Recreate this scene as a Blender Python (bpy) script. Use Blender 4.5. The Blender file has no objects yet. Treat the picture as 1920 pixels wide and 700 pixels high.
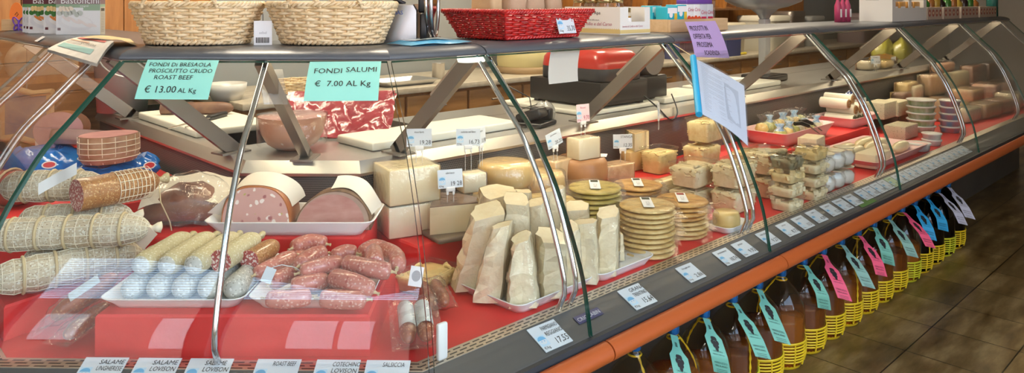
import bpy, math, random
from mathutils import Vector, Matrix, Euler
R = random.Random(7)
SC = bpy.context.scene
COL = SC.collection
PI = math.pi
# ---------------------------------------------------------------- camera frame
FPX, HE, HZ = 1410.0, 1.40, 3.0          # focal length in px of a 1920 wide frame, eye height, horizon row
FW = (0.6921, 0.7218)                    # viewing direction in the counter's own u, v axes
RT = (0.7218, -0.6921)
RC = math.atan2(-0.6921, 0.7218)         # turn for things that face the viewer
CH = -PI / 4                             # turn for things along the chamfered corner
LF = -PI / 2                             # turn for things along the left run

def F(r, Z, z=0.0):
    return Vector((RT[0]*r + FW[0]*Z, RT[1]*r + FW[1]*Z, z))
def Wd(px, py, Z):
    return F((px-960)/FPX*Z, Z, HE - (py-HZ)/FPX*Z)
def W(px, py, z):
    Z = FPX*(HE-z)/(py-HZ)
    return F((px-960)/FPX*Z, Z, z)
def Wv(px, v, z):
    r = (px-960)/FPX
    u = v*(RT[0]*r + FW[0])/(RT[0] - FW[0]*r)
    return Vector((u, v, z))
def dep(p):
    return FW[0]*p[0] + FW[1]*p[1]
# ---------------------------------------------------------------- node materials
MATS = {}
def rgb(c):
    return (c[0], c[1], c[2], 1.0)
def new_mat(name):
    m = bpy.data.materials.new(name); m.use_nodes = True
    nt = m.node_tree; nt.nodes.clear()
    out = nt.nodes.new('ShaderNodeOutputMaterial')
    return m, nt, out
def coords(nt, kind='Object'):
    return nt.nodes.new('ShaderNodeTexCoord').outputs[kind]
def noise(nt, vec, scale, detail=4, rough=.55):
    n = nt.nodes.new('ShaderNodeTexNoise'); n.inputs['Scale'].default_value = scale
    n.inputs['Detail'].default_value = detail; n.inputs['Roughness'].default_value = rough
    nt.links.new(vec, n.inputs['Vector']); return n.outputs['Fac']
def ramp(nt, fac, stops):
    r = nt.nodes.new('ShaderNodeValToRGB'); e = r.color_ramp.elements
    while len(e) < len(stops): e.new(.5)
    for k, (p, c) in enumerate(stops):
        e[k].position = p; e[k].color = rgb(c)
    nt.links.new(fac, r.inputs['Fac']); return r.outputs['Color']
def mixc(nt, fac, a, b, mode='MIX'):
    m = nt.nodes.new('ShaderNodeMix'); m.data_type = 'RGBA'; m.blend_type = mode
    for s, v in ((m.inputs[0], fac), (m.inputs[6], a), (m.inputs[7], b)):
        if hasattr(v, 'is_linked'): nt.links.new(v, s)
        elif isinstance(v, (int, float)): s.default_value = v
        else: s.default_value = rgb(v)
    return m.outputs[2]
def bump(nt, h, strength=.3, dist=.002):
    b = nt.nodes.new('ShaderNodeBump'); b.inputs['Strength'].default_value = strength
    b.inputs['Distance'].default_value = dist
    nt.links.new(h, b.inputs['Height']); return b.outputs['Normal']
def scaled(nt, vec, s):
    m = nt.nodes.new('ShaderNodeMapping'); m.inputs['Scale'].default_value = s
    nt.links.new(vec, m.inputs['Vector']); return m.outputs['Vector']
def P(name, col, rough=.5, metal=0.0, var=0.0, vs=30.0, bmp=0.0, bs=60.0, bd=.002, col2=None, spec=None,
      coat=0.0, sss=0.0, stretch=None, lo=.35, hi=.65, kind='Object', trans=0.0):
    """a principled material with a noise-mixed colour and a noise bump"""
    if name in MATS: return MATS[name]
    m, nt, out = new_mat(name)
    b = nt.nodes.new('ShaderNodeBsdfPrincipled'); nt.links.new(b.outputs[0], out.inputs[0])
    b.inputs['Roughness'].default_value = rough; b.inputs['Metallic'].default_value = metal
    b.inputs['Base Color'].default_value = rgb(col)
    if spec is not None: b.inputs['Specular IOR Level'].default_value = spec
    if coat: b.inputs['Coat Weight'].default_value = coat; b.inputs['Coat Roughness'].default_value = .12
    if sss:
        b.inputs['Subsurface Weight'].default_value = sss; b.inputs['Subsurface Radius'].default_value = (.01, .006, .004)
        b.inputs['Subsurface Scale'].default_value = 1.0
    if trans: b.inputs['Transmission Weight'].default_value = trans
    v = None
    if var or col2 or bmp:
        v = coords(nt, kind)
        if stretch: v = scaled(nt, v, stretch)
    if var or col2:
        c2 = col2 or tuple(max(0, x*(1-var)) for x in col)
        nt.links.new(ramp(nt, noise(nt, v, vs), [(lo, c2), (hi, col)]), b.inputs['Base Color'])
    if bmp:
        nt.links.new(bump(nt, noise(nt, v, bs), bmp, bd), b.inputs['Normal'])
    MATS[name] = m
    return m
def EM(name, col, s):
    m, nt, out = new_mat(name)
    e = nt.nodes.new('ShaderNodeEmission'); e.inputs[0].default_value = rgb(col); e.inputs[1].default_value = s
    nt.links.new(e.outputs[0], out.inputs[0]); MATS[name] = m; return m
def CLEAR(name, tint=(1, 1, 1), ior=1.45, rough=0.0, haze=0.0, hazecol=(1, 1, 1), bmp=0.0, bs=40.0, bd=.003, gain=1.0):
    """thin clear sheet: see-through plus Fresnel gloss, a little milky haze"""
    m, nt, out = new_mat(name)
    t = nt.nodes.new('ShaderNodeBsdfTransparent'); t.inputs[0].default_value = rgb(tint)
    g = nt.nodes.new('ShaderNodeBsdfGlossy'); g.inputs['Roughness'].default_value = rough
    fr = nt.nodes.new('ShaderNodeLayerWeight'); fr.inputs['Blend'].default_value = .5      # Schlick, the same from both sides
    mx = nt.nodes.new('ShaderNodeMixShader')
    f0 = ((ior-1)/(ior+1))**2*gain
    pw = nt.nodes.new('ShaderNodeMath'); pw.operation = 'POWER'; pw.inputs[1].default_value = 5
    nt.links.new(fr.outputs['Facing'], pw.inputs[0])
    ma = nt.nodes.new('ShaderNodeMath'); ma.operation = 'MULTIPLY_ADD'; ma.use_clamp = True
    ma.inputs[1].default_value = 1-f0; ma.inputs[2].default_value = f0
    nt.links.new(pw.outputs[0], ma.inputs[0]); fac = ma.outputs[0]
    nt.links.new(fac, mx.inputs[0]); nt.links.new(g.outputs[0], mx.inputs[2])
    base = t.outputs[0]
    if haze:
        d = nt.nodes.new('ShaderNodeBsdfDiffuse'); d.inputs[0].default_value = rgb(hazecol)
        h = nt.nodes.new('ShaderNodeMixShader'); h.inputs[0].default_value = haze
        nt.links.new(base, h.inputs[1]); nt.links.new(d.outputs[0], h.inputs[2]); base = h.outputs[0]
    nt.links.new(base, mx.inputs[1]); nt.links.new(mx.outputs[0], out.inputs[0])
    if bmp:
        n = bump(nt, noise(nt, coords(nt), bs, 3), bmp, bd)
        nt.links.new(n, g.inputs['Normal']); nt.links.new(n, fr.inputs['Normal'])
    MATS[name] = m; return m
# ---------------------------------------------------------------- mesh builder
class MB:
    def __init__(s):
        s.v = []; s.f = []; s.m = []; s.s = []; s.uv = []
    def add(s, vs, fs, mi=0, smooth=False, uvs=None, M=None):
        b = len(s.v)
        if M is not None: vs = [M @ Vector(p) for p in vs]
        s.v.extend([tuple(p) for p in vs])
        for k, f in enumerate(fs):
            s.f.append(tuple(b+i for i in f)); s.m.append(mi); s.s.append(smooth)
            s.uv.append(uvs[k] if uvs else None)
        return s
    def box(s, c, d, mi=0, M=None, top=None, bev=0.0):
        """box centred in x, y with its base at c.z; top=(sx,sy) scales the upper face; bev rounds the vertical edges"""
        x, y, z = c; a, b_, h = d[0]/2, d[1]/2, d[2]
        tx, ty = top or (1, 1)
        if bev <= 0:
            vs = [(x-a, y-b_, z), (x+a, y-b_, z), (x+a, y+b_, z), (x-a, y+b_, z),
                  (x-a*tx, y-b_*ty, z+h), (x+a*tx, y-b_*ty, z+h), (x+a*tx, y+b_*ty, z+h), (x-a*tx, y+b_*ty, z+h)]
            return s.add(vs, [(3, 2, 1, 0), (4, 5, 6, 7), (0, 1, 5, 4), (1, 2, 6, 5), (2, 3, 7, 6), (3, 0, 4, 7)], mi, False, None, M)
        e = min(bev, h*.45)
        rings = []
        for (k, zz, ins) in ((0, 0, e*.9), (1, e*.3, e*.25), (2, e, 0), (3, h-e, 0), (4, h-e*.3, e*.25), (5, h, e*.9)):
            f = zz/h
            A = a*(1+(tx-1)*f)-ins; B = b_*(1+(ty-1)*f)-ins
            rings.append([(x+p[0], y+p[1], z+zz) for p in rrect(2*A, 2*B, bev, 3)])
        return s.loft(rings, mi, True, M=M)
    def loft(s, rings, mi=0, smooth=True, closed=True, caps=True, M=None, capmi=None, uvs=False):
        n = len(rings[0]); vs = [p for r in rings for p in r]; fs = []; uv = [] if uvs else None
        for i in range(len(rings)-1):
            for j in range(n if closed else n-1):
                k = (j+1) % n
                fs.append((i*n+j, i*n+k, (i+1)*n+k, (i+1)*n+j))
                if uvs: uv.append([(j/n, i), ((j+1)/n, i), ((j+1)/n, i+1), (j/n, i+1)])
        s.add(vs, fs, mi, smooth, uv, M)
        if caps and closed:
            cm = mi if capmi is None else capmi
            s.add(rings[0], [tuple(range(n-1, -1, -1))], cm, False, None, M)
            s.add(rings[-1], [tuple(range(n))], cm, False, None, M)
        return s
    def lathe(s, prof, seg=24, mi=0, smooth=True, M=None, sx=1.0, sy=1.0, caps=True, wob=0.0, rnd=None):
        rings = []
        ph = [(rnd or R).uniform(0, 6.28) for _ in range(3)]
        for (r, z) in prof:
            rings.append([(r*sx*math.cos(a)*(1+wob*(math.sin(2*a+ph[0])+.6*math.sin(3*a+ph[1])+.4*math.sin(5*a+ph[2]))),
                           r*sy*math.sin(a)*(1+wob*(math.sin(2*a+ph[0])+.6*math.sin(3*a+ph[1])+.4*math.sin(5*a+ph[2]))), z)
                          for a in [2*PI*k/seg for k in range(seg)]])
        return s.loft(rings, mi, smooth, caps=caps, M=M)
    def tube(s, pts, r, sides=8, mi=0, closed=False, M=None, caps=True, smooth=True):
        pts = [Vector(p) for p in pts]; n = len(pts); rings = []
        rr = r if isinstance(r, (list, tuple)) else [r]*n
        up = None
        for i in range(n):
            a = pts[(i-1) % n] if (closed or i > 0) else pts[i]
            b = pts[(i+1) % n] if (closed or i < n-1) else pts[i]
            t = (b-a).normalized()
            if up is None:
                up = Vector((0, 0, 1)) if abs(t.z) < .9 else Vector((1, 0, 0))
            x = t.cross(up); x = x.normalized() if x.length > 1e-6 else t.orthogonal().normalized()
            y = x.cross(t).normalized(); up = y
            rings.append([pts[i] + x*(rr[i]*math.cos(2*PI*k/sides)) + y*(rr[i]*math.sin(2*PI*k/sides)) for k in range(sides)])
        if closed:
            rings.append(rings[0])
            return s.loft(rings, mi, smooth, caps=False, M=M)
        return s.loft(rings, mi, smooth, caps=caps, M=M)
    def sheet(s, fn, nu, nv, mi=0, smooth=True, M=None):
        vs = [fn(i/nu, j/nv) for j in range(nv+1) for i in range(nu+1)]
        fs = [(j*(nu+1)+i, j*(nu+1)+i+1, (j+1)*(nu+1)+i+1, (j+1)*(nu+1)+i) for j in range(nv) for i in range(nu)]
        uv = [[(i/nu, j/nv), ((i+1)/nu, j/nv), ((i+1)/nu, (j+1)/nv), (i/nu, (j+1)/nv)] for j in range(nv) for i in range(nu)]
        return s.add(vs, fs, mi, smooth, uv, M)
    def poly(s, pts, mi=0, M=None):
        return s.add(pts, [tuple(range(len(pts)))], mi, False, None, M)
    def prism(s, pts, z0, z1, mi=0, M=None):
        n = len(pts)
        return s.loft([[(p[0], p[1], z0) for p in pts], [(p[0], p[1], z1) for p in pts]], mi, False, M=M)
    def text(s, txt, size, fn, mi=1, align='LEFT', shear=0.0, stretch=1.0):
        """lettering: fn maps (x, y) of the text plane to a point"""
        vs, fs = glyphs(txt)
        w = max([p[0] for p in vs] or [0])
        ox = {'LEFT': 0, 'CENTER': -w/2, 'RIGHT': -w}[align]
        return s.add([fn((p[0]+ox+shear*p[1])*size*stretch, p[1]*size) for p in vs], fs, mi)
    def build(s, name, mats, parent=None, loc=None, rot=0.0, solid=0.0, sub=0):
        me = bpy.data.meshes.new(name)
        me.from_pydata(s.v, [], s.f)
        for m in (mats if isinstance(mats, (list, tuple)) else [mats]): me.materials.append(m)
        me.polygons.foreach_set('material_index', s.m)
        me.polygons.foreach_set('use_smooth', s.s)
        if any(u is not None for u in s.uv):
            L = me.uv_layers.new(name='UVMap'); k = 0
            for p, u in zip(me.polygons, s.uv):
                for q in range(p.loop_total):
                    if u is not None: L.data[p.loop_start+q].uv = u[q]
        me.update()
        o = bpy.data.objects.new(name, me); COL.objects.link(o)
        if parent is not None: o.parent = parent
        if loc is not None: o.location = loc
        if rot:
            if isinstance(rot, (int, float)): o.rotation_euler = (0, 0, rot)
            else: o.rotation_euler = rot
        if solid:
            q = o.modifiers.new('thickness', 'SOLIDIFY'); q.thickness = solid
        if sub:
            q = o.modifiers.new('smooth', 'SUBSURF'); q.levels = sub; q.render_levels = sub
        return o
def rrect(w, d, r, n=4):
    r = min(r, w/2-1e-5, d/2-1e-5); pts = []
    for (cx, cy, a0) in ((w/2-r, d/2-r, 0), (-w/2+r, d/2-r, PI/2), (-w/2+r, -d/2+r, PI), (w/2-r, -d/2+r, 1.5*PI)):
        for k in range(n+1):
            a = a0 + PI/2*k/n
            pts.append((cx+r*math.cos(a), cy+r*math.sin(a)))
    return pts
_G = {}
def glyphs(txt):
    if txt in _G: return _G[txt]
    cu = bpy.data.curves.new('lettering', 'FONT'); cu.body = txt; cu.size = 1.0; cu.resolution_u = 2
    ob = bpy.data.objects.new('lettering', cu); COL.objects.link(ob)
    dg = bpy.context.evaluated_depsgraph_get()
    me = bpy.data.meshes.new_from_object(ob.evaluated_get(dg))
    r = ([tuple(v.co) for v in me.vertices], [tuple(p.vertices) for p in me.polygons])
    bpy.data.objects.remove(ob); bpy.data.curves.remove(cu); bpy.data.meshes.remove(me)
    _G[txt] = r; return r
def catmull(pts, n):
    P_ = [Vector(p) for p in pts]; out = []
    m = len(P_)-1
    for k in range(n+1):
        t = k/n*m; i = min(int(t), m-1); t -= i
        a, b, c, d = P_[max(i-1, 0)], P_[i], P_[i+1], P_[min(i+2, m)]
        out.append(.5*((2*b)+(c-a)*t+(2*a-5*b+4*c-d)*t*t+(3*b-a-3*c+d)*t*t*t))
    return out
def RZ(a, loc=(0, 0, 0)):
    return Matrix.Translation(Vector(loc)) @ Matrix.Rotation(a, 4, 'Z')
def TR(loc=(0, 0, 0), rx=0, ry=0, rz=0):
    return Matrix.Translation(Vector(loc)) @ Euler((rx, ry, rz)).to_matrix().to_4x4()
# ---------------------------------------------------------------- scene graph
def tag(o, label, cat, group=None, kind=None):
    o['label'] = label; o['category'] = cat
    if group: o['group'] = group
    if kind: o['kind'] = kind
    return o
def thing(name, label, cat, loc=(0, 0, 0), rot=0.0, group=None):
    o = bpy.data.objects.new(name, None); COL.objects.link(o); o.empty_display_size = .05
    o.location = loc
    o.rotation_euler = (0, 0, rot) if isinstance(rot, (int, float)) else rot
    return tag(o, label, cat, group)
def struct(o):
    o['kind'] = 'structure'; return o
def dup(root, loc, rot=None, label=None, group=None, data=None, scale=None):
    """copy a thing with its parts and sub-parts (mesh data shared)"""
    kids = [(root, None)]
    new = {}
    r = root.copy(); COL.objects.link(r); r.location = loc
    if rot is not None: r.rotation_euler = (0, 0, rot) if isinstance(rot, (int, float)) else rot
    if scale is not None: r.scale = (scale,)*3 if isinstance(scale, (int, float)) else scale
    if label: r['label'] = label
    if group: r['group'] = group
    for ch in list(KIDS.get(root.name, [])):
        c = ch.copy(); COL.objects.link(c); c.parent = r
        for g in list(KIDS.get(ch.name, [])):
            d = g.copy(); COL.objects.link(d); d.parent = c
    return r
class _Kids(dict):
    def get(self, name, d=None):
        return [o for o in bpy.data.objects if o.parent is not None and o.parent.name == name]
KIDS = _Kids()
ORD = ['first', 'second', 'third', 'fourth', 'fifth', 'sixth', 'seventh', 'eighth', 'ninth', 'tenth', 'eleventh',
       'twelfth', 'thirteenth', 'fourteenth', 'fifteenth', 'sixteenth', 'seventeenth', 'eighteenth', 'nineteenth', 'twentieth']
# ---------------------------------------------------------------- shared materials
def brickmat(name, c_slot, c_metal, bw, bh, mortar, metal=.8, rough=.35, scale=1.0, rot=0.0):
    m, nt, out = new_mat(name)
    b = nt.nodes.new('ShaderNodeBsdfPrincipled'); nt.links.new(b.outputs[0], out.inputs[0])
    t = nt.nodes.new('ShaderNodeTexBrick')
    t.inputs['Scale'].default_value = scale; t.inputs['Mortar Size'].default_value = mortar
    t.inputs['Brick Width'].default_value = bw; t.inputs['Row Height'].default_value = bh
    t.inputs['Mortar Smooth'].default_value = 0.0
    t.inputs['Color1'].default_value = rgb(c_slot); t.inputs['Color2'].default_value = rgb(c_slot)
    t.inputs['Mortar'].default_value = rgb(c_metal)
    nt.links.new(coords(nt, 'UV'), t.inputs['Vector'])
    nt.links.new(t.outputs['Color'], b.inputs['Base Color'])
    mm = nt.nodes.new('ShaderNodeMath'); mm.operation = 'MULTIPLY'; mm.inputs[1].default_value = metal
    nt.links.new(t.outputs['Fac'], mm.inputs[0]); nt.links.new(mm.outputs[0], b.inputs['Metallic'])
    b.inputs['Roughness'].default_value = rough
    MATS[name] = m; return m
STEEL = P('brushed steel', (.62, .60, .57), .32, .9, bmp=.05, bs=90, stretch=(1, 1, 12))
STEELD = P('dull steel', (.30, .275, .25), .40, .85, bmp=.05, bs=60)
CHROME = P('chrome', (.75, .76, .78), .14, 1.0)
RAILM = P('dark grey rail', (.115, .128, .145), .33, .25, bmp=.03, bs=200)
PANELM = P('grey front panel', (.085, .088, .092), .42, .2, bmp=.04, bs=120)
BLACK = P('black plastic', (.012, .012, .014), .35)
RUBBER = P('black rubber', (.018, .02, .024), .55)
ORANGE = P('orange bumper', (.40, .088, .018), .42, bmp=.03, bs=100)
PLINTH = P('plinth brown grey', (.075, .068, .06), .6, var=.2, vs=4)
CLOTH = P('red paper cloth', (.72, .030, .030), .55, bmp=.25, bs=14, bd=.006, var=.12, vs=9)
WHITE = P('white plastic', (.82, .82, .80), .35)
FOAM = P('foam tray', (.86, .86, .85), .5, bmp=.03, bs=300)
PINKT = P('pink tray plastic', (.86, .55, .54), .4, sss=.0)
BOARD = P('cutting board', (.86, .85, .74), .45, bmp=.04, bs=150, var=.04, vs=12)
PAPER = P('white paper', (.86, .87, .88), .7)
INK = P('black ink', (.01, .01, .012), .6)
BLUEP = P('pale blue print', (.16, .42, .68), .6)
CARDW = P('price card', (.66, .71, .76), .45)
GLASS = CLEAR('display glass', (.965, .985, .978), 1.5)
GEDGE = P('green glass edge', (.010, .085, .060), .12, spec=.8)
WOOD = P('pine wood', (.48, .215, .055), .45, col2=(.33, .13, .03), vs=5, stretch=(7, 7, .9), bmp=.05, bs=30, lo=.3, hi=.7)
WOODH = P('pine wood boards', (.52, .27, .085), .45, col2=(.38, .17, .045), vs=5, stretch=(1, 7, 9), bmp=.05, bs=30, lo=.3, hi=.7)
WOODL = P('pale raw wood', (.70, .50, .29), .6, col2=(.60, .40, .21), vs=6, stretch=(1, 8, 10), lo=.3, hi=.7)
WOODD = P('dark brown wood', (.22, .10, .035), .5, col2=(.13, .055, .02), vs=5, stretch=(1, 7, 9))
MARBLE = P('counter stone', (.62, .55, .44), .35, col2=(.48, .41, .31), vs=22, lo=.35, hi=.7)
PERF = brickmat('perforated steel', (.008, .008, .008), (.17, .16, .15), .0085, .0072, .0019, metal=.35, rough=.5)
GRILLE = brickmat('slotted grille', (.015, .013, .012), (.66, .58, .47), .030, .0135, .0042)
FILM = CLEAR('cling film', (1, 1, 1), 1.45, .09, .02, (.95, .95, .95), .7, 45, .006, 2.2)
BAG = CLEAR('plastic bag', (1, 1, 1), 1.45, .14, .022, (.95, .94, .92), .8, 34, .006, 1.2)
TUB = CLEAR('clear tub', (.985, .985, .98), 1.48, .06, .015, (.95, .94, .9), .1, 60, .002, 1.3)
# ---------------------------------------------------------------- the room
def tile_floor():
    m, nt, out = new_mat('brown floor tiles')
    b = nt.nodes.new('ShaderNodeBsdfPrincipled'); nt.links.new(b.outputs[0], out.inputs[0])
    oc = coords(nt)
    t = nt.nodes.new('ShaderNodeTexBrick'); t.offset = 0.0
    mp = nt.nodes.new('ShaderNodeMapping'); mp.inputs['Location'].default_value = (-.05, -.132, 0)
    nt.links.new(oc, mp.inputs['Vector']); nt.links.new(mp.outputs['Vector'], t.inputs['Vector'])
    for k, v in (('Scale', 1.0), ('Mortar Size', .0028), ('Mortar Smooth', .2), ('Brick Width', .3175), ('Row Height', .3175), ('Bias', 0)):
        t.inputs[k].default_value = v
    t.inputs['Color1'].default_value = rgb((.62, .62, .62)); t.inputs['Color2'].default_value = rgb((1, 1, 1))
    t.inputs['Mortar'].default_value = rgb((.06, .06, .06))
    cl = ramp(nt, noise(nt, scaled(nt, oc, (1.0, 3.6, 1)), 3.3, 6, .62), [(.30, (.085, .046, .012)), (.5, (.20, .128, .045)), (.72, (.40, .285, .125))])
    nt.links.new(mixc(nt, 1.0, cl, t.outputs['Color'], 'MULTIPLY'), b.inputs['Base Color'])
    b.inputs['Roughness'].default_value = .3
    nt.links.new(bump(nt, t.outputs['Fac'], -.25, .002), b.inputs['Normal'])
    return m
U0, U1, V0, V1, HC = -3.6, 12.0, -1.5, 4.35, 3.0
WALLM = P('plaster', (.62, .60, .54), .8, var=.06, vs=3)
WALLG = P('grey wall panel', (.30, .32, .32), .5, var=.06, vs=3)
def sbox(name, lo, hi, mat):
    c = ((lo[0]+hi[0])/2, (lo[1]+hi[1])/2, lo[2])
    return struct(MB().box(c, (hi[0]-lo[0], hi[1]-lo[1], hi[2]-lo[2])).build(name, mat))
sbox('floor', (U0-.2, V0-.2, -.1), (U1+.2, V1+.2, 0), tile_floor())
sbox('ceiling', (U0-.2, V0-.2, HC), (U1+.2, V1+.2, HC+.1), WALLM)
sbox('wall_back', (U0-.2, V1, 0), (U1+.2, V1+.2, HC), WALLG)
sbox('wall_right', (U1, V0, 0), (U1+.2, V1, HC), WALLM)
def pierced(name, axis, pos, a0, a1, op, n):
    mb = MB(); fr = MB()
    def bx(m, b0, b1, za, zb, w=.2):
        if b1-b0 < .001: return
        if axis == 'u': m.box((pos-.1, (b0+b1)/2, za), (w, b1-b0, zb-za))
        else: m.box(((b0+b1)/2, pos-.1, za), (b1-b0, w, zb-za))
    b0, b1, z0, z1 = op
    bx(mb, a0, b0, 0, HC); bx(mb, b1, a1, 0, HC); bx(mb, b0, b1, 0, z0); bx(mb, b0, b1, z1, HC)
    m = (b0+b1)/2
    for q in ((b0, b0+.05, z0, z1), (b1-.05, b1, z0, z1), (m-.025, m+.025, z0+.05, z1-.05), (b0+.05, b1-.05, z0, z0+.05), (b0+.05, b1-.05, z1-.05, z1)): bx(fr, *q, w=.06)
    struct(mb.build(name, WALLM)); struct(fr.build('window_%d' % n, P('window frame grey', (.35, .36, .36), .4)))
sbox('wall_left', (U0-.2, 1.24, 0), (U0, V1, HC), WALLM)
pierced('wall_front', 'v', V0, -.75, U1, (-.60, 2.9, .3, 2.9), 4)
# the glazed corner front behind the viewer
MF = RZ(RC); FD, WZ0, WZ1 = -1.62, .35, 2.80
wb = MB(); OP = [(-3.45, -2.15), (-2.02, -.72), (-.59, .36)]
for (x0, x1, z0, z1) in [(-3.70, -3.45, 0, HC), (-2.15, -2.02, 0, HC), (-.72, -.59, 0, HC), (.36, .62, 0, HC)]+[(p[0], p[1], 0, WZ0) for p in OP]+[(p[0], p[1], WZ1, HC) for p in OP]:
    wb.box(((x0+x1)/2, FD-.1, z0), (x1-x0, .2, z1-z0), 0, MF)
struct(wb.build('wall_corner', WALLM))
for k, (x0, x1) in enumerate(OP):
    fr = MB()
    for (p, q, za, zb) in ((x0, x0+.05, WZ0, WZ1), (x1-.05, x1, WZ0, WZ1), (x0+.05, x1-.05, WZ0, WZ0+.05), (x0+.05, x1-.05, WZ1-.05, WZ1)):
        fr.box(((p+q)/2, FD-.1, za), (q-p, .06, zb-za), 0, MF)
    for j in range(62): fr.box(((x0+x1)/2, FD-.15, WZ0+.06+.0385*j), (x1-x0-.1, .004, .007), 0, MF)      # roller grille
    struct(fr.build('window_%d' % (k+1), P('window frame grey', (.35, .36, .36), .4)))
# street outside the shop windows
PAVE = P('pavement', (.30, .295, .28), .85, var=.2, vs=2)
struct(MB().box((-2, FD-6.3, -.12), (24, 12.1, .10), 0, MF).build('trim_1', PAVE))
fa = MB().box((-2, FD-7.2, -.02), (26, .3, 4.75), 0, MF)
for (x0, x1, z0, z1) in ((-7.7, -7.0, 1.3, 3.6), (-5.8, -4.95, .7, 3.3), (-3.75, -3.06, .8, 3.2), (-2.98, -2.5, .8, 3.2), (-.9, .1, .4, 2.6), (1.5, 2.6, .4, 2.6)):
    fa.box(((x0+x1)/2, FD-7.03, z0), (x1-x0, .06, z1-z0), 1, MF)
struct(fa.build('trim_2', [P('house front', (.20, .13, .11), .8, var=.2, vs=1), P('white shutters', (.82, .82, .80), .6)]))
# pine cladding, slatted shelf and posts at the back of the staff area
cl = MB()
for k in range(14):
    cl.box((-.35+.155*k, V1-.02, 1.22), (.150, .035, 1.4))
struct(cl.build('trim_3', WOOD))
struct(MB().box((.66, V1-.025, 0), (2.1, .045, 1.20)).box((.66, V1-.035, 1.18), (2.1, .065, .035)).build('trim_5', P('unlit dark panel', (.085, .045, .022), .5, col2=(.055, .028, .013), vs=5, stretch=(7, 7, .9))))  # added panel, its dark colour stands in for unlit furniture behind the left glass
cl = MB()
for k in range(16):
    cl.box((4.6+.30*k, V1-.02, .9), (.29, .035, 1.8))
struct(cl.build('trim_4', WOOD))
# ---------------------------------------------------------------- the display counter
C1 = (1.16, 1.685); C2 = (.6435, 2.2015); UEND = 7.47; VEND = 4.0; TG = .41421
def path(t, u1=UEND, v1=VEND):
    return [Vector((C2[0]+t, v1, 0)), Vector((C2[0]+t, C2[1]+TG*t, 0)), Vector((C1[0]+TG*t, C1[1]+t, 0)), Vector((u1, C1[1]+t, 0))]
def sweep(mb, prof, mi=0, segs=(0, 1, 2), closed=True, smooth=False, u1=UEND, v1=VEND, caps=True):
    n = len(prof)
    pp = [path(t, u1, v1) for t, _ in prof]
    ref = path(0, u1, v1); s = [0]
    for k in range(3): s.append(s[-1]+(ref[k+1]-ref[k]).length)
    d = [0]
    for k in range(1, n): d.append(d[-1]+math.dist(prof[k], prof[k-1]))
    for g in segs:
        vs = [(pp[i][g+e].x, pp[i][g+e].y, prof[i][1]) for i in range(n) for e in (0, 1)]
        fs = []; uv = []
        for i in range(n if closed else n-1):
            j = (i+1) % n
            fs.append((2*i, 2*i+1, 2*j+1, 2*j)); dj = d[j] if j else d[-1]+math.dist(prof[0], prof[-1])
            uv.append([(s[g], d[i]), (s[g+1], d[i]), (s[g+1], dj), (s[g], dj)])
        mb.add(vs, fs, mi, smooth, uv)
        if closed and caps:
            if g == segs[0]: mb.add(vs[0::2], [tuple(range(n))], mi)
            if g == segs[-1]: mb.add(vs[1::2], [tuple(range(n-1, -1, -1))], mi)
    return mb
GP = [(0.0, 1.24), (-.126, 1.113), (-.202, 1.038), (-.254, .963), (-.294, .897), (-.346, .785), (-.389, .668), (-.416, .524)]
GC = [(p.x, p.y) for p in catmull([(a, b, 0) for a, b in GP], 28)]
def gt(z):
    """offset of the glass at height z"""
    for (a, b) in zip(GC, GC[1:]):
        if b[1] <= z <= a[1]:
            k = (z-b[1])/(a[1]-b[1]+1e-9); return b[0]+(a[0]-b[0])*k
    return 0.0 if z > 1.24 else -.416
def onglass(px, py, off=.006, side=2):
    """the point of the glass behind a pixel, a little outside the pane"""
    def g(Z):
        p = Wd(px, py, Z)
        t = p.y-C1[1] if side == 2 else (p.x+p.y-C1[0]-C1[1])/math.sqrt(2) if side == 1 else p.x-C2[0]
        return t-gt(p.z)+off
    a, b = .8, 6.0
    for _ in range(60):
        m = (a+b)/2
        if g(m) < 0: a = m
        else: b = m
    return Wd(px, py, a)
DZ = .560                                # the cold deck
cnt = thing('display_counter', 'long glass-fronted refrigerated food counter with chamfered corner and orange bumper rail', 'counter', (2.5, 2.3, 0))
LOC = Vector((2.5, 2.3, 0))
def part(mb, name, mat, parent=None, solid=0.0):
    o = mb.build(name, mat, parent or cnt, solid=solid)
    if parent is None or parent is cnt: o.location = -LOC
    return o
part(sweep(MB(), [(-.07, 0.0), (-.07, .47), (-.36, .49), (-.36, .52), (.45, .52), (.45, .0)]), 'plinth', PLINTH)
part(sweep(MB(), [(-.435, .478), (-.425, .525), (-.35, .525), (-.35, .478)]), 'rubber_strip', RUBBER)
br = []
for k in range(13):
    a = PI/2 + PI*k/12
    br.append((-.435+.034*math.cos(a), .4865+.0275*math.sin(a)))
def jointed(mb, prof, cuts, mi=0, smooth=True, gap=.0025):
    """the long run cut into lengths with hairline joints"""
    sweep(mb, prof, mi, (0, 1), True, smooth)
    a = None
    for c in cuts:
        seg = [(p[0], p[1]) for p in prof]
        x0 = a
        vs = []; fs = []; n = len(seg)
        for (t, z) in seg:
            s0 = path(t)[2].x if x0 is None else x0+gap
            vs += [(s0, C1[1]+t, z), (c-gap, C1[1]+t, z)]
        for i in range(n):
            j = (i+1) % n; fs.append((2*i, 2*i+1, 2*j+1, 2*j))
        mb.add(vs, fs, mi, smooth)
        mb.add(vs[0::2], [tuple(range(n))], mi); mb.add(vs[1::2], [tuple(range(n-1, -1, -1))], mi)
        a = c
    return mb
SEAMS = [1.505, 2.47, 3.72, 4.97, 6.22]
part(jointed(MB(), br, [1.535, 2.49, UEND]), 'bumper_rail', ORANGE)
part(sweep(MB(), [(-.418, .515), (-.410, .526), (-.325, .5655), (-.318, .5655), (-.318, .515)]), 'front_panel', PANELM)
part(sweep(MB(), [(-.325, .5675), (-.280, .5675), (-.280, .5655), (-.325, .5655)]), 'air_grille', [GRILLE])
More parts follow.
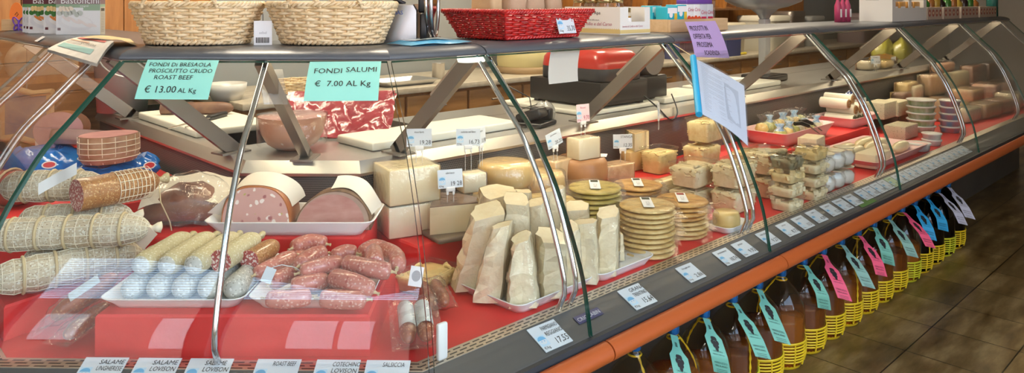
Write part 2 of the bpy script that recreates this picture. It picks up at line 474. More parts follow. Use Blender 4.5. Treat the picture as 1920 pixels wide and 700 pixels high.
part(sweep(MB(), [(-.282, DZ+.001), (-.282, DZ-.03), (.45, DZ-.03), (.45, DZ+.001)]), 'deck_cloth', CLOTH)
bp = MB(); sweep(bp, [(.432, .835), (.446, DZ)], 0, closed=False)
part(bp, 'perforated_back', [PERF], solid=-.004)
part(sweep(MB(), [(.416, .832), (.412, .842), (.432, .880), (.85, .880), (.85, .850), (.44, .850)]), 'worktop', STEEL)
part(MB().box(((1.9+7.3)/2, 2.66, .850), (5.4, .24, .030)).box((1.335, 3.31, .85), (.34, 1.36, .03)), 'worktop_extension', STEEL)
part(sweep(MB(), [(.46, .52), (.46, .85), (.50, .85), (.50, .0), (.46, 0)]), 'back_cabinet', STEELD)
# top rail and shelf
rp = [(.0, 1.241), (-.004, 1.245), (-.004, 1.250), (.004, 1.2585), (.020, 1.2665), (.042, 1.2715), (.07, 1.2735), (.40, 1.2735), (.40, 1.2535), (.05, 1.2525), (.03, 1.241)]
part(jointed(MB(), rp, [1.505, 2.49, 3.78, 4.97, UEND]), 'top_rail', RAILM)
def pane(side, a=None, b=None):
    """a curved pane 8 mm thick with bare polished edges: a..b along the long run, or a mitred corner pane"""
    N = len(GC); mb = MB()
    out = []; inn = []
    for i, (t, z) in enumerate(GC):
        q = GC[min(i+1, N-1)]; p = GC[max(i-1, 0)]
        tx, tz = q[0]-p[0], q[1]-p[1]; L = math.hypot(tx, tz)
        nx, nz = -tz/L, tx/L                                   # inward normal
        out.append((t, z)); inn.append((t+.008*abs(nx), z+.008*nz))
    def pt(t, z, e):
        pp = path(t)
        if side == 2:
            x = (pp[2].x+.006 if a is None else a+.004) if e == 0 else b-.004
            return (x, C1[1]+t, z)
        if side == 1:
            d = (pp[2]-pp[1]).normalized()*.006
            q = pp[1]+d if e == 0 else pp[2]-d
            return (q.x, q.y, z)
        q = pp[1]
        return (q.x, q.y+.006 if a is None else a-.004, z) if e == 1 else (q.x, b+.004, z)
    vs = [pt(t, z, e) for L in (out, inn) for (t, z) in L for e in (0, 1)]
    big = []; edge = []
    for i in range(N-1):
        o = 2*i; big.append((o, o+1, o+3, o+2)); o2 = 2*N+2*i; big.append((o2+2, o2+3, o2+1, o2))
        edge.append((o, o+2, o2+2, o2)); edge.append((o+1, o2+1, o2+3, o+3))
    e0 = 0; edge.append((0, 2*N, 2*N+1, 1)); edge.append((2*N-2, 2*N-1, 4*N-1, 4*N-2))
    mb.add(vs, big, 0, True); mb.add(vs, edge, 1, False)
    return part(mb, 'glass_pane', [GLASS, GEDGE])
pane(1)
prev = None
for s_ in SEAMS + [UEND]:
    pane(2, prev, s_); prev = s_
pane(0, None, 3.05); pane(0, 3.05, 4.0)
def tube_post(pt_fn, r=.0075, parent=None, clip=True):
    pts = []
    for i, (t, z) in enumerate(GC):
        if z < .60: break
        f = (1.24-z)/.70
        pts.append(pt_fn(t+.030+.042*f, max(z-.006, .57)))
    pts.append(pt_fn(-.306, .567))
    mb = MB().tube(catmull(pts, 30), r, 10, 0)
    return mb
for s_ in SEAMS + [7.30]:
    for du in (.0, .045):
        part(tube_post(lambda t, z, s_=s_, du=du: Vector((s_-.01+du, C1[1]+t, z))), 'glass_post', CHROME)
def chpt(k):
    def fn(t, z):
        pp = path(t); q = pp[1].lerp(pp[2], k); return Vector((q.x, q.y, z))
    return fn
part(tube_post(chpt(.53), .008), 'glass_post', CHROME)
for vv in (3.0, 3.05):
    part(tube_post(lambda t, z, vv=vv: Vector((C2[0]+t, vv, z))), 'glass_post', CHROME)
for vv in (2.52, 2.56):
    part(tube_post(lambda t, z, vv=vv: Vector((C2[0]+t, vv, z))), 'glass_post', CHROME)
# slanted steel arms that carry the shelf
def arm(base, top, w=.05, th=.022, side=None):
    base, top = Vector(base), Vector(top); d = (top-base)
    x = d.normalized(); h = Vector((d.x, d.y, 0)).normalized(); s_ = Vector((-h.y, h.x, 0)); n = s_.cross(x).normalized()
    if n.z < 0: n = -n
    mb = MB()
    a = base-x*.02; b = top
    def ring(p): return [p-s_*th/2-n*w/2, p+s_*th/2-n*w/2, p+s_*th/2+n*w/2, p-s_*th/2+n*w/2]
    mb.loft([ring(a), ring(b)], 0, False)
    mb.loft([[p+n*.0 for p in ring(base-x*.0-Vector((0, 0, .0)))], ring(base+x*.02)], 0, False)
    foot = base.copy(); foot.z = .880
    mb.add([foot-s_*.035-h*.05, foot+s_*.035-h*.05, foot+s_*.035+h*.06, foot-s_*.035+h*.06,
            foot-s_*.035-h*.05+Vector((0, 0, .006)), foot+s_*.035-h*.05+Vector((0, 0, .006)), foot+s_*.035+h*.06+Vector((0, 0, .006)), foot-s_*.035+h*.06+Vector((0, 0, .006))],
           [(0, 1, 2, 3), (7, 6, 5, 4), (0, 4, 5, 1), (1, 5, 6, 2), (2, 6, 7, 3), (3, 7, 4, 0)], 0)
    o = part(mb, 'support_arm', STEELD)
    cap = MB().tube([a+x*.30+n*w*.55, b-x*.02+n*w*.55], .011, 10, 0)
    c = cap.build('gas_strut', STEEL, o)
    return o
for s_ in SEAMS + [7.35]:
    arm((s_+.0, 2.135, .892), (s_, 1.735, 1.236))
m1, m2 = path(.47)[1].lerp(path(.47)[2], .5), path(.05)[1].lerp(path(.05)[2], .5)
arm((m1.x, m1.y, .892), (m2.x, m2.y, 1.236), .032, .03)
arm((1.10, 2.54, .892), (.70, 2.47, 1.236))
arm((1.10, 3.6, .892), (.70, 3.6, 1.236))
# lamp housings under the rail: the warm tubes of the counter
LAMP = EM('warm counter lamp', (1.0, .86, .62), 9.0)
for (a, b) in ((1.30, 1.47), (1.56, 2.43), (2.53, 3.68), (3.78, 4.93), (5.03, 6.18), (6.28, 7.3)):
    mb = MB().tube([(a, C1[1]+.055, 1.246), (b, C1[1]+.055, 1.246)], .006, 8)
    part(mb, 'lamp_tube', LAMP)
pa, pb = path(.05)[1], path(.05)[2]
d_ = (pb-pa)
part(MB().tube([pa+d_*.08+Vector((0, 0, 1.246)), pa+d_*.44+Vector((0, 0, 1.246))], .006, 8), 'lamp_tube', LAMP)
part(MB().tube([pa+d_*.56+Vector((0, 0, 1.246)), pa+d_*.92+Vector((0, 0, 1.246))], .006, 8), 'lamp_tube', LAMP)
part(MB().tube([(C2[0]+.055, 2.6, 1.246), (C2[0]+.055, 3.95, 1.246)], .006, 8), 'lamp_tube', LAMP)
# white lamp end cap at the first seam
lc = Wv(884, 1.72, 1.236)
e = MB().loft([[(p[0], p[1], z) for p in rrect(w, d, .02, 4)] for (w, d, z) in ((.085, .05, 0), (.09, .055, .01), (.09, .055, .018))], 0, True, M=TR((lc.x, lc.y, 1.218)))
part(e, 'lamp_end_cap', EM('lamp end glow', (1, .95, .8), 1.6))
# ---------------------------------------------------------------- things standing on the top shelf
SZ = 1.2742
def weave(mb, ring, rows, stakes, r, h, z0, z1, amp, mi=0, sides=5, sub=4, jit=.12):
    """basketwork: weavers pass in and out of upright stakes; ring(f, s) -> (x, y, nx, ny) at height share f"""
    N = stakes*sub
    for j in range(rows):
        f = (j+.5)/rows; pts = []
        for i in range(N):
            x, y, nx, ny = ring(f, i/N)
            o = amp*math.cos(PI*i/sub + PI*j)
            pts.append((x+nx*o, y+ny*o, z0+(z1-z0)*f + R.uniform(-jit, jit)*r))
        mb.tube(pts, [r*R.uniform(.85, 1.15) for _ in pts], sides, mi, closed=True)
    for i in range(stakes):
        pts = [(lambda q: (q[0], q[1], z0+(z1-z0)*f))(ring(f, i/stakes)) for f in (0, .33, .66, 1)]
        mb.tube(pts, r*1.05, 5, mi)
    return mb
def braid(mb, ring, f, z, r, amp, n, mi=0, turns=2):
    for k in range(turns):
        pts = []
        for i in range(n*6):
            x, y, nx, ny = ring(f, i/(n*6)); a = 2*PI*i/6 + 2*PI*k/turns
            pts.append((x+nx*amp*math.cos(a), y+ny*amp*math.cos(a), z+amp*math.sin(a)))
        mb.tube(pts, r, 5, mi, closed=True)
WICK = P('willow', (.86, .70, .46), .5, col2=(.70, .51, .27), vs=40, bmp=.15, bs=200, coat=.15)
WICKR = P('red stained willow', (.58, .022, .018), .38, col2=(.36, .008, .010), vs=40, coat=.3)
def oval(rx0, ry0, rx1, ry1):
    def fn(f, s):
        a = 2*PI*s; rx = rx0+(rx1-rx0)*f; ry = ry0+(ry1-ry0)*f
        return rx*math.cos(a), ry*math.sin(a), math.cos(a), math.sin(a)
    return fn
def oval_basket(loc, rot, label):
    t = thing('wicker_basket', label, 'basket', loc, rot, 'willow baskets on the counter top')
    H = .112; ring = oval(.145, .105, .186, .135)
    mb = weave(MB(), ring, 12, 27, .0054, 0, .008, H, .0058)
    braid(mb, ring, .0, .007, .005, .004, 30)
    mb.build('woven_side', WICK, t)
    b = MB().lathe([(.146, .003), (.146, .007)], 40, sy=.105/.146); b.build('base', WICK, t)
    rm = MB(); braid(rm, ring, 1.0, H+.004, .0048, .0055, 26, turns=3); rm.build('rim', WICK, t)
    for s in (-1, 1):
        hp = [(s*.06+.045*math.cos(a), -.128-.012*math.sin(a), H-.004+.035*math.sin(a)) for a in [PI*k/10 for k in range(11)]]
        hm = MB().tube(hp, .005, 6)
        for k in range(8):
            a = PI*(k+.5)/8
            hm.tube([(s*.06+.045*math.cos(a)+.008*math.cos(q), -.128-.012*math.sin(a)+.006*math.sin(q), H-.004+.035*math.sin(a)+.004*q/6.3) for q in [2*PI*w/8 for w in range(9)]], .0022, 4)
        hm.build('handle', WICK, t)
    return t
oval_basket(F(-.932, 2.235, SZ+.002), RC, 'pale oval willow basket nearer the newspaper, above the bresaola sign')
oval_basket(F(-.535, 2.245, SZ+.002), RC+.05, 'pale oval willow basket beside the slicer, above the salami sign')
# small barcode tag hanging between the two baskets
mb = MB().box((0, 0, 0), (.052, .0008, .070), 0)
for k in range(14): mb.box((-.019+.0028*k, -.0008, .006), (.0014 if k % 3 else .002, .0004, .016), 1)
mb.text('asbel', .011, lambda x, y: (x, -.0008, .032+y), 2, 'CENTER')
mb.box((0, .0, .070), (.002, .001, .02), 1)
tg = mb.build('barcode_tag', [PAPER, INK, P('grey print', (.4, .4, .42), .6)], None, F(-.722, 2.18, SZ+.022), RC+.05)
tag(tg, 'white barcode tag hanging between the two willow baskets', 'tag')
tg.location.z = SZ+.0
# ------------------------------------------------ crispbread cartons
CW, CD, CHH = .168, .034, .215
def carton(pale):
    mb = MB().box((0, CD/2, 0), (CW, CD, CHH), 0)
    y = -.0006
    def q(x0, x1, z0, z1, mi, yy=y): mb.add([(x0, yy, z0), (x1, yy, z0), (x1, yy, z1), (x0, yy, z1)], [(0, 1, 2, 3)], mi)
    w = CW/2
    q(-w, w, .116, CHH, 1); q(-w, w, .103, .116, 2); q(.02, w, .092, .103, 2, y*1.2)
    mb.text('Bastoncini', .036, lambda a, b: (a+w-.004, y*2, .1185+b), 0, 'RIGHT')
    mb.text('integrali', .010, lambda a, b: (a+w-.06, y*2, .106+b), 0, 'CENTER')
    # plate, lettuce, potato and fish sticks
    def el(cx, cz, rx, rz, mi, yy, rot=0, n=18, wob=0):
        mb.poly([(cx+(1+wob*math.sin(5*a))*(rx*math.cos(a)*math.cos(rot)-rz*math.sin(a)*math.sin(rot)), yy, cz+(1+wob*math.sin(5*a))*(rx*math.cos(a)*math.sin(rot)+rz*math.sin(a)*math.cos(rot))) for a in [2*PI*k/n for k in range(n)]], mi)
    el(-.010, .046, .070, .030, 4, y*1.1, -.12); el(-.006, .050, .058, .023, 0, y*1.4, -.12)
    for k in range(7): el(-.070+.013*k, .082+.006*math.sin(k*2.1), .011, .010, 3, y*1.7, k, 10, .25)
    for k in range(4): el(-.066+.013*k, .098+.004*math.sin(k*3), .008, .011, 6, y*2, k*.4, 10, .1)
    for k in range(6): el(-.045+.020*k, .060-.006*k+.006*(k % 2), .019, .0055, 5, y*(2.2+.1*k), -.55+.12*(k % 3), 8)
    q(-w+.006, -w+.018, .016, .026, 1, y*2)
    q(w+.0, w, 0, 0, 0)
    # printed narrow side
    x = w+.0006
    def qs(y0, y1, z0, z1, mi, xx=x): mb.add([(xx, y0, z0), (xx, y1, z0), (xx, y1, z1), (xx, y0, z1)], [(0, 1, 2, 3)], mi)
    qs(0, CD, .116, CHH, 1); qs(0, CD, .106, .116, 2); qs(.004, CD-.006, .090, .101, 7, x+.0004)
    qs(0, CD, 0, .106, 8, x)
    for k in range(12): qs(.006, CD-.006, .012+.0062*k, .0135+.0062*k, 9, x+.0004)
    f = .58 if pale else 0
    def C(n, c, g=1.0):
        c = tuple(a*(1-f*g)+.84*f*g for a in c); return P(n+(' pale' if pale else ''), c, .3 if pale else .42)
    return mb, [P('carton white', (.84, .86, .87), .35), C('carton maroon', (.10, .012, .022), .3), C('carton green', (.10, .27, .09), .45),
                C('lettuce print', (.035, .16, .02), 1.1), C('plate print', (.72, .74, .78)), C('fish stick print', (.62, .21, .03), 1.45), C('potato print', (.85, .62, .28), 1.0),
                P('carton dark label', (.09, .07, .05), .5), P('carton side', (.50, .46, .38), .5), P('carton fine print', (.25, .22, .18), .5)]
cm, cmat = carton(False)
base = F(-2.41+.76, 2.92, SZ)
spots = [(105, 2.86, 'front of the row with its washed-out shiny front'), (82, 2.925, 'second in the row, half hidden by the shiny one'), (53, 2.985, 'third in the row of cartons, showing its plate of sticks'),
         (47, 3.035, 'fourth in the row, only a sliver showing'), (42, 3.085, 'last in the row beside the wooden box')]
for k, (px, Z, txt) in enumerate(spots):
    r = (px-960)/FPX*Z + CW/2*math.cos(.0)
    m_, mt_ = carton(k == 0)
    o = m_.build('breadstick_carton', mt_, None, F(r, Z, SZ), RC)
    tag(o, 'breaded stick carton, '+txt, 'carton', 'cartons on the left of the shelf')
# ------------------------------------------------ wooden box with butterfly, card shapes in it
t = thing('wooden_box', 'small pale wooden box with a purple wire butterfly at the far left of the shelf', 'box', Vector((.705, 3.875, SZ)), RC)
mb = MB()
for (c, d) in (((0, 0, 0), (.11, .008, .048)), ((0, .09, 0), (.11, .008, .048)), ((-.051, .045, 0), (.008, .082, .048)), ((.051, .045, 0), (.008, .082, .048)), ((0, .045, 0), (.094, .082, .006))):
    mb.box(c, d)
mb.build('box_body', WOODL, t)
bf = MB()
for s in (-1, 1):
    for (cx, cz, rx, rz, ro) in ((.013, .030, .010, .021, -.5), (.011, .006, .008, .014, .6)):
        bf.tube([(s*(cx+rx*math.cos(a)*math.cos(ro)-rz*math.sin(a)*math.sin(ro)), -.008, .008+cz+rx*math.cos(a)*math.sin(ro)+rz*math.sin(a)*math.cos(ro)) for a in [2*PI*k/16 for k in range(16)]], .0028, 6, closed=True)
bf.tube([(0, -.009, 0), (0, -.010, .045)], .0035, 6)
o = bf.build('butterfly', P('purple wire', (.13, .05, .48), .35), t); o.location = (.024, 0, .0)
for (nm, col, x, lab) in (('orange_card', (.90, .25, .05), -.022, 'rounded orange paper card standing in the wooden box'), ('pink_card', (.80, .10, .20), .062, 'pink red paper card standing in the wooden box')):
    mb = MB()
    pts = [(.030*math.cos(a), .06+.055*math.sin(a)) for a in [2*PI*k/20 for k in range(20)]]
    mb.loft([[(p[0], 0, p[1]) for p in pts], [(p[0], .002, p[1]) for p in pts]], 0, False)
    mb.tube([(-.006, -.0015, .06), (.004, -.0015, .072), (.010, -.0015, .062), (.002, -.0015, .052)], .0012, 4, 1)
    o = mb.build(nm, [P(nm.replace('_', ' '), col, .6), INK], None, Vector((.705, 3.875, SZ+.0075))+F(x*.55, .03 if x < 0 else .05, 0), RC)
    tag(o, lab, 'card')
# little price sticker on the rail
a = onglass
p0 = Vector((C2[0]+.0075, 3.15, 1.2645))
mb = MB().box((0, 0, 0), (.045, .03, .0006), 0)
for k in range(4): mb.box((0, .009-.006*k, .0006), (.034, .0018, .0002), 1)
o = mb.build('rail_sticker', [PAPER, P('grey print', (.4, .4, .42), .6)], None, p0, (math.radians(34), 0, LF))
tag(o, 'small white price sticker on the left rail below the cartons', 'sticker')
# ------------------------------------------------ newspaper draped over the corner
def news():
    t = thing('newspaper', 'folded newspaper lying on the corner of the rail and hanging over its edge', 'newspaper', (0, 0, 0))
    NP = P('newsprint', (.72, .70, .64), .8, var=.12, vs=25)
    pc = [Wd(88, 92, 2.30), Wd(182, 119, 2.02), Wd(214, 77, 2.12), Wd(150, 69, 2.48)]
    def fn(off):
        def g(u, v):
            a = pc[0].lerp(pc[1], u); b = pc[3].lerp(pc[2], u); p = a.lerp(b, v)
            return Vector((p.x, p.y, p.z+.006*math.sin(PI*v)+off))
        return g
    def at(u, v, off=.0022): return fn(off)(u, v)
    mb = MB(); mb.sheet(fn(0), 8, 8, 0)
    for k in range(3): mb.sheet(fn(-.003*(k+1)), 6, 6, 0)
    def q(u0, u1, v0, v1, mi, off=.0016): mb.poly([at(u0, v0, off), at(u1, v0, off), at(u1, v1, off), at(u0, v1, off)], mi)
    q(.08, .80, .20, .40, 1); q(.1, .85, .80, .92, 2); q(.06, .55, .62, .70, 4)
    for k in range(5): q(.08, .45, .46+.03*k, .475+.03*k, 3)
    mb.text('CORRIERE', .17, lambda x, y: at(.42+x*.45, .50+y*.7, .003), 5)
    o = mb.build('front_page', [NP, P('teal print', (.30, .50, .48), .7), P('red print', (.60, .18, .16), .7), P('grey newsprint', (.42, .41, .40), .8), P('salmon print', (.75, .50, .38), .7), INK], t)
    back = [Wd(150, 70, 2.35), Wd(214, 78, 2.13), Wd(258, 80, 2.13), Wd(244, 70, 2.36)]
    mb = MB().sheet(lambda u, v: (lambda p: Vector((p.x, p.y, p.z+.006*math.sin(4*u+v))))(back[0].lerp(back[1], v).lerp(back[3].lerp(back[2], v), u)), 10, 6, 0)
    mb.build('inner_pages', P('yellowed page', (.62, .50, .26), .8, col2=(.45, .38, .25), vs=18), t)
    return t
news()
# ------------------------------------------------ meat slicer
t = thing('meat_slicer', 'polished aluminium meat slicer with round blade standing behind the second basket', 'slicer', F(-.345, 2.42, SZ), RC)
ALU = P('polished aluminium', (.50, .52, .55), .26, .95)
hs = [(.055, .0), (.062, .012), (.062, .075), (.052, .105), (.030, .118)]
mb = MB()
prof = [(-.075, 0), (-.075, .075), (-.055, .108), (-.030, .118), (.035, .118), (.045, .10), (.045, 0)]
mb.loft([[(p[0], -.045, p[1]) for p in prof], [(p[0]*.98, -.058, p[1]*.97) for p in prof]][::-1] + [[(p[0], .06, p[1]) for p in prof]], 0, False)
mb.text('OMAS', .018, lambda x, y: (-.022+x, -.0595, .085+y), 1, 'CENTER')
mb.build('motor_housing', [ALU, P('blue badge', (.02, .06, .25), .4)], t)
mb = MB().lathe([(.005, 0), (.098, 0), (.108, .006), (.105, .014), (.06, .02), (.02, .03), (.005, .03)], 40, M=TR((.070, .02, .123), 0, PI/2, 0)); mb.build('blade', CHROME, t)
mb = MB()
mb.tube([(.094+0, .02+.112*math.cos(q), .123+.112*math.sin(q)) for q in [2*PI*k/30 for k in range(30)]], .007, 8, closed=True); mb.build('blade_guard', ALU, t)
mb = MB().box((.066, -.01, 0), (.022, .10, .09), 0, bev=.006).box((.062, -.02, .09), (.03, .03, .08), 0, bev=.006).tube([(.0, .0, .118), (-.03, -.01, .135), (-.035, -.01, .18)], .009, 8)
mb.build('carriage_arm', BLACK, t)
mb = MB().lathe([(.004, 0), (.016, .004), (.018, .012), (.010, .02), (.003, .022)], 16, M=TR((-.115, -.01, .085), 0, PI/2, 0)).tube([(-.10, -.01, .085), (-.07, -.01, .085)], .006, 8)
mb.build('dial_knob', CHROME, t)
mb = MB().box((0, .01, -.0005), (.22, .13, .012), 0, bev=.005); mb.build('base_plate', ALU, t)
# blue wrapped packet lying on the shelf
pk = [Wd(724, 82, 2.18), Wd(770, 86, 2.13), Wd(885, 77, 2.28), Wd(838, 74, 2.34)]
def pkf(z):
    return lambda u, v: (lambda p: Vector((p.x, p.y, SZ+z*(1 if 0 < u < 1 and 0 < v < 1 else .25)+.002*math.sin(9*u+5*v))))(pk[0].lerp(pk[1], v).lerp(pk[3].lerp(pk[2], v), u))
mb = MB().sheet(pkf(.012), 8, 5, 0).sheet(lambda u, v: pkf(.0)(u, v)-Vector((0, 0, .0003)), 2, 2, 0)
mb.sheet(lambda u, v: pkf(.0155)(.15+.6*u, .2+.6*v), 4, 3, 1)
o = mb.build('blue_packet', [P('blue wrap', (.03, .33, .62), .22, col2=(.22, .55, .75), vs=14, bmp=.3, bs=30, bd=.004), P('grey blue wrap', (.38, .48, .52), .3)])
tag(o, 'flat blue plastic packet lying on the shelf in front of the slicer', 'packet')
# ------------------------------------------------ red basket with paper sacks
def rect_ring(w0, d0, w1, d1):
    def fn(f, s):
        w = w0+(w1-w0)*f; d = d0+(d1-d0)*f; per = 2*(w+d); q = s*per
        if q < w: x, y, nx, ny = -w/2+q, -d/2, 0, -1
        elif q < w+d: x, y, nx, ny = w/2, -d/2+q-w, 1, 0
        elif q < 2*w+d: x, y, nx, ny = w/2-(q-w-d), d/2, 0, 1
        else: x, y, nx, ny = -w/2, d/2-(q-2*w-d), -1, 0
        return x, y, nx, ny
    return fn
bl = Vector((1.83, 1.874, SZ+.002))
t = thing('red_basket', 'red stained rectangular willow basket holding brown paper sacks', 'basket', bl)
ring = rect_ring(.35, .235, .43, .315)
mb = weave(MB(), ring, 12, 40, .0034, 0, .006, .088, .004); braid(mb, ring, 0, .006, .005, .003, 40)
mb.build('woven_side', WICKR, t)
rm = MB(); braid(rm, ring, 1.0, .092, .0048, .0045, 40, turns=3); rm.build('rim', WICKR, t)
MB().box((0, 0, .003), (.345, .23, .006)).build('base', WICKR, t)
KRAFT = P('kraft paper', (.56, .40, .26), .75, bmp=.4, bs=18, bd=.006, var=.15, vs=10)
KRAFT2 = P('pale kraft paper', (.60, .44, .24), .7, bmp=.4, bs=22, bd=.006)
def sack(loc, w, d, h, label, m, rot=0.0):
    rr = random.Random(label); rings = []
    for k in range(8):
        f = k/7; s = 1-.25*max(0, f-.75)*4*.4
        rings.append([(p[0]*s*(1+.05*rr.uniform(-1, 1)), p[1]*s*(1+.08*rr.uniform(-1, 1)), h*f) for p in rrect(w, d, .018, 3)])
    mb = MB().loft(rings, 0, True)
    mb.box((0, 0, h-.012), (w*.9, d*.5, .02), 0)
    o = mb.build('paper_sack', m, None, loc, rot); tag(o, label, 'bag', 'paper sacks in the red basket'); return o
sack(bl+Vector((-.137, .015, .010)), .055, .12, .16, 'slim yellowish paper sack at the left end of the red basket', KRAFT2, .0)
sack(bl+Vector((-.060, .005, .010)), .080, .14, .17, 'brown paper sack second from left in the red basket', KRAFT, 0)
sack(bl+Vector((.032, .01, .010)), .085, .14, .175, 'brown paper sack third from left in the red basket', KRAFT, .0)
sack(bl+Vector((.125, .005, .010)), .078, .14, .165, 'creased brown paper sack at the right end of the red basket', KRAFT, 0)
# ------------------------------------------------ price cards: printed face drawn in the card's own x, z plane
def card_face(mb, w, h, title, price, hand=False, emblem=True, unit='€/kg', d=.0010):
    y = -d
    mb.box((0, 0, 0), (w, d*2, h), 0)
    e = lambda x0, x1, z0, z1, mi, yy: mb.add([(x0, yy, z0), (x1, yy, z0), (x1, yy, z1), (x0, yy, z1)], [(0, 1, 2, 3)], mi)
    if emblem:
        cx, cz, r = -w*.33, h*.40, h*.15
        e(cx-r*1.25, cx+r*1.25, cz-r*1.3, cz+r*1.5, 3, y-.0002)
        mb.poly([(cx+r*math.cos(a), y-.0004, cz-.1*r+r*math.sin(a)*.8) for a in [2*PI*k/14 for k in range(14)]], 0)
        mb.poly([(cx+1.15*r*math.cos(a), y-.0006, cz+.25*r+r*math.sin(a)) for a in [PI*k/10 for k in range(11)]], 2)
        for s in (-1, 1): e(cx+s*r*.4-r*.12, cx+s*r*.4+r*.12, cz-r*.25, cz+r*.05, 2, y-.0006)
    tx = (lambda s, x, z, al='LEFT', mi=1, sh=0, st=1.0: (lambda ts, X: mb.text(ts, s, lambda a, b: (X+a, y-.0007, z+b), mi, al, sh, st))(x[0], x[1]))
    n = max(4, len(title))
    if hand:
        lines = title.split('|')
        for k, l in enumerate(lines): tx(h*.24, (l, -w*.12 if emblem else -w*.42), h*(.74-.24*k), sh=.12, st=min(1.0, .60*w/(h*.24*.62*max(4, len(l)))))
    else:
        tx(h*.17, (title, 0), h*.76, 'CENTER', st=min(1.0, .86*w/(h*.17*.58*n)))
    if price:
        tx(h*.34, (price, w*.46), h*.12, 'RIGHT', sh=.12 if hand else 0, st=min(1.0, .62*w/(h*.34*.58*len(price))))
    if unit: tx(h*.14, (unit, -w*.46), h*.08)
    return mb
CARDM = [CARDW, INK, BLUEP, P('pale card blue', (.50, .68, .82), .5)]
def pick_card(loc, rot, title, price, label, w=.082, h=.058, up=.05, hand=False, tilt=-.08, pins=True, unit='€/kg', roll=0.0, mats=None):
    """a price card in a white clip with two clear pins stuck in the food"""
    t = thing('price_card', label, 'price card', loc, (0, 0, rot), 'price cards on pins')
    c = card_face(MB(), w, h, title, price, hand, unit=unit).build('card', mats or CARDM, t, (0, 0, up), (tilt, roll, 0))
    k = MB().box((0, .002, up-.012), (.030, .008, .016), 0, bev=.003).box((0, .004, up-.002), (.022, .006, .008), 0)
    for s in (-1, 1): k.box((s*.010, .002, up-.022), (.007, .007, .012), 0, bev=.002)
    k.build('clip', WHITE, t)
    if pins:
        for s in (-1, 1): MB().tube([(s*.010, .002, -.012), (s*.010, .002, up-.015)], .0012, 6).build('pin', CLEAR('pin plastic', (.95, .95, .95), 1.5, .05, .3) if 'pin plastic' not in MATS else MATS['pin plastic'], t)
    return t
rc = Vector((1.905, 1.872-.160, SZ+.018))
o = card_face(MB(), .086, .074, 'triketti', '35,70').build('price_card', CARDM, None, rc, (-.32, 0, 0)); tag(o, 'white price card reading 35,70 on the front of the red basket', 'price card')
# ------------------------------------------------ honey: carton with window and jars behind
HONEY = P('honey', (.62, .30, .03), .12, trans=.3, sss=.0)
JARG = CLEAR('jar glass', (.97, .97, .95), 1.5, .02, .03)
GOLD = P('gold lid', (.62, .50, .25), .25, .9)
hb = Vector((2.356, 1.908, SZ))
t = thing('honey_carton', 'white cardboard display carton of honey with a cut-out window on its end', 'box', hb, LF)
x0, x1, y0, y1, hh = -.14, .14, -.095, .095, .105
mb = MB()
W4 = .003
mb.box((0, y0+W4/2, 0), (x1-x0, W4, hh)).box((0, y1-W4/2, 0), (x1-x0, W4, hh)).box((x0+W4/2, 0, 0), (W4, y1-y0-2*W4, hh)).box((0, 0, 0), (x1-x0-2*W4, y1-y0-2*W4, W4))
for (ya, yb, za, zb) in ((y0+W4, y0+.05, 0, hh), (y1-.035, y1-W4, 0, hh), (y0+.05, y1-.035, 0, .048)):      # end with the window
    mb.box((x1-W4/2, (ya+yb)/2, za), (W4, yb-ya, zb-za))
yb = y0-.0006
mb.add([(x0, yb, .004), (x1, yb, .004), (x1, yb, .020), (x0, yb, .020)], [(0, 1, 2, 3)], 1)
for k in range(28): mb.add([(x0+.01*k, yb-.0003, .019), (x0+.01*k+.005, yb-.0003, .019), (x0+.01*k+.0025, yb-.0003, .025)], [(0, 1, 2)], 1)
mb.text("dell'Ape", .020, lambda a, b: (-.02+a, yb, .076+b), 2); mb.text('bontà della natura', .008, lambda a, b: (-.02+a, yb, .052+b), 2)
mb.text("di Collio e del Carso", .019, lambda a, b: (-.06+a, yb, .033+b), 3, 'LEFT', .2)
mb.poly([(-.032+.016*math.cos(a), yb, .066+.007*math.sin(a)+.004*math.cos(2*a)) for a in [2*PI*k/16 for k in range(16)]], 2)
xe = x1+.0006
mb.add([(xe, y0, .004), (xe, y1, .004), (xe, y1, .018), (xe, y0, .018)], [(0, 1, 2, 3)], 1)
mb.text('bontà di Collio e del Carso', .0115, lambda a, b: (xe, y0+.014+a, .027+b), 3, 'LEFT', .2)
mb.build('carton_body', [P('white carton', (.80, .78, .74), .6), P('gold pattern', (.70, .54, .22), .6), P('dark print', (.03, .015, .03), .6), P('purple red print', (.40, .06, .12), .6)], t)
def jar(loc, label, r=.030, h=.075):
    t = thing('honey_jar', label, 'jar', loc, 0, 'honey jars')
    MB().lathe([(.004, .0), (r*.95, .0), (r, .006), (r, h-.018), (r*.86, h-.008), (r*.86, h)], 20, caps=False).build('jar_glass', JARG, t)
    MB().lathe([(.003, .002), (r*.93, .002), (r*.95, .008), (r*.95, h-.022)], 18).build('honey', HONEY, t)
    MB().lathe([(r*.88, h-.008), (r*.93, h-.008), (r*.93, h+.008), (r*.88, h+.010), (.002, h+.010)], 20).build('lid', GOLD, t)
    MB().lathe([(r*1.01, .016), (r*1.01, h-.028)], 20, caps=False).build('paper_label', PAPER, t)
    return t
proto = jar(hb+Vector((-.015, -.095, .0035)), 'honey jar seen through the window in the end of the honey carton', .030, .088)
n = 0
for dx in (-.052, .018):
    for dy in (-.032, .032, .096):
        dup(proto, hb+Vector((dx, dy, .0405)), .3*n, 'honey jar standing in the carton, %s row, %s from the window end' % (('left', 'right')[dx > 0], ORD[n % 3])); n += 1
mb = MB().box((-.045, 0, .0035), (.165, .17, .0365), 0); o = mb.build('card_insert', P('carton grey', (.55, .5, .42), .7), t)
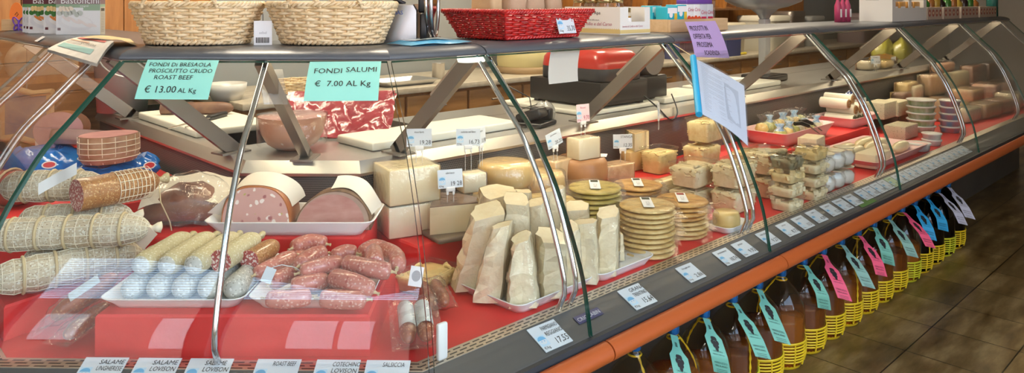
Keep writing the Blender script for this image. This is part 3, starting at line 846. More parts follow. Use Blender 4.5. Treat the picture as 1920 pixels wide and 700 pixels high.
# ------------------------------------------------ wooden tray with juice cartons
wt = Vector((2.805, 1.862, SZ))
t = thing('wooden_tray', 'shallow pale wooden crate tray holding drink cartons on the shelf', 'tray', wt)
w, d, h = .446, .20, .052
MB().box((0, -d/2+.006, 0), (w, .012, h)).build('front_board', WOODL, t); MB().box((0, d/2-.006, 0), (w, .012, h)).build('rear_board', WOODL, t)
for s in (-1, 1): MB().box((s*(w/2-.006), 0, 0), (.012, d-.026, h)).build('end_board', WOODL, t)
MB().box((0, 0, .0), (w-.026, d-.026, .006)).build('base_board', WOODL, t)
TEAL = P('teal carton', (.02, .42, .55), .4); YEL = P('yellow print', (.80, .55, .05), .5)
def pack(loc, sz, label, mats, draw, rot=0.0):
    mb = MB().box((0, 0, 0), sz, 0, bev=.003); draw(mb, -sz[1]/2-.0006, sz)
    o = mb.build('drink_carton', mats, None, loc, rot); tag(o, label, 'carton', 'drink cartons in the wooden tray'); return o
def dr_teal(mb, y, s):
    w, h = s[0]/2, s[2]
    mb.add([(-w, y, h*.72), (w, y, h*.72), (w, y, h*.95), (-w, y, h*.95)], [(0, 1, 2, 3)], 1)
    mb.add([(w*.4, y, 0), (w, y, 0), (w, y, h*.72), (w*.4, y, h*.72)], [(0, 1, 2, 3)], 2)
    mb.poly([(-w*.3+.013*math.cos(a), y-.0003, h*.66+.013*math.sin(a)) for a in [2*PI*k/14 for k in range(14)]], 1)
    mb.text('latte', .018, lambda a, b: (-w*.2+a, y-.0003, h*.25+b), 1, 'CENTER')
def dr_pom(mb, y, s):
    w, h = s[0]/2, s[2]
    for (cx, cz, r) in ((0, .026, .020), (.014, .040, .017), (-.012, .045, .015), (.022, .022, .014)):
        mb.poly([(cx+r*math.cos(a), y-.0002*cz*60, cz+r*math.sin(a)) for a in [2*PI*k/14 for k in range(14)]], 1)
    mb.text('Cirio', .022, lambda a, b: (a, y-.0006, h*.72+b), 2, 'CENTER', .2)
TM = [TEAL, PAPER, YEL]; CM = [P('carton white', (.84, .86, .87), .35), P('tomato print', (.75, .10, .03), .45), P('crimson print', (.55, .02, .08), .5)]
for k in range(3): pack(wt+Vector(((-.172, -.172, -.100)[k], (-.045, .03, -.045)[k], .0066)), (.068, .06, .098+.004*k), 'teal and white milk carton in the wooden tray, %s' % ('at its left front corner', 'behind the corner one', 'second along the front')[k], TM, dr_teal)
for k in range(2): pack(wt+Vector((-.037+.052*k, -.045, .0066)), (.050, .06, .108), 'white tomato puree carton with red print, %s in the tray' % ('left one', 'right one')[k], CM, dr_pom)
def dr_g(mb, y, s):
    w, h = s[0]/2, s[2]
    mb.text('Cirio', .024, lambda a, b: (a, y-.0006, h*.60+b), 1, 'CENTER', .2); mb.text('Cirio', .024, lambda a, b: (a, y-.0006, h*.15+b), 1, 'CENTER', .2)
    mb.add([(-w*.8, y, h*.42), (w*.8, y, h*.42), (w*.8, y, h*.50), (-w*.8, y, h*.50)], [(0, 1, 2, 3)], 1)
GM = [P('carton grey blue', (.58, .62, .68), .4), CM[2]]
for k in range(2): pack(wt+Vector((.067+.052*k, -.045, .0066)), (.050, .06, .108), 'grey carton with crimson script, %s at the right of the tray' % ('left one' if k == 0 else 'right one'), GM, dr_g)
mb = MB().box((0, 0, 0), (.20, .055, .02), 0, bev=.004); o = mb.build('purple_packet', P('purple packet', (.16, .07, .36), .3), None, wt+Vector((.04, -.045, .1152)), 0); tag(o, 'flat purple packet lying across the tops of the tomato cartons', 'packet')
def wrap(u, v):
    a = u*2*PI; return Vector((wt.x+.165+.012*math.cos(a)*(1+.4*math.sin(5*v*3)), wt.y-.045+.026*math.sin(a), SZ+.0075+.122*v))
o = MB().sheet(wrap, 16, 6, 0).build('torn_wrapping', BAG); tag(o, 'torn clear wrapping sticking up at the right end of the drink cartons', 'wrapper')
# ------------------------------------------------ white perforated crate, jar boxes, bottles at the far end
cp = Vector((5.23, 1.83, SZ))
t = thing('white_crate', 'white cardboard fruit crate standing on the far part of the shelf', 'crate', cp)
mb = MB(); w, d, h = .62, .20, .205
mb.box((-w/2+.002, 0, 0), (.004, d, h))
mb.box((w/2-.002, 0, 0), (.004, d, h)).box((0, d/2-.002, 0), (w-.01, .004, h)).box((0, 0, .0), (w-.01, d-.01, .004))
mb.box((0, -d/2+.002, 0), (w-.01, .004, .085)).box((0, -d/2+.002, .135), (w-.01, .004, h-.135))
for s in (-1, 0, 1): mb.box((s*(w/2-.03), -d/2+.002, .085), (.05, .004, .05))
mb.add([(-w/2-.0006, -.02, .135), (-w/2-.0006, .06, .135), (-w/2-.0006, .055, .152), (-w/2-.0006, -.015, .152)], [(3, 2, 1, 0)], 1)
mb.build('crate_body', [P('white crate card', (.66, .66, .64), .6), P('dark green slot', (.01, .07, .04), .6)], t)
for k in range(4):
    o = MB().box((0, 0, 0), (.115, .09, .12), 0, bev=.006).box((0, -.046, .04), (.08, .001, .05), 1).build('food_packet', [P('orange packet', (.55, .28, .06), .4), PAPER], None, cp+Vector((-.20+.13*k, -.035, .0045)))
    tag(o, 'orange packet showing through the slot of the white crate, %s from left' % ORD[k], 'packet', 'packets in the white crate')
def jarbox(x, wid, label):
    mb = MB().box((0, 0, 0), (wid, .10, .085), 0)
    for k in range(max(2, int(wid/.075))):
        cx = -wid/2+wid*(k+.5)/max(2, int(wid/.075))
        mb.poly([(cx+.026*math.cos(a), -.0507, .046+.026*math.sin(a)) for a in [2*PI*q/14 for q in range(14)]], 1)
        mb.poly([(cx+.014*math.cos(a), -.0512, .046+.010*math.sin(a)) for a in [2*PI*q/12 for q in range(12)]], 2)
    o = mb.build('jar_carton', [P('beige carton', (.44, .36, .29), .65), P('brown red print', (.30, .07, .05), .6), P('cream print', (.62, .50, .33), .6)], None, Vector((x, 1.80, SZ))); tag(o, label, 'box', 'jar cartons at the far end'); return o
jarbox(5.78, .30, 'beige printed jar carton next to the white crate'); jarbox(6.15, .36, 'beige printed jar carton, second beyond the white crate')
jarbox(6.60, .44, 'beige printed jar carton, third beyond the white crate'); jarbox(7.10, .48, 'beige printed jar carton at the far end of the shelf')
def bottle(loc, r, h, col, capc, label, neck=.3):
    t = thing('bottle', label, 'bottle', loc, 0, 'bottles on the far shelf')
    MB().lathe([(.003, 0), (r, .0), (r, h*(1-neck)), (r*.4, h*(1-neck*.55)), (r*.36, h*.92)], 16).build('body', P(col[0], col[1], .15, trans=.2), t)
    MB().lathe([(r*.42, h*.90), (r*.44, h), (.002, h)], 12, caps=False).build('cap', capc, t); return t
GCAP = P('gold cap', (.55, .42, .12), .3, .8)
for k, x in enumerate((5.70, 5.80, 5.90, 6.02, 6.13, 6.25, 6.38, 6.52, 6.66, 6.80, 6.95, 7.10, 7.25)):
    col = [('amber sauce', (.30, .12, .03)), ('green oil', (.04, .16, .03)), ('dark vinegar', (.02, .012, .012)), ('golden oil', (.42, .30, .05))][k*7 % 4]
    bottle(Vector((x, 1.89, SZ)), .032, .165+.02*(k % 3), col, GCAP if k % 3 else P('dark cap', (.02, .02, .03), .4), 'small %s bottle behind the jar cartons, %s from the white crate' % (col[0].split()[0], ORD[k]))
o = bottle(Vector((7.415, 1.80, SZ)), .045, .30, ('blue green glass', (.03, .16, .14)), GOLD, 'tall blue green glass bottle at the very end of the shelf')
for k in range(3):
    o = MB().lathe([(.003, 0), (.020, .0), (.020, .10), (.010, .13), (.010, .15)], 12).box((0, -.021, .03), (.02, .002, .05), 1).build('small_tube', [P('rose tube', (.45, .05, .14), .35), PAPER], None, Vector((4.62+.07*k, 1.94, SZ))); tag(o, 'rose red squeeze bottle beside the white crate, %s from left' % ORD[k], 'bottle', 'rose bottles')
# ---------------------------------------------------------------- food materials
def spots(name, base, spotcols, scale=60, thr=.38, rough=.5, base2=None, bs=50, bmp=.15, coat=.0, stretch=None, vs=9):
    """a mottled base with voronoi flecks of other colours"""
    m, nt, out = new_mat(name)
    b = nt.nodes.new('ShaderNodeBsdfPrincipled'); nt.links.new(b.outputs[0], out.inputs[0])
    b.inputs['Roughness'].default_value = rough; b.inputs['Coat Weight'].default_value = coat
    oc = coords(nt)
    if stretch: oc = scaled(nt, oc, stretch)
    col = ramp(nt, noise(nt, oc, vs, 5), [(.35, base2 or base), (.65, base)])
    for k, (c, sc, th) in enumerate(spotcols):
        v = nt.nodes.new('ShaderNodeTexVoronoi'); v.inputs['Scale'].default_value = sc
        mp = nt.nodes.new('ShaderNodeMapping'); mp.inputs['Location'].default_value = (k*3.7, k*1.3, k*2.1)
        nt.links.new(oc, mp.inputs['Vector'])
        ad = nt.nodes.new('ShaderNodeVectorMath'); ad.operation = 'MULTIPLY_ADD'
        nn = nt.nodes.new('ShaderNodeTexNoise'); nn.inputs['Scale'].default_value = sc*.9; nt.links.new(oc, nn.inputs['Vector'])
        ad.inputs[1].default_value = (.8/sc,)*3
        nt.links.new(nn.outputs['Color'], ad.inputs[0]); nt.links.new(mp.outputs['Vector'], ad.inputs[2]); nt.links.new(ad.outputs['Vector'], v.inputs['Vector'])
        col = mixc(nt, ramp(nt, v.outputs['Distance'], [(max(0, th-.06), (1, 1, 1)), (th, (0, 0, 0))]), col, c)
    nt.links.new(col, b.inputs['Base Color'])
    nt.links.new(bump(nt, noise(nt, oc, bs), bmp, .003), b.inputs['Normal'])
    MATS[name] = m; return m
MOLD = spots('salami mould', (.62, .54, .40), [((.72, .68, .57), 120, .40), ((.30, .21, .13), 150, .25)], base2=(.46, .36, .23), rough=.8)
MOLDY = spots('yellow salami skin', (.60, .53, .32), [((.72, .67, .50), 130, .34), ((.36, .29, .15), 150, .2)], base2=(.50, .43, .24), rough=.75)
MOLDG = spots('grey salami end', (.60, .60, .55), [((.76, .75, .70), 110, .34), ((.26, .24, .20), 130, .26)], base2=(.42, .42, .38), rough=.8)
CUTS = spots('salami cut face', (.46, .10, .09), [((.82, .68, .62), 110, .40), ((.80, .70, .66), 170, .3)], base2=(.36, .06, .06), rough=.35, coat=.2)
SKIN = spots('brown salami skin', (.42, .20, .07), [((.58, .38, .18), 150, .36), ((.18, .07, .03), 160, .26)], base2=(.30, .12, .04), rough=.4, coat=.2)
RAWS = spots('raw sausage', (.55, .20, .155), [((.70, .42, .35), 120, .36), ((.44, .11, .09), 70, .28)], base2=(.52, .18, .14), rough=.3, coat=.35, bmp=.1)
MORT = spots('mortadella face', (.62, .37, .34), [((.84, .76, .72), 38, .27), ((.42, .42, .10), 26, .13), ((.36, .13, .14), 30, .20)], base2=(.56, .32, .29), rough=.35, coat=.15, bmp=.05)
MSKIN = P('mortadella rind', (.48, .17, .055), .4, col2=(.38, .12, .04), vs=14, coat=.2)
RBEEF = P('roast beef face', (.50, .28, .245), .38, col2=(.42, .19, .17), vs=16, stretch=(1, 1, 3), bmp=.08, bs=40, coat=.15)
RCRUST = P('roast beef crust', (.22, .12, .065), .55, col2=(.10, .05, .025), vs=40, bmp=.4, bs=70)
RRIM = P('roast beef grey rim', (.42, .30, .24), .45, var=.15, vs=20)
HAMF = P('cooked ham face', (.70, .36, .34), .33, col2=(.58, .24, .24), vs=13, stretch=(1, 1.6, 1), coat=.25, bmp=.06, bs=30)
HAMD = P('dark ham face', (.50, .27, .28), .35, col2=(.40, .19, .21), vs=15, coat=.3, bmp=.06, bs=30)
HAMS = P('netted ham rind', (.50, .32, .20), .45, col2=(.36, .19, .10), vs=22, bmp=.3, bs=26, coat=.2)
FAT = P('white fat paper', (.80, .72, .58), .6, var=.1, vs=10)
WAXP = P('waxed paper', (.82, .76, .66), .55, bmp=.3, bs=9, bd=.006)
NET = P('netting', (.84, .77, .62), .7)
STRING = P('butcher string', (.62, .50, .30), .8)
PROS = P('cured ham meat', (.34, .15, .09), .35, col2=(.14, .05, .03), vs=12, coat=.5, bmp=.2, bs=30)
BLUEB = P('blue food bag', (.012, .13, .52), .16, col2=(.02, .22, .66), vs=9, bmp=.7, bs=16, bd=.012, coat=.4)
def step(name, pts, z0, z1, label):
    """a block covered in red paper cloth"""
    mb = MB(); n = len(pts)
    ctr = sum((Vector(p) for p in pts), Vector((0, 0, 0)))/n
    q = [Vector((p[0], p[1], 0)) for p in pts]
    def ins(k): return [p+(ctr-p).normalized()*k for p in q]
    ctr.z = 0
    mb.loft([[(p.x, p.y, z0) for p in ins(0)], [(p.x, p.y, z1-.006) for p in ins(.001)], [(p.x, p.y, z1) for p in ins(.007)]], 0, False)
    o = mb.build(name, CLOTH); tag(o, label, 'display step'); return o
def cpt(k, t, z=0):
    pp = path(t); return pp[1].lerp(pp[2], k)
# chamfer step, upper chamfer step, left steps, long run steps
DT = DZ+.0015
step('display_step', [F(-.985, 1.775), F(-.335, 1.775), F(-.335, 2.16), F(-.985, 2.16)], DT, .66, 'low red cloth covered step under the trays of small salami and sausages')
step('display_step', [F(-1.10, 2.168), F(-.43, 2.168), F(-.43, 2.405), F(-1.10, 2.405)], DT, .72, 'higher red cloth covered step under the mortadella and roast beef')
step('display_step', [(.378, 2.205, 0), (.70, 2.30, 0), (.745, 2.52, 0), (.378, 2.47, 0)], DT, .648, 'red cloth covered step under the pile of netted salami on the left')
step('display_step', [(.40, 2.66, 0), (1.05, 2.66, 0), (1.05, 3.95, 0), (.40, 3.95, 0)], DT, .74, 'tall dark red cloth covered step under the cooked hams at far left')
step('display_step', [(1.372, 1.845, 0), (2.74, 1.845, 0), (2.74, 2.105, 0), (1.372, 2.105, 0)], DT, .655, 'long red cloth covered step under the cut cheese wheels')
def tray_mesh(w, d, h, r=.03, th=.004, flare=1.10):
    mb = MB()
    o = [rrect(w, d, r, 4), rrect(w*flare, d*flare, r, 4)]
    A = lambda s, z, e=0: [(p[0]*s*(1-e), p[1]*s*(1-e), z) for p in o[0]]
    k = 1/flare
    rings = [A(.90*k, 0), A(.94*k, .0), A(.98*k, h*.3), A(1.0, h-.003), A(1.015, h), A(1.0, h+.001), A(.985, h-.002), A(.955*k+.01, h*.3+th), A(.90*k, th)]
    mb.loft(rings, 0, True, caps=True); return mb
def tray(name, loc, rot, w, d, h, mat, label, cat='tray', group=None):
    o = tray_mesh(w, d, h).build(name, mat, None, loc, rot); return tag(o, label, cat, group)
# ---------------------------------------------------------------- salami
def axis_rot(p0, p1):
    d = (p1-p0).normalized()
    return Euler((0, -math.asin(max(-1, min(1, d.z))), math.atan2(d.y, d.x))), (p1-p0).length
def rod(L, r, n=14, seg=22, taper=(.25, .25), wob=.03, lumps=0, seed=1):
    rr = random.Random(seed); rings = []
    xs = []
    for k in range(n+1):
        f = k/n; xs.append(f)
    xs = [0, .006, .02, .045] + [.07+.86*k/(n-4) for k in range(n-3)] + [.955, .98, .994, 1]
    for f in xs:
        s = 1.0
        e0 = taper[0]*r/L*2.2; e1 = taper[1]*r/L*2.2
        if f < e0: s = math.sqrt(max(.0004, 1-((e0-f)/e0)**2))
        if f > 1-e1: s = math.sqrt(max(.0004, 1-((f-1+e1)/e1)**2))
        if lumps: s *= 1-.10*abs(math.cos(PI*f*lumps))**5
        q = r*s*(1+rr.uniform(-wob, wob)*.5)
        rings.append([(f*L, q*math.cos(a), q*math.sin(a)) for a in [2*PI*j/seg for j in range(seg)]])
    return rings
def salami(p0, p1, r, label, mat, group, cat='salami', lumps=0, net=False, knot=True, cut=False, seed=1, taper=(.6, .9), endmat=None, name='salami'):
    rot, L = axis_rot(p0, p1)
    t = thing(name, label, cat, p0, rot, group)
    mb = MB(); rings = rod(L, r, 16, 24, (0.05 if cut else taper[0], taper[1]), .03, lumps, seed)
    if cut: rings = rings[3:]; rings[0] = [(0, y, z) for (_, y, z) in rings[0]]
    mb.loft(rings, 0, True, capmi=1 if cut else 0)
    if endmat: 
        for k, f in enumerate(mb.f):
            if max(mb.v[i][0] for i in f) < r*.75: mb.m[k] = 2
    mb.build('body', [mat, CUTS, endmat or mat], t)
    if knot:
        mb = MB().lathe([(r*.22, 0), (r*.13, .008), (r*.30, .020), (r*.36, .030), (r*.1, .034)], 10, M=TR((L-.004, 0, 0), 0, PI/2, 0), wob=.15)
        mb.build('tied_end', MOLDY if not net else NET, t)
    if net:
        mb = MB(); R1 = 1.025
        rg = rings
        for k in range(2, len(rg)-2): mb.tube([(p[0], p[1]*R1, p[2]*R1) for p in rg[k]][::2], .0011, 4, closed=True)
        fine = int(L/.022)
        for j in range(0, 24, 2):
            mb.tube([(p[j][0], p[j][1]*R1, p[j][2]*R1) for p in rg[1:-1]], .0011, 4)
        mb.build('netting', NET, t)
        if lumps:
            mb = MB()
            for k in range(1, lumps):
                x = L*k/lumps
                mb.tube([(x, r*1.0*math.cos(a), r*1.0*math.sin(a)) for a in [2*PI*q/20 for q in range(20)]], .0040, 6, closed=True)
            mb.build('binding_string', STRING, t)
    return t
# tray of small salami on the chamfer step
tray('foam_tray', F(-.815, 1.955, .6605), RC, .345, .33, .030, FOAM, 'white foam tray heaped with small whole salami in front', 'tray', 'foam trays')
GS = 'small salami on the white tray'
for k, px in enumerate((235, 283, 331, 380, 429)):
    r0 = (px-960)/FPX*1.81
    salami(F(r0, 1.815, .6985), F(r0+.012, 2.035, .6985), .0295, 'mouldy small salami in the bottom row of the tray, %s from left' % ORD[k], MOLDG, GS, seed=k+3)
for k, px in enumerate((258, 307, 357)):
    r0 = (px-960)/FPX*1.83
    salami(F(r0, 1.825, .7535), F(r0+.028, 2.055, .7565), .0285, 'yellowish small salami on top of the tray pile, %s from left' % ORD[k], MOLDY, GS, seed=k+13, endmat=MOLDG)
r0 = (408-960)/FPX*1.86
salami(F(r0+.003, 1.87, .7535), F(r0+.035, 2.05, .756), .0290, 'cut small salami showing its red face on the tray pile', MOLDY, GS, cut=True, seed=21)
r0 = (462-960)/FPX*1.9
salami(F(r0, 1.92, .7380), F(r0+.03, 2.05, .738), .0260, 'short brownish cut salami end at the right of the tray pile', SKIN, GS, cut=True, seed=22, knot=False)
# tray of raw sausages
tray('foam_tray', F(-.485, 1.955, .6605), RC, .295, .33, .032, FOAM, 'white foam tray heaped with fresh pink sausages', 'tray', 'foam trays')
GR = 'fresh sausages on the tray'
def sausage(pts, label, r=.022, seed=0):
    P3 = [W(a, b, z) for (a, b, z) in pts]; c = P3[0].copy()
    q = catmull([p-c for p in P3], 12)
    rr = [r*math.sqrt(max(.02, 1-(abs(k/12-.5)*2)**7)) for k in range(13)]
    t = thing('sausage', label, 'sausage', c, 0, GR)
    mb = MB().tube(q, rr, 14); mb.build('body', RAWS, t)
    d = (q[0]-q[1]).normalized(); d2 = (q[-1]-q[-2]).normalized()
    MB().tube([q[0]-d*.003, q[0]+d*.007, q[0]+d*.014], [r*.25, r*.12, r*.2], 7).build('tied_tip', STRING, t)
    MB().tube([q[-1]-d2*.003, q[-1]+d2*.007, q[-1]+d2*.013], [r*.25, r*.12, r*.2], 7).build('tied_tip', STRING, t)
    return t
SL = [([(478, 516, .712), (515, 498, .714), (552, 480, .712)], 'long sausage at the left edge of the pile with a white tag'),
      ([(548, 466, .716), (580, 454, .720), (612, 458, .716)], 'sausage at the back left of the pile'),
      ([(560, 500, .735), (585, 482, .738), (610, 476, .735)], 'sausage lying on top with white string'),
      ([(625, 484, .728), (646, 474, .732), (668, 476, .728)], 'short sausage on top in the middle back'),
      ([(676, 478, .712), (700, 464, .720), (725, 470, .715)], 'sausage at the back right of the pile'),
      ([(715, 466, .722), (742, 482, .722), (744, 503, .722)], 'curved sausage bending round the right edge'),
      ([(562, 512, .730), (600, 500, .738), (640, 492, .730)], 'sausage lying level in the middle of the pile'),
      ([(645, 492, .738), (690, 503, .740), (734, 510, .735)], 'long level sausage on top at the right'),
      ([(700, 470, .738), (702, 485, .744), (704, 498, .738)], 'short upright looking sausage inside the right bend'),
      ([(508, 532, .706), (535, 518, .710), (562, 512, .706)], 'sausage in the left front of the pile'),
      ([(545, 540, .706), (580, 532, .712), (612, 526, .706)], 'sausage in the middle front of the pile'),
      ([(622, 520, .720), (660, 530, .722), (702, 548, .704)], 'thick sausage sloping down at the right front'),
      ([(500, 560, .694), (540, 562, .694), (585, 556, .694)], 'sausage under the pile at the left front of the tray'),
      ([(600, 560, .694), (640, 562, .694), (688, 562, .694)], 'sausage under the pile at the right front of the tray'),
      ([(520, 490, .688), (560, 486, .688), (600, 490, .688)], 'sausage under the pile at the back left'),
      ([(620, 505, .688), (660, 505, .688), (700, 500, .688)], 'sausage under the pile at the back right'),
      ([(560, 525, .694), (600, 522, .694), (640, 530, .694)], 'sausage hidden in the centre of the pile')]
for k, (p, l) in enumerate(SL): sausage(p, 'fresh pink '+l, .0212+.0012*(k % 3), k)
mb = MB().box((0, 0, 0), (.026, .001, .036)); mb.tube([(0, 0, .036), (.02, -.003, .05), (.05, .004, .055), (.08, .01, .05)], .0011, 5)
o = mb.build('paper_tag', P('grey tag', (.60, .66, .70), .6), None, W(497, 530, .715), (-.5, .35, RC)); tag(o, 'small pale paper tag on a string tied to the left sausage', 'tag')
# mortadella and roast beef on their tray
tray('foam_tray', F(-.648, 2.275, .7205), RC, .49, .215, .042, FOAM, 'white foam tray under the cut mortadella and roast beef', 'tray', 'foam trays')
def half_loaf(w, h, d, n=26, sq=2.6, lean=0.0):
    pts = []
    for k in range(n+1):
        a = PI*k/n; c, s = math.cos(a), math.sin(a)
        pts.append((w/2*math.copysign(abs(c)**(2/sq), c)+lean*h*s, h*max(s, 0)**(2/sq)))
    return pts
t = thing('mortadella_half', 'cut mortadella on the foam tray with white fat cubes in its pink face', 'mortadella', F(-.755, 2.215, .7265), RC)
pts = half_loaf(.205, .128, 0)
rings = [[(x*s, y, z*s+.0) for (x, z) in pts] for (y, s) in ((0, 1), (.004, 1.01), (.09, 1.0), (.115, .97), (.125, .9))]
MB().loft(rings, 0, True, capmi=0).build('rind', MSKIN, t)
MB().poly([(x*.965, -.001, z*.965+.002) for (x, z) in pts]).build('cut_face', MORT, t)
def paper(parent, w, h, d, m, name='wrapping_paper', seed=1, a0=.12, a1=.80, sq=2.6, lean=0.0):
    """a sheet of paper folded over the back of the loaf"""
    rr = random.Random(seed); ph = rr.uniform(0, 6)
    def fn(u, v):
        a = PI*(a0+(a1-a0)*u); c, s_ = math.cos(a), math.sin(a)
        k = 1.02+.13*v**1.5+.012*math.sin(11*u+ph)*v
        x = w/2*math.copysign(abs(c)**(2/sq), c)+lean*h*s_; z = h*abs(s_)**(2/sq)
        return (x*k, .018+.012*math.sin(7*u+ph)+(d-.015)*v, z*k)
    return MB().sheet(fn, 20, 6, 0).build(name, m, parent)
paper(t, .205, .128, .11, WAXP, seed=4)
mb = MB().poly([(-.085, -.003, .10), (-.150, .02, .045), (-.115, .03, .035), (-.07, .03, .115)]); mb.build('paper_corner', WAXP, t)
t = thing('roast_beef', 'cut roast beef on the foam tray with dark crust and brown pink face', 'roast beef', F(-.530, 2.215, .7265), RC)
pts = half_loaf(.225, .115, 0, sq=2.05, lean=.10)
rings = [[(x*s, y, z*s) for (x, z) in pts] for (y, s) in ((0, 1), (.005, 1.015), (.08, .98), (.115, .9), (.128, .78))]
MB().loft(rings, 0, True).build('crust', RCRUST, t)
MB().poly([(x*.97, -.0010, z*.97+.001) for (x, z) in pts]).build('outer_rim', RRIM, t)
MB().poly([(x*.90-.006, -.0018, z*.90+.002) for (x, z) in pts]).build('cut_face', RBEEF, t)
paper(t, .225, .117, .11, WAXP, seed=9, a0=.10, a1=.55, sq=2.05, lean=.10)
# cured ham in a vacuum pack behind the small salami
c0 = F(-.990, 2.31, .7215)
t = thing('cured_ham', 'vacuum packed cured ham with white fat between salami pile and mortadella', 'ham', c0, RC+.15)
rr = random.Random(5); rings = []
for k in range(9):
    f = k/8; w = .07*math.sin(PI*min(1, f*.8+.14))**.6; hgt = (.045+.045*math.sin(PI*f))*.72
    rings.append([(-.125+.25*f, w*math.cos(a), hgt+hgt*.95*math.sin(a)*(1+.08*rr.uniform(-1, 1))) for a in [2*PI*j/16 for j in range(16)]])
MB().loft(rings, 0, True).build('meat', PROS, t)
MB().sheet(lambda u, v: (-.128+.262*u, -.070+.150*v+.02*math.sin(3*u), .118-.045*(1-v)**2+.022*math.sin(PI*u)-.01+.004*math.sin(14*u+6*v)), 12, 7, 0).build('fat_layer', FAT, t)
MB().sheet(lambda u, v: (-.130+.26*u, -.095+.14*v, .018+.135*math.sin(PI*min(1, v*.62))**.8*(.55+.45*math.sin(PI*u)) + .004*math.sin(23*u+9*v)), 16, 10, 0).build('vacuum_pouch', FILM, t)
# ---------------------------------------------------------------- pile of netted salami at left
tray('foam_tray', Vector((.565, 2.375, .6485)), .28, .36, .22, .030, FOAM, 'large white foam tray under the pile of netted salami on the left', 'tray', 'foam trays')
GN = 'netted salami pile'
def ns(a, b, z, r, label, back=0.0, **k):
    p0 = W(a[0], a[1], z); p1 = W(b[0], b[1], z)
    off = Vector((FW[0]*back, FW[1]*back, 0)); return salami(p0+off, p1+off, r, label, k.pop('mat', MOLD), GN, **k)
ns((-20, 528), (268, 474), .702, .045, 'netted salami at the bottom front of the left pile', lumps=5, seed=31, net=True)
ns((-20, 528), (250, 474), .702, .043, 'netted salami at the bottom of the left pile behind the front one', .12, lumps=5, seed=32, net=True)
ns((-45, 450), (272, 434), .785, .043, 'netted salami in the middle of the left pile with tied right end', .03, lumps=6, seed=33, net=True)
ns((-45, 450), (190, 436), .785, .041, 'netted salami in the middle of the left pile, half hidden behind', .165, lumps=4, seed=34, net=True)
ns((-45, 368), (160, 362), .866, .0445, 'whole netted salami on top of the left pile', .10, lumps=4, seed=35, knot=False, net=True)
ns((143, 367), (298, 337), .866, .0450, 'large cut salami on top of the left pile showing its marbled red face', .0, mat=SKIN, cut=True, seed=40)
cs = [o for o in bpy.data.objects if o.get('label', '').startswith('large cut salami')][0]
mb = MB()
for k in range(9):
    x = .10+.012*k
    mb.tube([(x, (.0468)*math.cos(a), .0468*math.sin(a)) for a in [2*PI*q/20 for q in range(20)]], .0012, 4, closed=True)
for j in range(12):
    a = 2*PI*j/12; mb.tube([(.10+.018*q, .0468*math.cos(a), .0458*math.sin(a)) for q in range(6)], .0012, 4)
mb.build('netting', NET, cs)
MB().tube([(.215, 0, 0), (.225, -.015, -.01), (.222, -.03, -.06), (.24, -.05, -.12), (.245, -.055, -.16)], .002, 5).build('hanging_string', STRING, cs)
o = MB().box((0, 0, 0), (.030, .001, .065)).build('paper_tag', P('cream tag', (.80, .66, .52), .6), None, W(262, 462, .735), (.2, .75, RC)); tag(o, 'cream paper tag sticking out by the right ends of the netted salami', 'tag')
o = MB().sheet(lambda u, v: (.09*u, .012*math.sin(5*u), .030*v+.05*u), 6, 2, 0).build('plastic_tag', WHITE, None, W(22, 386, .905)+Vector((.07, .07, 0)), RC+.3); tag(o, 'white plastic strip tag lying over the top left salami', 'tag')
# hams behind, blue bags under them
def bagmesh(w, d, h, seed):
    rr = random.Random(seed); ph = [rr.uniform(0, 6.28) for _ in range(6)]
    mb = MB(); n = 44
    rings = []
    for k in range(15):
        f = k/14; s = math.sin(PI*(.08+.84*f))**.55
        rings.append([(w/2*math.cos(a)*s*(1+.08*math.sin(3*a+ph[0]+4*f)+.05*math.sin(7*a+ph[1]-5*f)+.035*math.sin(13*a+ph[5]+9*f)+.02*rr.uniform(-1, 1)), d/2*math.sin(a)*s*(1+.08*math.sin(4*a+ph[2]+3*f)), h*f*(1+.08*math.sin(2*a+ph[3])+.05*math.sin(9*a+ph[4]+7*f))) for a in [2*PI*j/n for j in range(n)]])
    return mb.loft(rings, 0, True)
RB = P('red badge', (.60, .03, .04), .35)
for k, (px, py, Z, w, d, h, lab) in enumerate(((80, 345, 2.80, .32, .24, .115, 'crumpled blue printed food bag under the tall ham at far left'), (190, 350, 2.72, .24, .20, .066, 'crumpled blue printed food bag under the netted ham'), (268, 345, 2.60, .17, .12, .085, 'blue printed food bag end sticking out right of the netted ham'))):
    p = Wd(px, py, Z); p.z = .7405
    if k == 2: p.y = 2.995; p.x = .93; p.z = .7405
    t = thing('blue_bag', lab, 'bag', p, RC+.2*k-.1, 'blue food bags')
    bagmesh(w, d, h, k+5).build('bag_film', BLUEB, t)
    for q in range(2):
        a = (-.9, -2.2)[q]; s = .93
        M = TR((w/2*math.cos(a)*s, d/2*math.sin(a)*s, h*.62), math.radians(68), 0, a+PI/2)
        MB().poly([(.024*math.cos(b), .014*math.sin(b), .005) for b in [2*PI*j/18 for j in range(18)]], 0, M).poly([(.019*math.cos(b), .010*math.sin(b), .006) for b in [2*PI*j/18 for j in range(18)]], 1, M).build('printed_badge', [PAPER, RB], t)
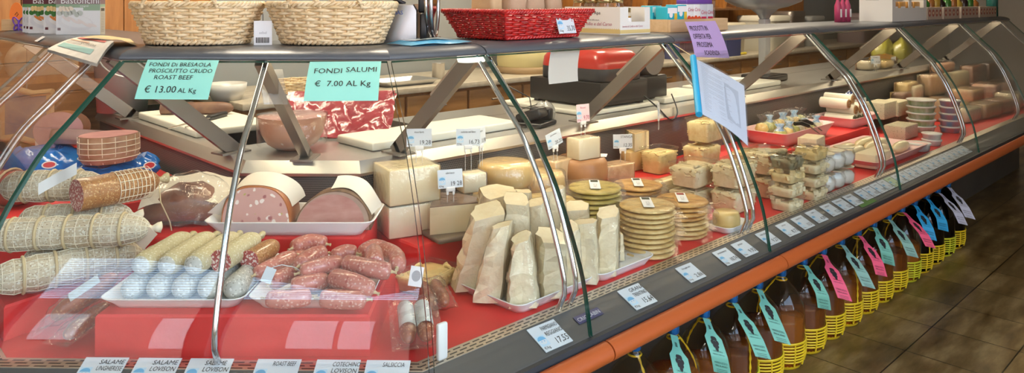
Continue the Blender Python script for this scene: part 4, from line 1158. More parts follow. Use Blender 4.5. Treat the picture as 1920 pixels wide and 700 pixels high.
def disc_ham(r, h, loc, rot, label, face, skin, tilt, net=True, seed=1, sy=.85):
    t = thing('cooked_ham', label, 'ham', loc, rot, 'cooked hams')
    rr = random.Random(seed); ph = rr.uniform(0, 6)
    def ring(s, z): return [(r*s*math.cos(a)*(1+.05*math.sin(2*a+ph)+.03*math.sin(3*a)), r*s*sy*math.sin(a)*(1+.05*math.sin(2*a+ph)), z) for a in [2*PI*j/28 for j in range(28)]]
    M = TR((0, 0, 0), *tilt)
    mb = MB().loft([ring(.86, 0), ring(.97, .012), ring(1.02, h*.35), ring(1.02, h*.7), ring(1.0, h)], 0, True, M=M); mb.build('rind', skin, t)
    MB().poly([(x, y, h+.001) for (x, y, _) in ring(.985, h)], 0, M).build('cut_face', face, t)
    if net:
        mb = MB()
        for f in (.2, .4, .6, .8): mb.tube([Vector(p) for p in ring(1.035, h*f)], .0016, 4, closed=True, M=M)
        for j in range(0, 28, 2):
            a0 = ring(.9, .002)[j]; a1 = ring(1.035, h*.4)[j]; a2 = ring(1.03, h*.98)[j]; mb.tube([a0, a1, a2], .0016, 4, M=M)
        mb.build('netting', NET, t)
    return t
disc_ham(.098, .098, Vector((.83, 2.975, .822)), RC, 'netted cooked ham lying flat with its pink cut face up', HAMF, HAMS, (0, -.02, 0), seed=2)
disc_ham(.105, .055, Vector((.795, 3.185, .856)), RC+.3, 'flat pink slab of cooked ham behind the netted ham', HAMF, P('ham side', (.42, .26, .24), .4, var=.2, vs=18, coat=.3), (-.22, .10, 0), net=False, seed=3, sy=.7)
p = Wd(92, 252, 3.0)
disc_ham(.085, .15, p+Vector((FW[0]*.13, FW[1]*.13, -.0)), RC+.30, 'tall ham standing on edge with dark pink cut face towards the glass', HAMD, P('dark ham rind', (.30, .12, .05), .4, var=.3, vs=20, coat=.3), (PI/2-.1, 0, 0), net=False, seed=4, sy=.95)
p = Wd(18, 322, 2.62); 
t = thing('red_ham', 'red glossy netted ham at the left edge behind the salami pile', 'ham', Vector((p.x-.05, 2.90, .7405)), RC, 'cooked hams')
MB().loft([[(x, .075*s*math.cos(a), .055+.055*s*math.sin(a)) for a in [2*PI*j/18 for j in range(18)]] for (x, s) in ((-.13, .2), (-.12, .6), (-.07, .95), (0, 1.05), (.07, .95), (.115, .6), (.125, .2))], 0, True).build('meat', P('red ham', (.45, .085, .06), .25, col2=(.34, .05, .05), vs=10, coat=.5), t)
MB().tube([(.02, .08*math.cos(a), .055+.060*math.sin(a)) for a in [2*PI*j/20 for j in range(20)]], .004, 6, closed=True).build('binding_string', STRING, t)
o = salami(Vector((.80, 2.72, .7705)), Vector((.98, 2.69, .7705)), .028, 'brown smoked sausage in a yellow banded wrapper behind the salami pile', SKIN, None, seed=51, knot=False, name='smoked_sausage')
MB().tube([(.07, 0, 0), (.15, 0, 0)], [.0292, .0270], 20).build('yellow_band', P('yellow foil', (.62, .48, .06), .3, .3), o)
# ---------------------------------------------------------------- vacuum pouches of thin salami
LABELP = P('pouch label', (.62, .66, .64), .5, var=.12, vs=30)
PEPP = spots('dried sausage', (.34, .085, .030), [((.50, .20, .08), 120, .3)], base2=(.22, .05, .02), rough=.3, coat=.5)
def pouch(p0, p1, r, n, label, w=None, roll=0.0, lab=(.35, .8), ext=(.05, .05)):
    rot, L = axis_rot(p0, p1); rot = Euler((roll, rot.y, rot.z))
    t = thing('sausage_pouch', label, 'sausage pouch', p0, rot, 'vacuum pouches')
    ys = [(k-(n-1)/2)*2.02*r for k in range(n)]
    for y in ys:
        mb = MB().loft([[(x, y+yy, zz) for (x, yy, zz) in rg] for rg in rod(L, r, 10, 14, (.9, .9), .05, 0, int(1000*abs(y))+n)], 0, True)
        mb.build('dried_sausage', PEPP, t)
    def hz(y):
        h = 0
        for q in ys:
            d = abs(y-q)
            if d < r*1.35: h = max(h, math.sqrt(max(0, 1-(d/(r*1.35))**2))*r*1.1)
        return h
    W2 = (w or n*2.02*r+.05)/2
    def top(u, v):
        x = -ext[0]+(L+ext[0]+ext[1])*u; y = (v-.5)*2*W2
        e = min(1, max(0, min(x+.02, L+.02-x)/.03)) if 0 < u < 1 else 0
        return (x, y, hz(y)*e+.0025*math.sin(31*u+8*v)*(1 if 0 < u < 1 else .3)+.001)
    MB().sheet(top, 22, 18, 0).sheet(lambda u, v: (lambda p: (p[0], p[1], -p[2]*.9-.001))(top(u, v)), 12, 12, 0).build('clear_pouch', FILM, t)
    if lab:
        mb = MB()
        for q in ys:
            mb.sheet(lambda u, v, q=q: (L*(lab[0]+(lab[1]-lab[0])*u), q+r*1.06*math.sin((v-.5)*2.3), r*1.13*math.cos((v-.5)*2.3)+.0015), 1, 8, 0)
        mb.build('paper_label', LABELP, t)
    return t
pouch(F(-1.13, 1.845, .622), F(-1.0, 1.905, .708), .024, 1, 'clear pouch of thin salami with pale label leaning up at the left front', w=.12, roll=-.05, ext=(.035, .05))
pouch(F(-1.065, 1.790, .600), F(-1.035, 1.93, .622), .021, 1, 'clear pouch of dark sausage lying in front of the left red step', w=.070, roll=.03, lab=None, ext=(.03, .03))
pouch(F(-.222, 1.775, .600), F(-.258, 1.95, .622), .021, 2, 'clear pouch of two labelled salami beside the right end of the red step', w=.125, roll=0, lab=(.22, .78), ext=(.035, .03))
pouch(F(-.195, 1.99, .596), F(-.240, 2.13, .604), .019, 2, 'small pouch of dried sausages behind the labelled pouch', w=.10, lab=None, ext=(.02, .02))
o = MB().box((0, 0, 0), (.035, .001, .05), 0).poly([(.012*math.cos(a), -.0008, .026+.014*math.sin(a)) for a in [2*PI*k/16 for k in range(16)]], 1).build('paper_tag', [PAPER, P('grey print', (.4, .4, .42), .6)], None, F(-.255, 1.965, .655), (-.3, .15, RC)); tag(o, 'white card tag with grey emblem at the top of the labelled pouch', 'tag')
# tub of grated pieces left of the hard cheese tray
def tub_mesh(w, d, h, flare=1.14, r=.018):
    mb = MB(); base = rrect(w, d, r, 3)
    A = lambda s, z: [(p[0]*s, p[1]*s, z) for p in base]
    mb.loft([A(1/flare, .0), A(1/flare, .0008)][:1]+[A(.5/flare+.5, h*.5), A(1.0, h*.97), A(1.05, h*.97), A(1.05, h)], 0, False, caps=False)
    mb.poly(A(1/flare, .0)[::-1]); return mb
def lid_mesh(w, d, h, r=.018):
    base = rrect(w, d, r, 3); A = lambda s, z: [(p[0]*s, p[1]*s, z) for p in base]
    mb = MB().loft([A(1.06, h-.004), A(1.06, h+.002), A(1.0, h+.003), A(.96, h+.0005)], 0, False, caps=False); mb.poly(A(.96, h+.0005)); return mb
def strips(w, d, h, n, r, L, seed, curve=.3):
    rr = random.Random(seed); mb = MB()
    for k in range(n):
        x, y = rr.uniform(-w/2, w/2), rr.uniform(-d/2, d/2); z = rr.uniform(.1, 1)*h if rr.random() < .4 else h*rr.uniform(.75, 1.02)
        if rr.random() < .5:
            side = rr.choice(((-1, 0), (1, 0), (0, -1), (0, 1)))
            if side[0]: x = side[0]*w/2*.97
            else: y = side[1]*d/2*.97
            z = rr.uniform(.08, .95)*h
        a = rr.uniform(0, PI); l = L*rr.uniform(.6, 1)/2; c = rr.uniform(-curve, curve)
        pts = []
        for q in (-1, -.33, .33, 1):
            X = x+q*l*math.cos(a)+c*l*(1-q*q)*math.sin(a); Y = y+q*l*math.sin(a)-c*l*(1-q*q)*math.cos(a)
            f = .84+.16*max(0, min(1, z/h))
            pts.append((max(-w/2*f, min(w/2*f, X)), max(-d/2*f, min(d/2*f, Y)), max(z+rr.uniform(-1, 1)*r, r+.004)))
        mb.tube(pts, r, 5)
    return mb
def fill_mesh(w, d, h, flare=1.14):
    base = rrect(w, d, .016, 3); A = lambda s, z: [(p[0]*s, p[1]*s, z) for p in base]
    return MB().loft([A(.955/flare, .003), A(.95*(.5/flare+.5), h*.5), A(.93, h*.88), A(.80, h*.95)], 0, True)
CHW = P('white fresh cheese', (.86, .77, .52), .45, col2=(.72, .60, .34), vs=30, bmp=.3, bs=60)
CHY = P('yellow grated cheese', (.80, .62, .28), .5, col2=(.68, .50, .20), vs=40, bmp=.4, bs=70)
CHP = P('pale grated cheese', (.84, .70, .38), .5, col2=(.70, .52, .22), vs=40, bmp=.4, bs=70)
TUBP = {}
def tub(loc, rot, w, d, h, fillmat, label, group, n=90, r=.0022, L=.05, lid=True, seed=1, curve=.3, fname='grated_cheese'):
    key = (w, d, h, fillmat.name, n, r, lid)
    t = thing('cheese_tub', label, 'tub', loc, rot, group)
    if key not in TUBP:
        a = tub_mesh(w, d, h).build('clear_tub', TUB, t)
        f = fill_mesh(w, d, h*.9)
        s = strips(w*.93, d*.93, h*.88, n, r, L, seed, curve); f.add(s.v, s.f, 0, True)
        b = f.build(fname, fillmat, t); b['kind'] = 'stuff'
        c = lid_mesh(w, d, h).build('clear_lid', TUB, t) if lid else None
        TUBP[key] = (a, b, c)
    else:
        for q in TUBP[key]:
            if q is not None:
                k = q.copy(); COL.objects.link(k); k.parent = t
    return t
GT = 'clear tubs of grated and cut cheese'
tub(W(800, 537, DT+.001), .25, .17, .12, .05, CHY, 'clear tub of yellow cheese pieces left of the hard cheese tray', GT, 40, .006, .03, True, 3, .1)
# cloth hung under the tubs and the cut glass clip
part(MB().box((0, 0, 0), (.028, .012, .085), 0, bev=.004), 'glass_clip', WHITE).location = Vector(F(-.163, 1.75, .567))-LOC
WZ_ = .8805
# ---------------------------------------------------------------- hard cheese chunks on two trays
PARM = P('hard cheese', (.94, .83, .58), .42, col2=(.86, .70, .43), vs=18, bmp=.6, bs=60, bd=.005, coat=.4, lo=.3, hi=.62)
RIND = P('hard cheese rind', (.62, .42, .18), .5, var=.2, vs=15, coat=.3)
tray('foam_tray', Vector((1.545, 1.555, DT)), .02, .325, .265, .032, FOAM, 'white foam tray of upright hard cheese chunks nearest the corner', 'tray', 'foam trays')
tray('foam_tray', Vector((1.862, 1.535, DT)), 0, .275, .235, .030, FOAM, 'white foam tray with the last hard cheese chunks beside the flat breads', 'tray', 'foam trays')
GH = 'hard cheese chunks'
def chunk(px, yb, yt, wpx, label, z=.5715, lean=0.0, top=.62, rot=0.0, seed=1, dep_=1.0, back=0.0):
    p = W(px, yb, z); Z = dep(p); s = Z/FPX
    w = wpx*s; h = (yb-yt)*s; d = w*1.05*dep_
    p = p+Vector((FW[0], FW[1], 0))*(d/2+back)
    rr = random.Random(seed); t = thing('cheese_chunk', label, 'cheese', p, RC+rot, GH)
    rings = []; ph = [rr.uniform(0, 6.28) for _ in range(8)]
    cor = [(-.42+rr.uniform(-.1, .1), -.5), (.42+rr.uniform(-.1, .1), -.5), (.52, .12+rr.uniform(-.2, .2)), (.34, .5), (-.34, .5), (-.52, .12+rr.uniform(-.2, .2))]
    tri = []
    for j in range(6):
        a, b = cor[j], cor[(j+1) % 6]
        for q in (0, .5): tri.append((a[0]+(b[0]-a[0])*q+rr.uniform(-.03, .03), a[1]+(b[1]-a[1])*q+rr.uniform(-.03, .03)))
    N = 9; sl = rr.uniform(-.5, .5); sl2 = rr.uniform(-.2, .5)
    for k in range(N):
        f = k/(N-1); q = 1+(top-1)*f**1.2
        rg = []
        for j, (x, y) in enumerate(tri):
            jx = rr.uniform(-.06, .06) if 0 < k else 0
            zz = h*f+(x*sl+y*sl2)*w*.45*f*f
            if 0 < k < N-1: zz += rr.uniform(-.03, .03)*h
            rg.append((w*(x*q+jx*.8)+lean*h*f, d*(y*(q*.6+.4)+jx*.7), max(zz, .0)))
        rings.append(rg)
    mb = MB().loft(rings, 0, False)
    cx = sum(p_[0] for p_ in rings[-1])/12; cy_ = sum(p_[1] for p_ in rings[-1])/12; cz = sum(p_[2] for p_ in rings[-1])/12
    o = mb.build('cheese', PARM, t)
    rings = rings[::2]
    ri = [[Vector((p_[0]*1.01, p_[1]+.002, p_[2])) for p_ in r_[5:10]] for r_ in rings]
    MB().loft([[a+Vector((0, .002, 0)) for a in r_] for r_ in ri], 0, False, closed=False).build('rind', RIND, t)
    fr = [[(p_[0]*1.05+.001, p_[1]*1.06, p_[2]) for p_ in r_] for r_ in rings]
    MB().loft(fr, 0, True, caps=False).build('cling_film', FILM, t)
    return t
for k, a in enumerate([
    (878, 548, 405, 70, 'leaning hard cheese chunk at the left end of the front tray', dict(lean=.25, top=.85, rot=.1)),
    (916, 569, 430, 60, 'slim tapering hard cheese chunk, second from left in the front row', dict(lean=.18, top=.62, rot=-.1)),
    (980, 579, 456, 68, 'hard cheese chunk with a pointed top at the front middle of the tray', dict(lean=-.02, top=.5)),
    (1034, 561, 450, 56, 'flat topped block of hard cheese behind the two chrome posts', dict(top=.97, rot=.15)),
    (965, 545, 388, 54, 'tall narrow hard cheese chunk standing behind the pointed one', dict(lean=.02, top=.85, back=.05)),
    (915, 520, 377, 84, 'broad tilted hard cheese chunk at the top left of the heap', dict(lean=.12, top=.7, rot=.5, back=.04)),
    (1005, 525, 396, 60, 'hard cheese chunk with yellow rind in the middle of the heap', dict(top=.8, back=.05, rot=-.3)),
    (1042, 505, 365, 54, 'tall hard cheese chunk at the back of the heap by the posts', dict(top=.7, back=.03)),
    (980, 505, 374, 38, 'small hard cheese chunk peeking over the top of the heap', dict(top=.9, back=.07)),
    (1068, 540, 432, 44, 'hard cheese chunk between the posts and the glass edge', dict(top=.7, rot=.2)),
    (1100, 534, 424, 56, 'hard cheese chunk standing just right of the glass edge', dict(top=.72, rot=-.15)),
    (1139, 519, 405, 50, 'tall hard cheese chunk at the right end of the second tray', dict(top=.82, lean=.04)),
    (1085, 505, 398, 56, 'hard cheese chunk behind the glass edge chunk', dict(top=.75, back=.03)),
    (1160, 500, 448, 30, 'low hard cheese chunk behind the right end one', dict(top=.8, back=.05)),
]):
    chunk(*a[:4], a[4], seed=k+2, **a[5])
# ---------------------------------------------------------------- wedges and wheels of cheese on the long step
CREAM = P('cream cheese paste', (.86, .74, .46), .42, col2=(.80, .66, .38), vs=12, coat=.25, bmp=.06, bs=30)
CREAM2 = P('ivory cheese paste', (.86, .77, .55), .42, col2=(.80, .68, .45), vs=14, coat=.25, bmp=.06, bs=30)
RINDY = P('straw rind', (.70, .50, .22), .5, col2=(.60, .40, .16), vs=12, coat=.35, bmp=.15, bs=30)
RINDB = P('brown rind', (.42, .20, .08), .5, col2=(.32, .14, .05), vs=12, coat=.2, bmp=.1, bs=30)
RINDD = P('dark wine rind', (.22, .13, .09), .6, col2=(.14, .08, .06), vs=16)
GC_ = 'cut cheeses'
def block(name, loc, rot, w, d, h, m, mr, label, group=GC_, film=True, side=True, bev=.004):
    """a cut piece: paste in front and on top, rind on one flank and at the back"""
    t = thing(name, label, 'cheese', loc, rot, group)
    MB().box((0, 0, 0), (w, d, h), 0, bev=bev).build('paste', m, t)
    mb = MB().box((0, d/2+.001, .0), (w, .004, h*.99), 0, bev=.0015)
    if side: mb.box((w/2+.001, 0, 0), (.004, d*.98, h*.99), 0, bev=.0015)
    mb.build('rind', mr, t)
    if film:
        o = MB().box((0, 0, 0), (w*1.03+.004, d*1.03+.006, h*1.02+.003), 0, bev=.006).build('cling_film', FILM, t)
    return t
zc = .6565
def at(px, z, v): p = Wv(px, v, z); return p
block('cheese_half', at(762, zc, 2.005), -.30, .165, .15, .098, CREAM2, RINDY, 'pale half cheese at the bottom of the two stacked halves left of the cut wedges')
block('cheese_half', at(762, zc+.103, 2.005), -.25, .170, .15, .112, CREAM, RINDY, 'large pale half cheese on top of the two stacked halves, under a 19,28 card')
# wooden board and wedge
o = MB().box((0, 0, 0), (.26, .24, .016), 0, bev=.006).build('slate_board', P('grey brown slate', (.20, .15, .11), .6, var=.3, vs=12), None, at(858, zc, 1.90), -.2); tag(o, 'dark board under the wine rind cheese wedge', 'board')
def wedge(loc, rot, r, ang, h, m, mr, label, film=True, name='cheese_wedge'):
    t = thing(name, label, 'cheese', loc, rot, GC_)
    pts = [(0, 0)]+[(r*math.cos(a), r*math.sin(a)) for a in [ang*(k/8) for k in range(9)]]
    MB().prism(pts, 0, h).build('paste', m, t)
    arc = pts[1:]; o_ = [(x*1.02, y*1.02) for (x, y) in arc]
    mb = MB(); ring = arc+o_[::-1]
    mb.prism(ring, 0, h); mb.prism([(x*1.0, y) for x, y in pts], h, h+.002) ; mb.build('rind', mr, t)
    if film:
        big = [(-.01, -.008)]+[(x*1.06, y*1.06+.002) for x, y in arc]
        MB().loft([[(x, y, z) for x, y in big] for z in (0, h*.5, h+.004)], 0, True, caps=False).poly([(x, y, h+.005) for x, y in big]).build('cling_film', FILM, t)
    return t
wedge(at(806, zc+.0165, 1.865), -.42, .185, 1.25, .085, CREAM, RINDD, 'large cut wedge with dark wine rind on the board, next to the 19 28 card')
block('cheese_piece', at(884, zc+.104, 1.93), -.25, .085, .06, .062, CREAM2, RINDD, 'small pale cheese piece lying on top of the wine rind wedge', film=True)
def wheel(loc, rot, r, h, m, label, film=True, cut=None, tilt=0.0, name='whole_cheese'):
    t = thing(name, label, 'cheese', loc, rot, GC_)
    M = TR((0, 0, 0), tilt, 0, 0)
    MB().lathe([(.004, 0), (r*.86, .0), (r*.97, h*.16), (r, h*.5), (r*.97, h*.84), (r*.86, h), (.004, h)], 30, M=M, wob=.01).build('rind', m, t)
    if film: MB().lathe([(r*1.02, 0), (r*1.06, h*.5), (r*1.0, h*1.02), (r*.6, h*1.05), (.01, h*1.04)], 22, M=M, wob=.035, caps=False).build('cling_film', FILM, t)
    return t
wheel(at(940, zc, 1.945), 0, .105, .085, RINDY, 'film wrapped straw coloured wheel at the bottom behind the hard cheese heap')
wheel(at(947, zc+.088, 1.955), .3, .100, .085, P('golden rind', (.74, .52, .22), .4, col2=(.62, .40, .14), vs=8, coat=.5), 'film wrapped golden wheel on top, right of the small piece')
wheel(at(1012, zc, 1.985), 0, .095, .10, RINDY, 'straw wheel behind the chrome posts')
block('cheese_block', at(1040, zc+.0, 2.02), .1, .12, .10, .125, P('speckled paste', (.72, .52, .30), .45, col2=(.60, .40, .20), vs=30, coat=.3), RINDB, 'speckled brown cheese block with a tilted card behind the posts')
wheel(at(1090, zc, 1.99), 0, .105, .120, RINDB, 'dark brown cheese wheel carrying a cut piece at the back', film=False)
block('cheese_piece', at(1094, zc+.1215, 1.965), -.12, .112, .075, .082, CREAM2, RINDB, 'wrapped cut piece with brown top on the dark brown wheel')
o = MB().box((0, 0, 0), (.06, .03, .0008)).build('price_slip', PAPER, None, at(1131, zc+.1212, 1.94), .6); tag(o, 'white slip of paper lying on the brown wheel', 'label')
block('cheese_block', at(1150, zc, 1.95), -.2, .15, .09, .075, P('nutty paste', (.72, .48, .26), .5, col2=(.52, .28, .12), vs=24, coat=.3), RINDB, 'low nut crusted cheese block in film right of the brown wheel')
block('cheese_block', at(1192, zc, 2.03), -.1, .13, .06, .085, RINDY, RINDY, 'straw cheese block behind the card that reads 12.35', film=False)
wedge(at(1190, zc+.087, 2.0), .1, .12, .9, .075, CREAM, RINDY, 'wrapped pale wedge on the straw block under a thin card')
pick_card(at(786, zc+.103+.112, 1.985)+Vector((0, 0, .012)), RC+.10, 'morlant', '19,28', 'price card reading 19,28 on the two stacked halves', up=.042)
pick_card(at(845, zc+.104, 1.862)+Vector((0, 0, .012)), RC+.35, 'ubriaco', '19 28', 'price card reading 19 28 low in front of the wine rind wedge', up=.034, tilt=-.2)
pick_card(at(878, zc+.104+.0625, 1.945)+Vector((0, 0, .012)), RC+.12, 'caderno nel fieno', '16,73', 'price card reading 16,73 above the small pale piece', up=.075)
pick_card(at(903, zc+.174, 1.95)+Vector((0, 0, .012)), RC+1.2, 'latteria', '11,90', 'price card seen almost edge on right of the 16,73 card', up=.062, w=.075)
PINKC = [P('pink price card', (.80, .62, .66), .5), P('crimson ink', (.42, .02, .10), .6), BLUEP, CARDM[3]]
pick_card(at(1042, zc+.128, 1.98)+Vector((0, 0, .012)), RC+.75, 'pecorino', '20,20', 'slanted price card on the speckled brown block', up=.045, roll=-.25)
pick_card(at(1094, zc+.207, 1.965)+Vector((0, 0, .012)), RC+.65, 'Rosso', '9,70', 'pinkish price card reading 9,70 on the wrapped piece', up=.045, h=.07, w=.068, mats=PINKC)
pick_card(at(1168, zc+.078, 1.93)+Vector((0, 0, .012)), RC+.15, 'STANGA', '12.35', 'hand lettered price card reading 12.35', up=.045, hand=True)
pick_card(at(1236, zc+.165, 1.99)+Vector((0, 0, .012)), RC+1.25, 'latteria', '9,50', 'thin card on edge above the wrapped pale wedge', up=.05, w=.07)
# ---------------------------------------------------------------- stacks of flat cheese crisps in bags
FRIC = P('golden flat bread', (.80, .47, .13), .5, col2=(.58, .27, .06), vs=28, bmp=.5, bs=70, bd=.003, coat=.2, lo=.38, hi=.62)
FRIG = P('green flat bread', (.68, .53, .16), .5, col2=(.50, .37, .06), vs=32, bmp=.5, bs=70, bd=.003, coat=.2, lo=.35, hi=.6)
FRIP = P('pale flat bread', (.82, .61, .26), .5, col2=(.66, .40, .12), vs=26, bmp=.5, bs=70, bd=.003, coat=.2, lo=.38, hi=.62)
FPRO = {}
def flatbread(loc, rot, mat, label, group, r=.094, h=.0150, tagged=None, seed=1, scale=1.0):
    key = (mat.name, tagged, seed % 3)
    if key in FPRO: return dup(FPRO[key], loc, rot, label, group, scale=scale)
    t = thing('flat_bread', label, 'flat bread', loc, rot, group)
    MB().lathe([(.004, .001), (r*.80, .0005), (r*.95, h*.2), (r, h*.5), (r*.95, h*.82), (r*.80, h*.95), (r*.5, h*.98), (.004, h)], 30, wob=.014, rnd=random.Random(seed)).build('bread', mat, t)
    rr = random.Random(seed+5); ph = [rr.uniform(0, 6) for _ in range(3)]
    def film(u, v):
        x, y = (u-.5)*.222, (v-.5)*.205; q = math.hypot(x, y)
        z = h*1.05 if q < r else h*1.05-(q-r)*.15+.0035*math.sin(17*u+ph[0])*math.sin(13*v+ph[1])*min(1, (q-r)*30)
        return (x, y, z+.0012*math.sin(25*u+ph[2]+9*v))
    MB().sheet(film, 14, 14, 0).build('clear_bag', BAG, t)
    if tagged:
        mb = MB().box((0, 0, h*1.05+.0032), (.125, .036, .0006), 0).box((.044, 0, h*1.05+.0038), (.026, .026, .0004), 1)
        mb.text('FRICO', .018, lambda a, b: (-.045+a, -.007+b, h*1.05+.0042), 2); mb.build('paper_label', [PAPER, P('dark seal', (.03, .04, .02), .5) if tagged == 'dark' else P('red seal', (.35, .05, .04), .5), P('grey print', (.4, .4, .42), .6)], t)
    if scale != 1: t.scale = (scale,)*3
    FPRO[key] = t; return t
def stack(px, v, z0, n, mat, mat2, where, tagged, seed, r=.094, rot=.5, scale=1.0):
    rr = random.Random(seed); p = Wv(px, v, z0)
    for k in range(n):
        top = k == n-1
        m = mat if (k >= n-4 or mat2 is None) else mat2
        lab = ('top flat bread of the ' if top else 'flat bread in the ')+where+('' if top else ', %s from the bottom' % ORD[k])
        flatbread(p+Vector((rr.uniform(-.004, .004), rr.uniform(-.004, .004), .0163*scale*k)), rot+rr.uniform(-.25, .25) if not top else rot, m, lab, 'flat breads, '+where.split(' stack')[0]+' stack', tagged=tagged if top else None, seed=seed+k, scale=scale)
stack(1214, 1.505, DT, 10, FRIP, FRIP, 'front stack right of the hard cheese trays', 'dark', 3, rot=.75)
stack(1114, 1.700, DT, 12, FRIG, FRIG, 'greenish stack behind the hard cheese trays', 'dark', 5, rot=.75)
stack(1278, 1.535, DT, 8, FRIC, FRIP, 'right stack with the red sealed label', 'red', 8, rot=.7)
stack(1195, 1.742, DT, 9, FRIC, FRIC, 'rear stack behind the front one', 'dark', 11, rot=.75)
stack(1025, 1.738, DT, 11, FRIP, FRIC, 'leftmost stack behind the chrome posts', 'dark', 14, rot=.4)
p = Wv(1100, 1.89, zc)
stack(1098, 1.868, zc, 4, FRIC, FRIC, 'low stack in front of the brown wheel', 'dark', 17, rot=.75, scale=.72)
# ---------------------------------------------------------------- clear tubs
T = lambda px, v, z: Wv(px, v, z)
tub(T(1236, 1.93, zc), 0, .15, .11, .105, CHY, 'tall tub of yellow grated cheese left of the stacked tubs', GT, 90, .0026, .05, seed=4)
tub(T(1316, 1.90, .6565), 0, .175, .12, .095, CHP, 'open tub of grated cheese at the bottom of the pair behind the thick strips', GT, 90, .0026, .05, seed=5, lid=False)
tub(T(1322, 1.90, .757), .08, .175, .12, .105, CHP, 'tub of pale grated cheese on top, below the plastic sheet', GT, 90, .0026, .05, seed=6)
tub(T(1297, 1.715, DT), 0, .175, .13, .085, CHW, 'tub under the thick white cheese strips', GT, 60, .0055, .075, seed=7, fname='cheese_strips')
tub(T(1299, 1.715, DT+.0885), .06, .175, .13, .095, CHW, 'tub of thick white cheese strips on top of another', GT, 60, .0055, .075, seed=8, fname='cheese_strips')
for k, (px, v) in enumerate(((1376, 1.575), (1436, 1.60))):
    tub(T(px, v, DT), 0, .185, .125, .095, CHW, 'lower tub of white strips %s' % ('left of the chrome post' if k == 0 else 'right of the chrome post'), GT, 80, .0055, .085, seed=9, fname='cheese_strips')
    tub(T(px, v, DT+.0985), .03, .185, .125, .100, CHW, 'upper tub of white strips %s' % ('left of the chrome post' if k == 0 else 'right of the chrome post'), GT, 80, .0055, .085, seed=10, fname='cheese_strips')
tub(T(1402, 1.745, DT), 0, .16, .12, .175, CHP, 'deep tub of grated cheese behind the strip tubs', GT, 80, .0026, .05, seed=12)
def cubes(w, d, h, n, seed, m2):
    rr = random.Random(seed); mb = MB()
    for k in range(n):
        x, y, z = rr.uniform(-w/2, w/2)*.85, rr.choice((-d/2, d/2))*.86 if rr.random() < .6 else rr.uniform(-d/2, d/2)*.85, max(.016, rr.uniform(.05, .75)*h)
        mb.box((0, 0, 0), (.020, .018, .017), 0, M=TR((x, y, z), rr.uniform(-.3, .3), rr.uniform(-.3, .3), rr.uniform(0, 3)))
    return mb
def cube_tub(loc, label, mats, seed, n=26):
    t = thing('cheese_tub', label, 'tub', loc, 0, 'low tubs of cheese cubes'); w, d, h = .125, .105, .052
    tub_mesh(w, d, h).build('clear_tub', TUB, t); lid_mesh(w, d, h).build('clear_lid', TUB, t)
    f = fill_mesh(w*.98, d*.98, h*.75); c = cubes(w*.9, d*.9, h, n, seed, 0); f.add(c.v, c.f, 0)
    b = f.build('cheese_cubes', mats, t); b['kind'] = 'stuff'; return t
OLIVE = P('olives and cheese', (.30, .26, .14), .4, col2=(.10, .10, .05), vs=30, coat=.3)
n = 0
for j, (px, v) in enumerate(((1476, 1.425), (1522, 1.43), (1468, 1.55), (1514, 1.555))):
    for k in range(4 if j < 2 else 3):
        m = (CHW, CHY, CHP, OLIVE)[(j*2+k) % 4] if k > 1 else CHW
        cube_tub(T(px, v, DT+.0565*k), 'low tub of cheese cubes in the %s stack of four, %s from the bottom' % (('front left', 'front right', 'rear left', 'rear right')[j], ORD[k]), m, 30+n); n += 1
block('cheese_block', T(1250, 1.815, DT), 0, .19, .045, .10, CREAM, RINDB, 'narrow cream block standing between the rear flat breads and the strip tubs')
# round cheese on a white tray in front of the posts
tray('foam_tray', T(1366, 1.452, DT), 0, .165, .105, .024, FOAM, 'small white foam tray with one round cheese by the second posts', 'tray', 'foam trays')
wheel(T(1362, 1.452, DT+.006), 0, .050, .060, P('round cheese', (.80, .62, .28), .4, col2=(.72, .50, .18), vs=14, coat=.4), 'small round golden cheese on the small white tray', film=False, name='round_cheese')
def filmsheet(c, w, h, label, seed, rot=0.0):
    rr = random.Random(seed); ph = [rr.uniform(0, 6) for _ in range(4)]
    def fn(u, v): return ((u-.5)*w, .02*math.sin(5*v+ph[0])+.012*math.sin(9*u+ph[1]), h*v+.012*math.sin(7*u+ph[2]))
    o = MB().sheet(fn, 12, 12, 0).build('film_wrap', BAG, None, c, rot); return tag(o, label, 'film')
filmsheet(T(1330, 1.462, DT+.014), .05, .07, 'crumpled clear film standing beside the small round cheese', 3, .3)
# mozzarella cups: faceted clear cups in two layers
CUPW = P('white mozzarella', (.84, .82, .76), .3, coat=.3)
GCUP = 'faceted cups'
def cup(loc, label):
    t = thing('cheese_cup', label, 'cup', loc, .3, GCUP)
    MB().lathe([(.027, 0), (.046, .016), (.051, .052), (.041, .076), (.046, .081)], 8, smooth=False, caps=False).build('clear_cup', TUB, t)
    MB().lathe([(.004, .003), (.026, .003), (.042, .018), (.047, .046), (.034, .064), (.004, .067)], 12).build('cheese', CUPW, t)
    MB().lathe([(.047, .081), (.047, .084), (.003, .085)], 8, smooth=False, caps=False).build('foil_lid', P('foil lid', (.66, .60, .46), .3, .5), t)
    return t
cp0 = None; k = 0
for row in range(2):
    for j in range(3):
        loc = Wv(1544+24*j, 1.455+.02*row, DT+.0645*row) if True else None
        lab = '%s faceted mozzarella cup, %s from the near end' % (('lower', 'upper')[row], ORD[j])
        loc = Vector((3.285+.105*j, 1.44, DT+.0875*row))
        cp0 = cup(loc, lab) if cp0 is None else (dup(cp0, loc, .3*j, lab), cp0)[1]
# ---------------------------------------------------------------- pink trays further along
def deep_tray(px, v, z, rot, w, d, h, label):
    o = tray_mesh(w, d, h, .03, .005, 1.16).build('pink_tray', PINKT, None, T(px, v, z), rot); return tag(o, label, 'tray', 'pink trays')
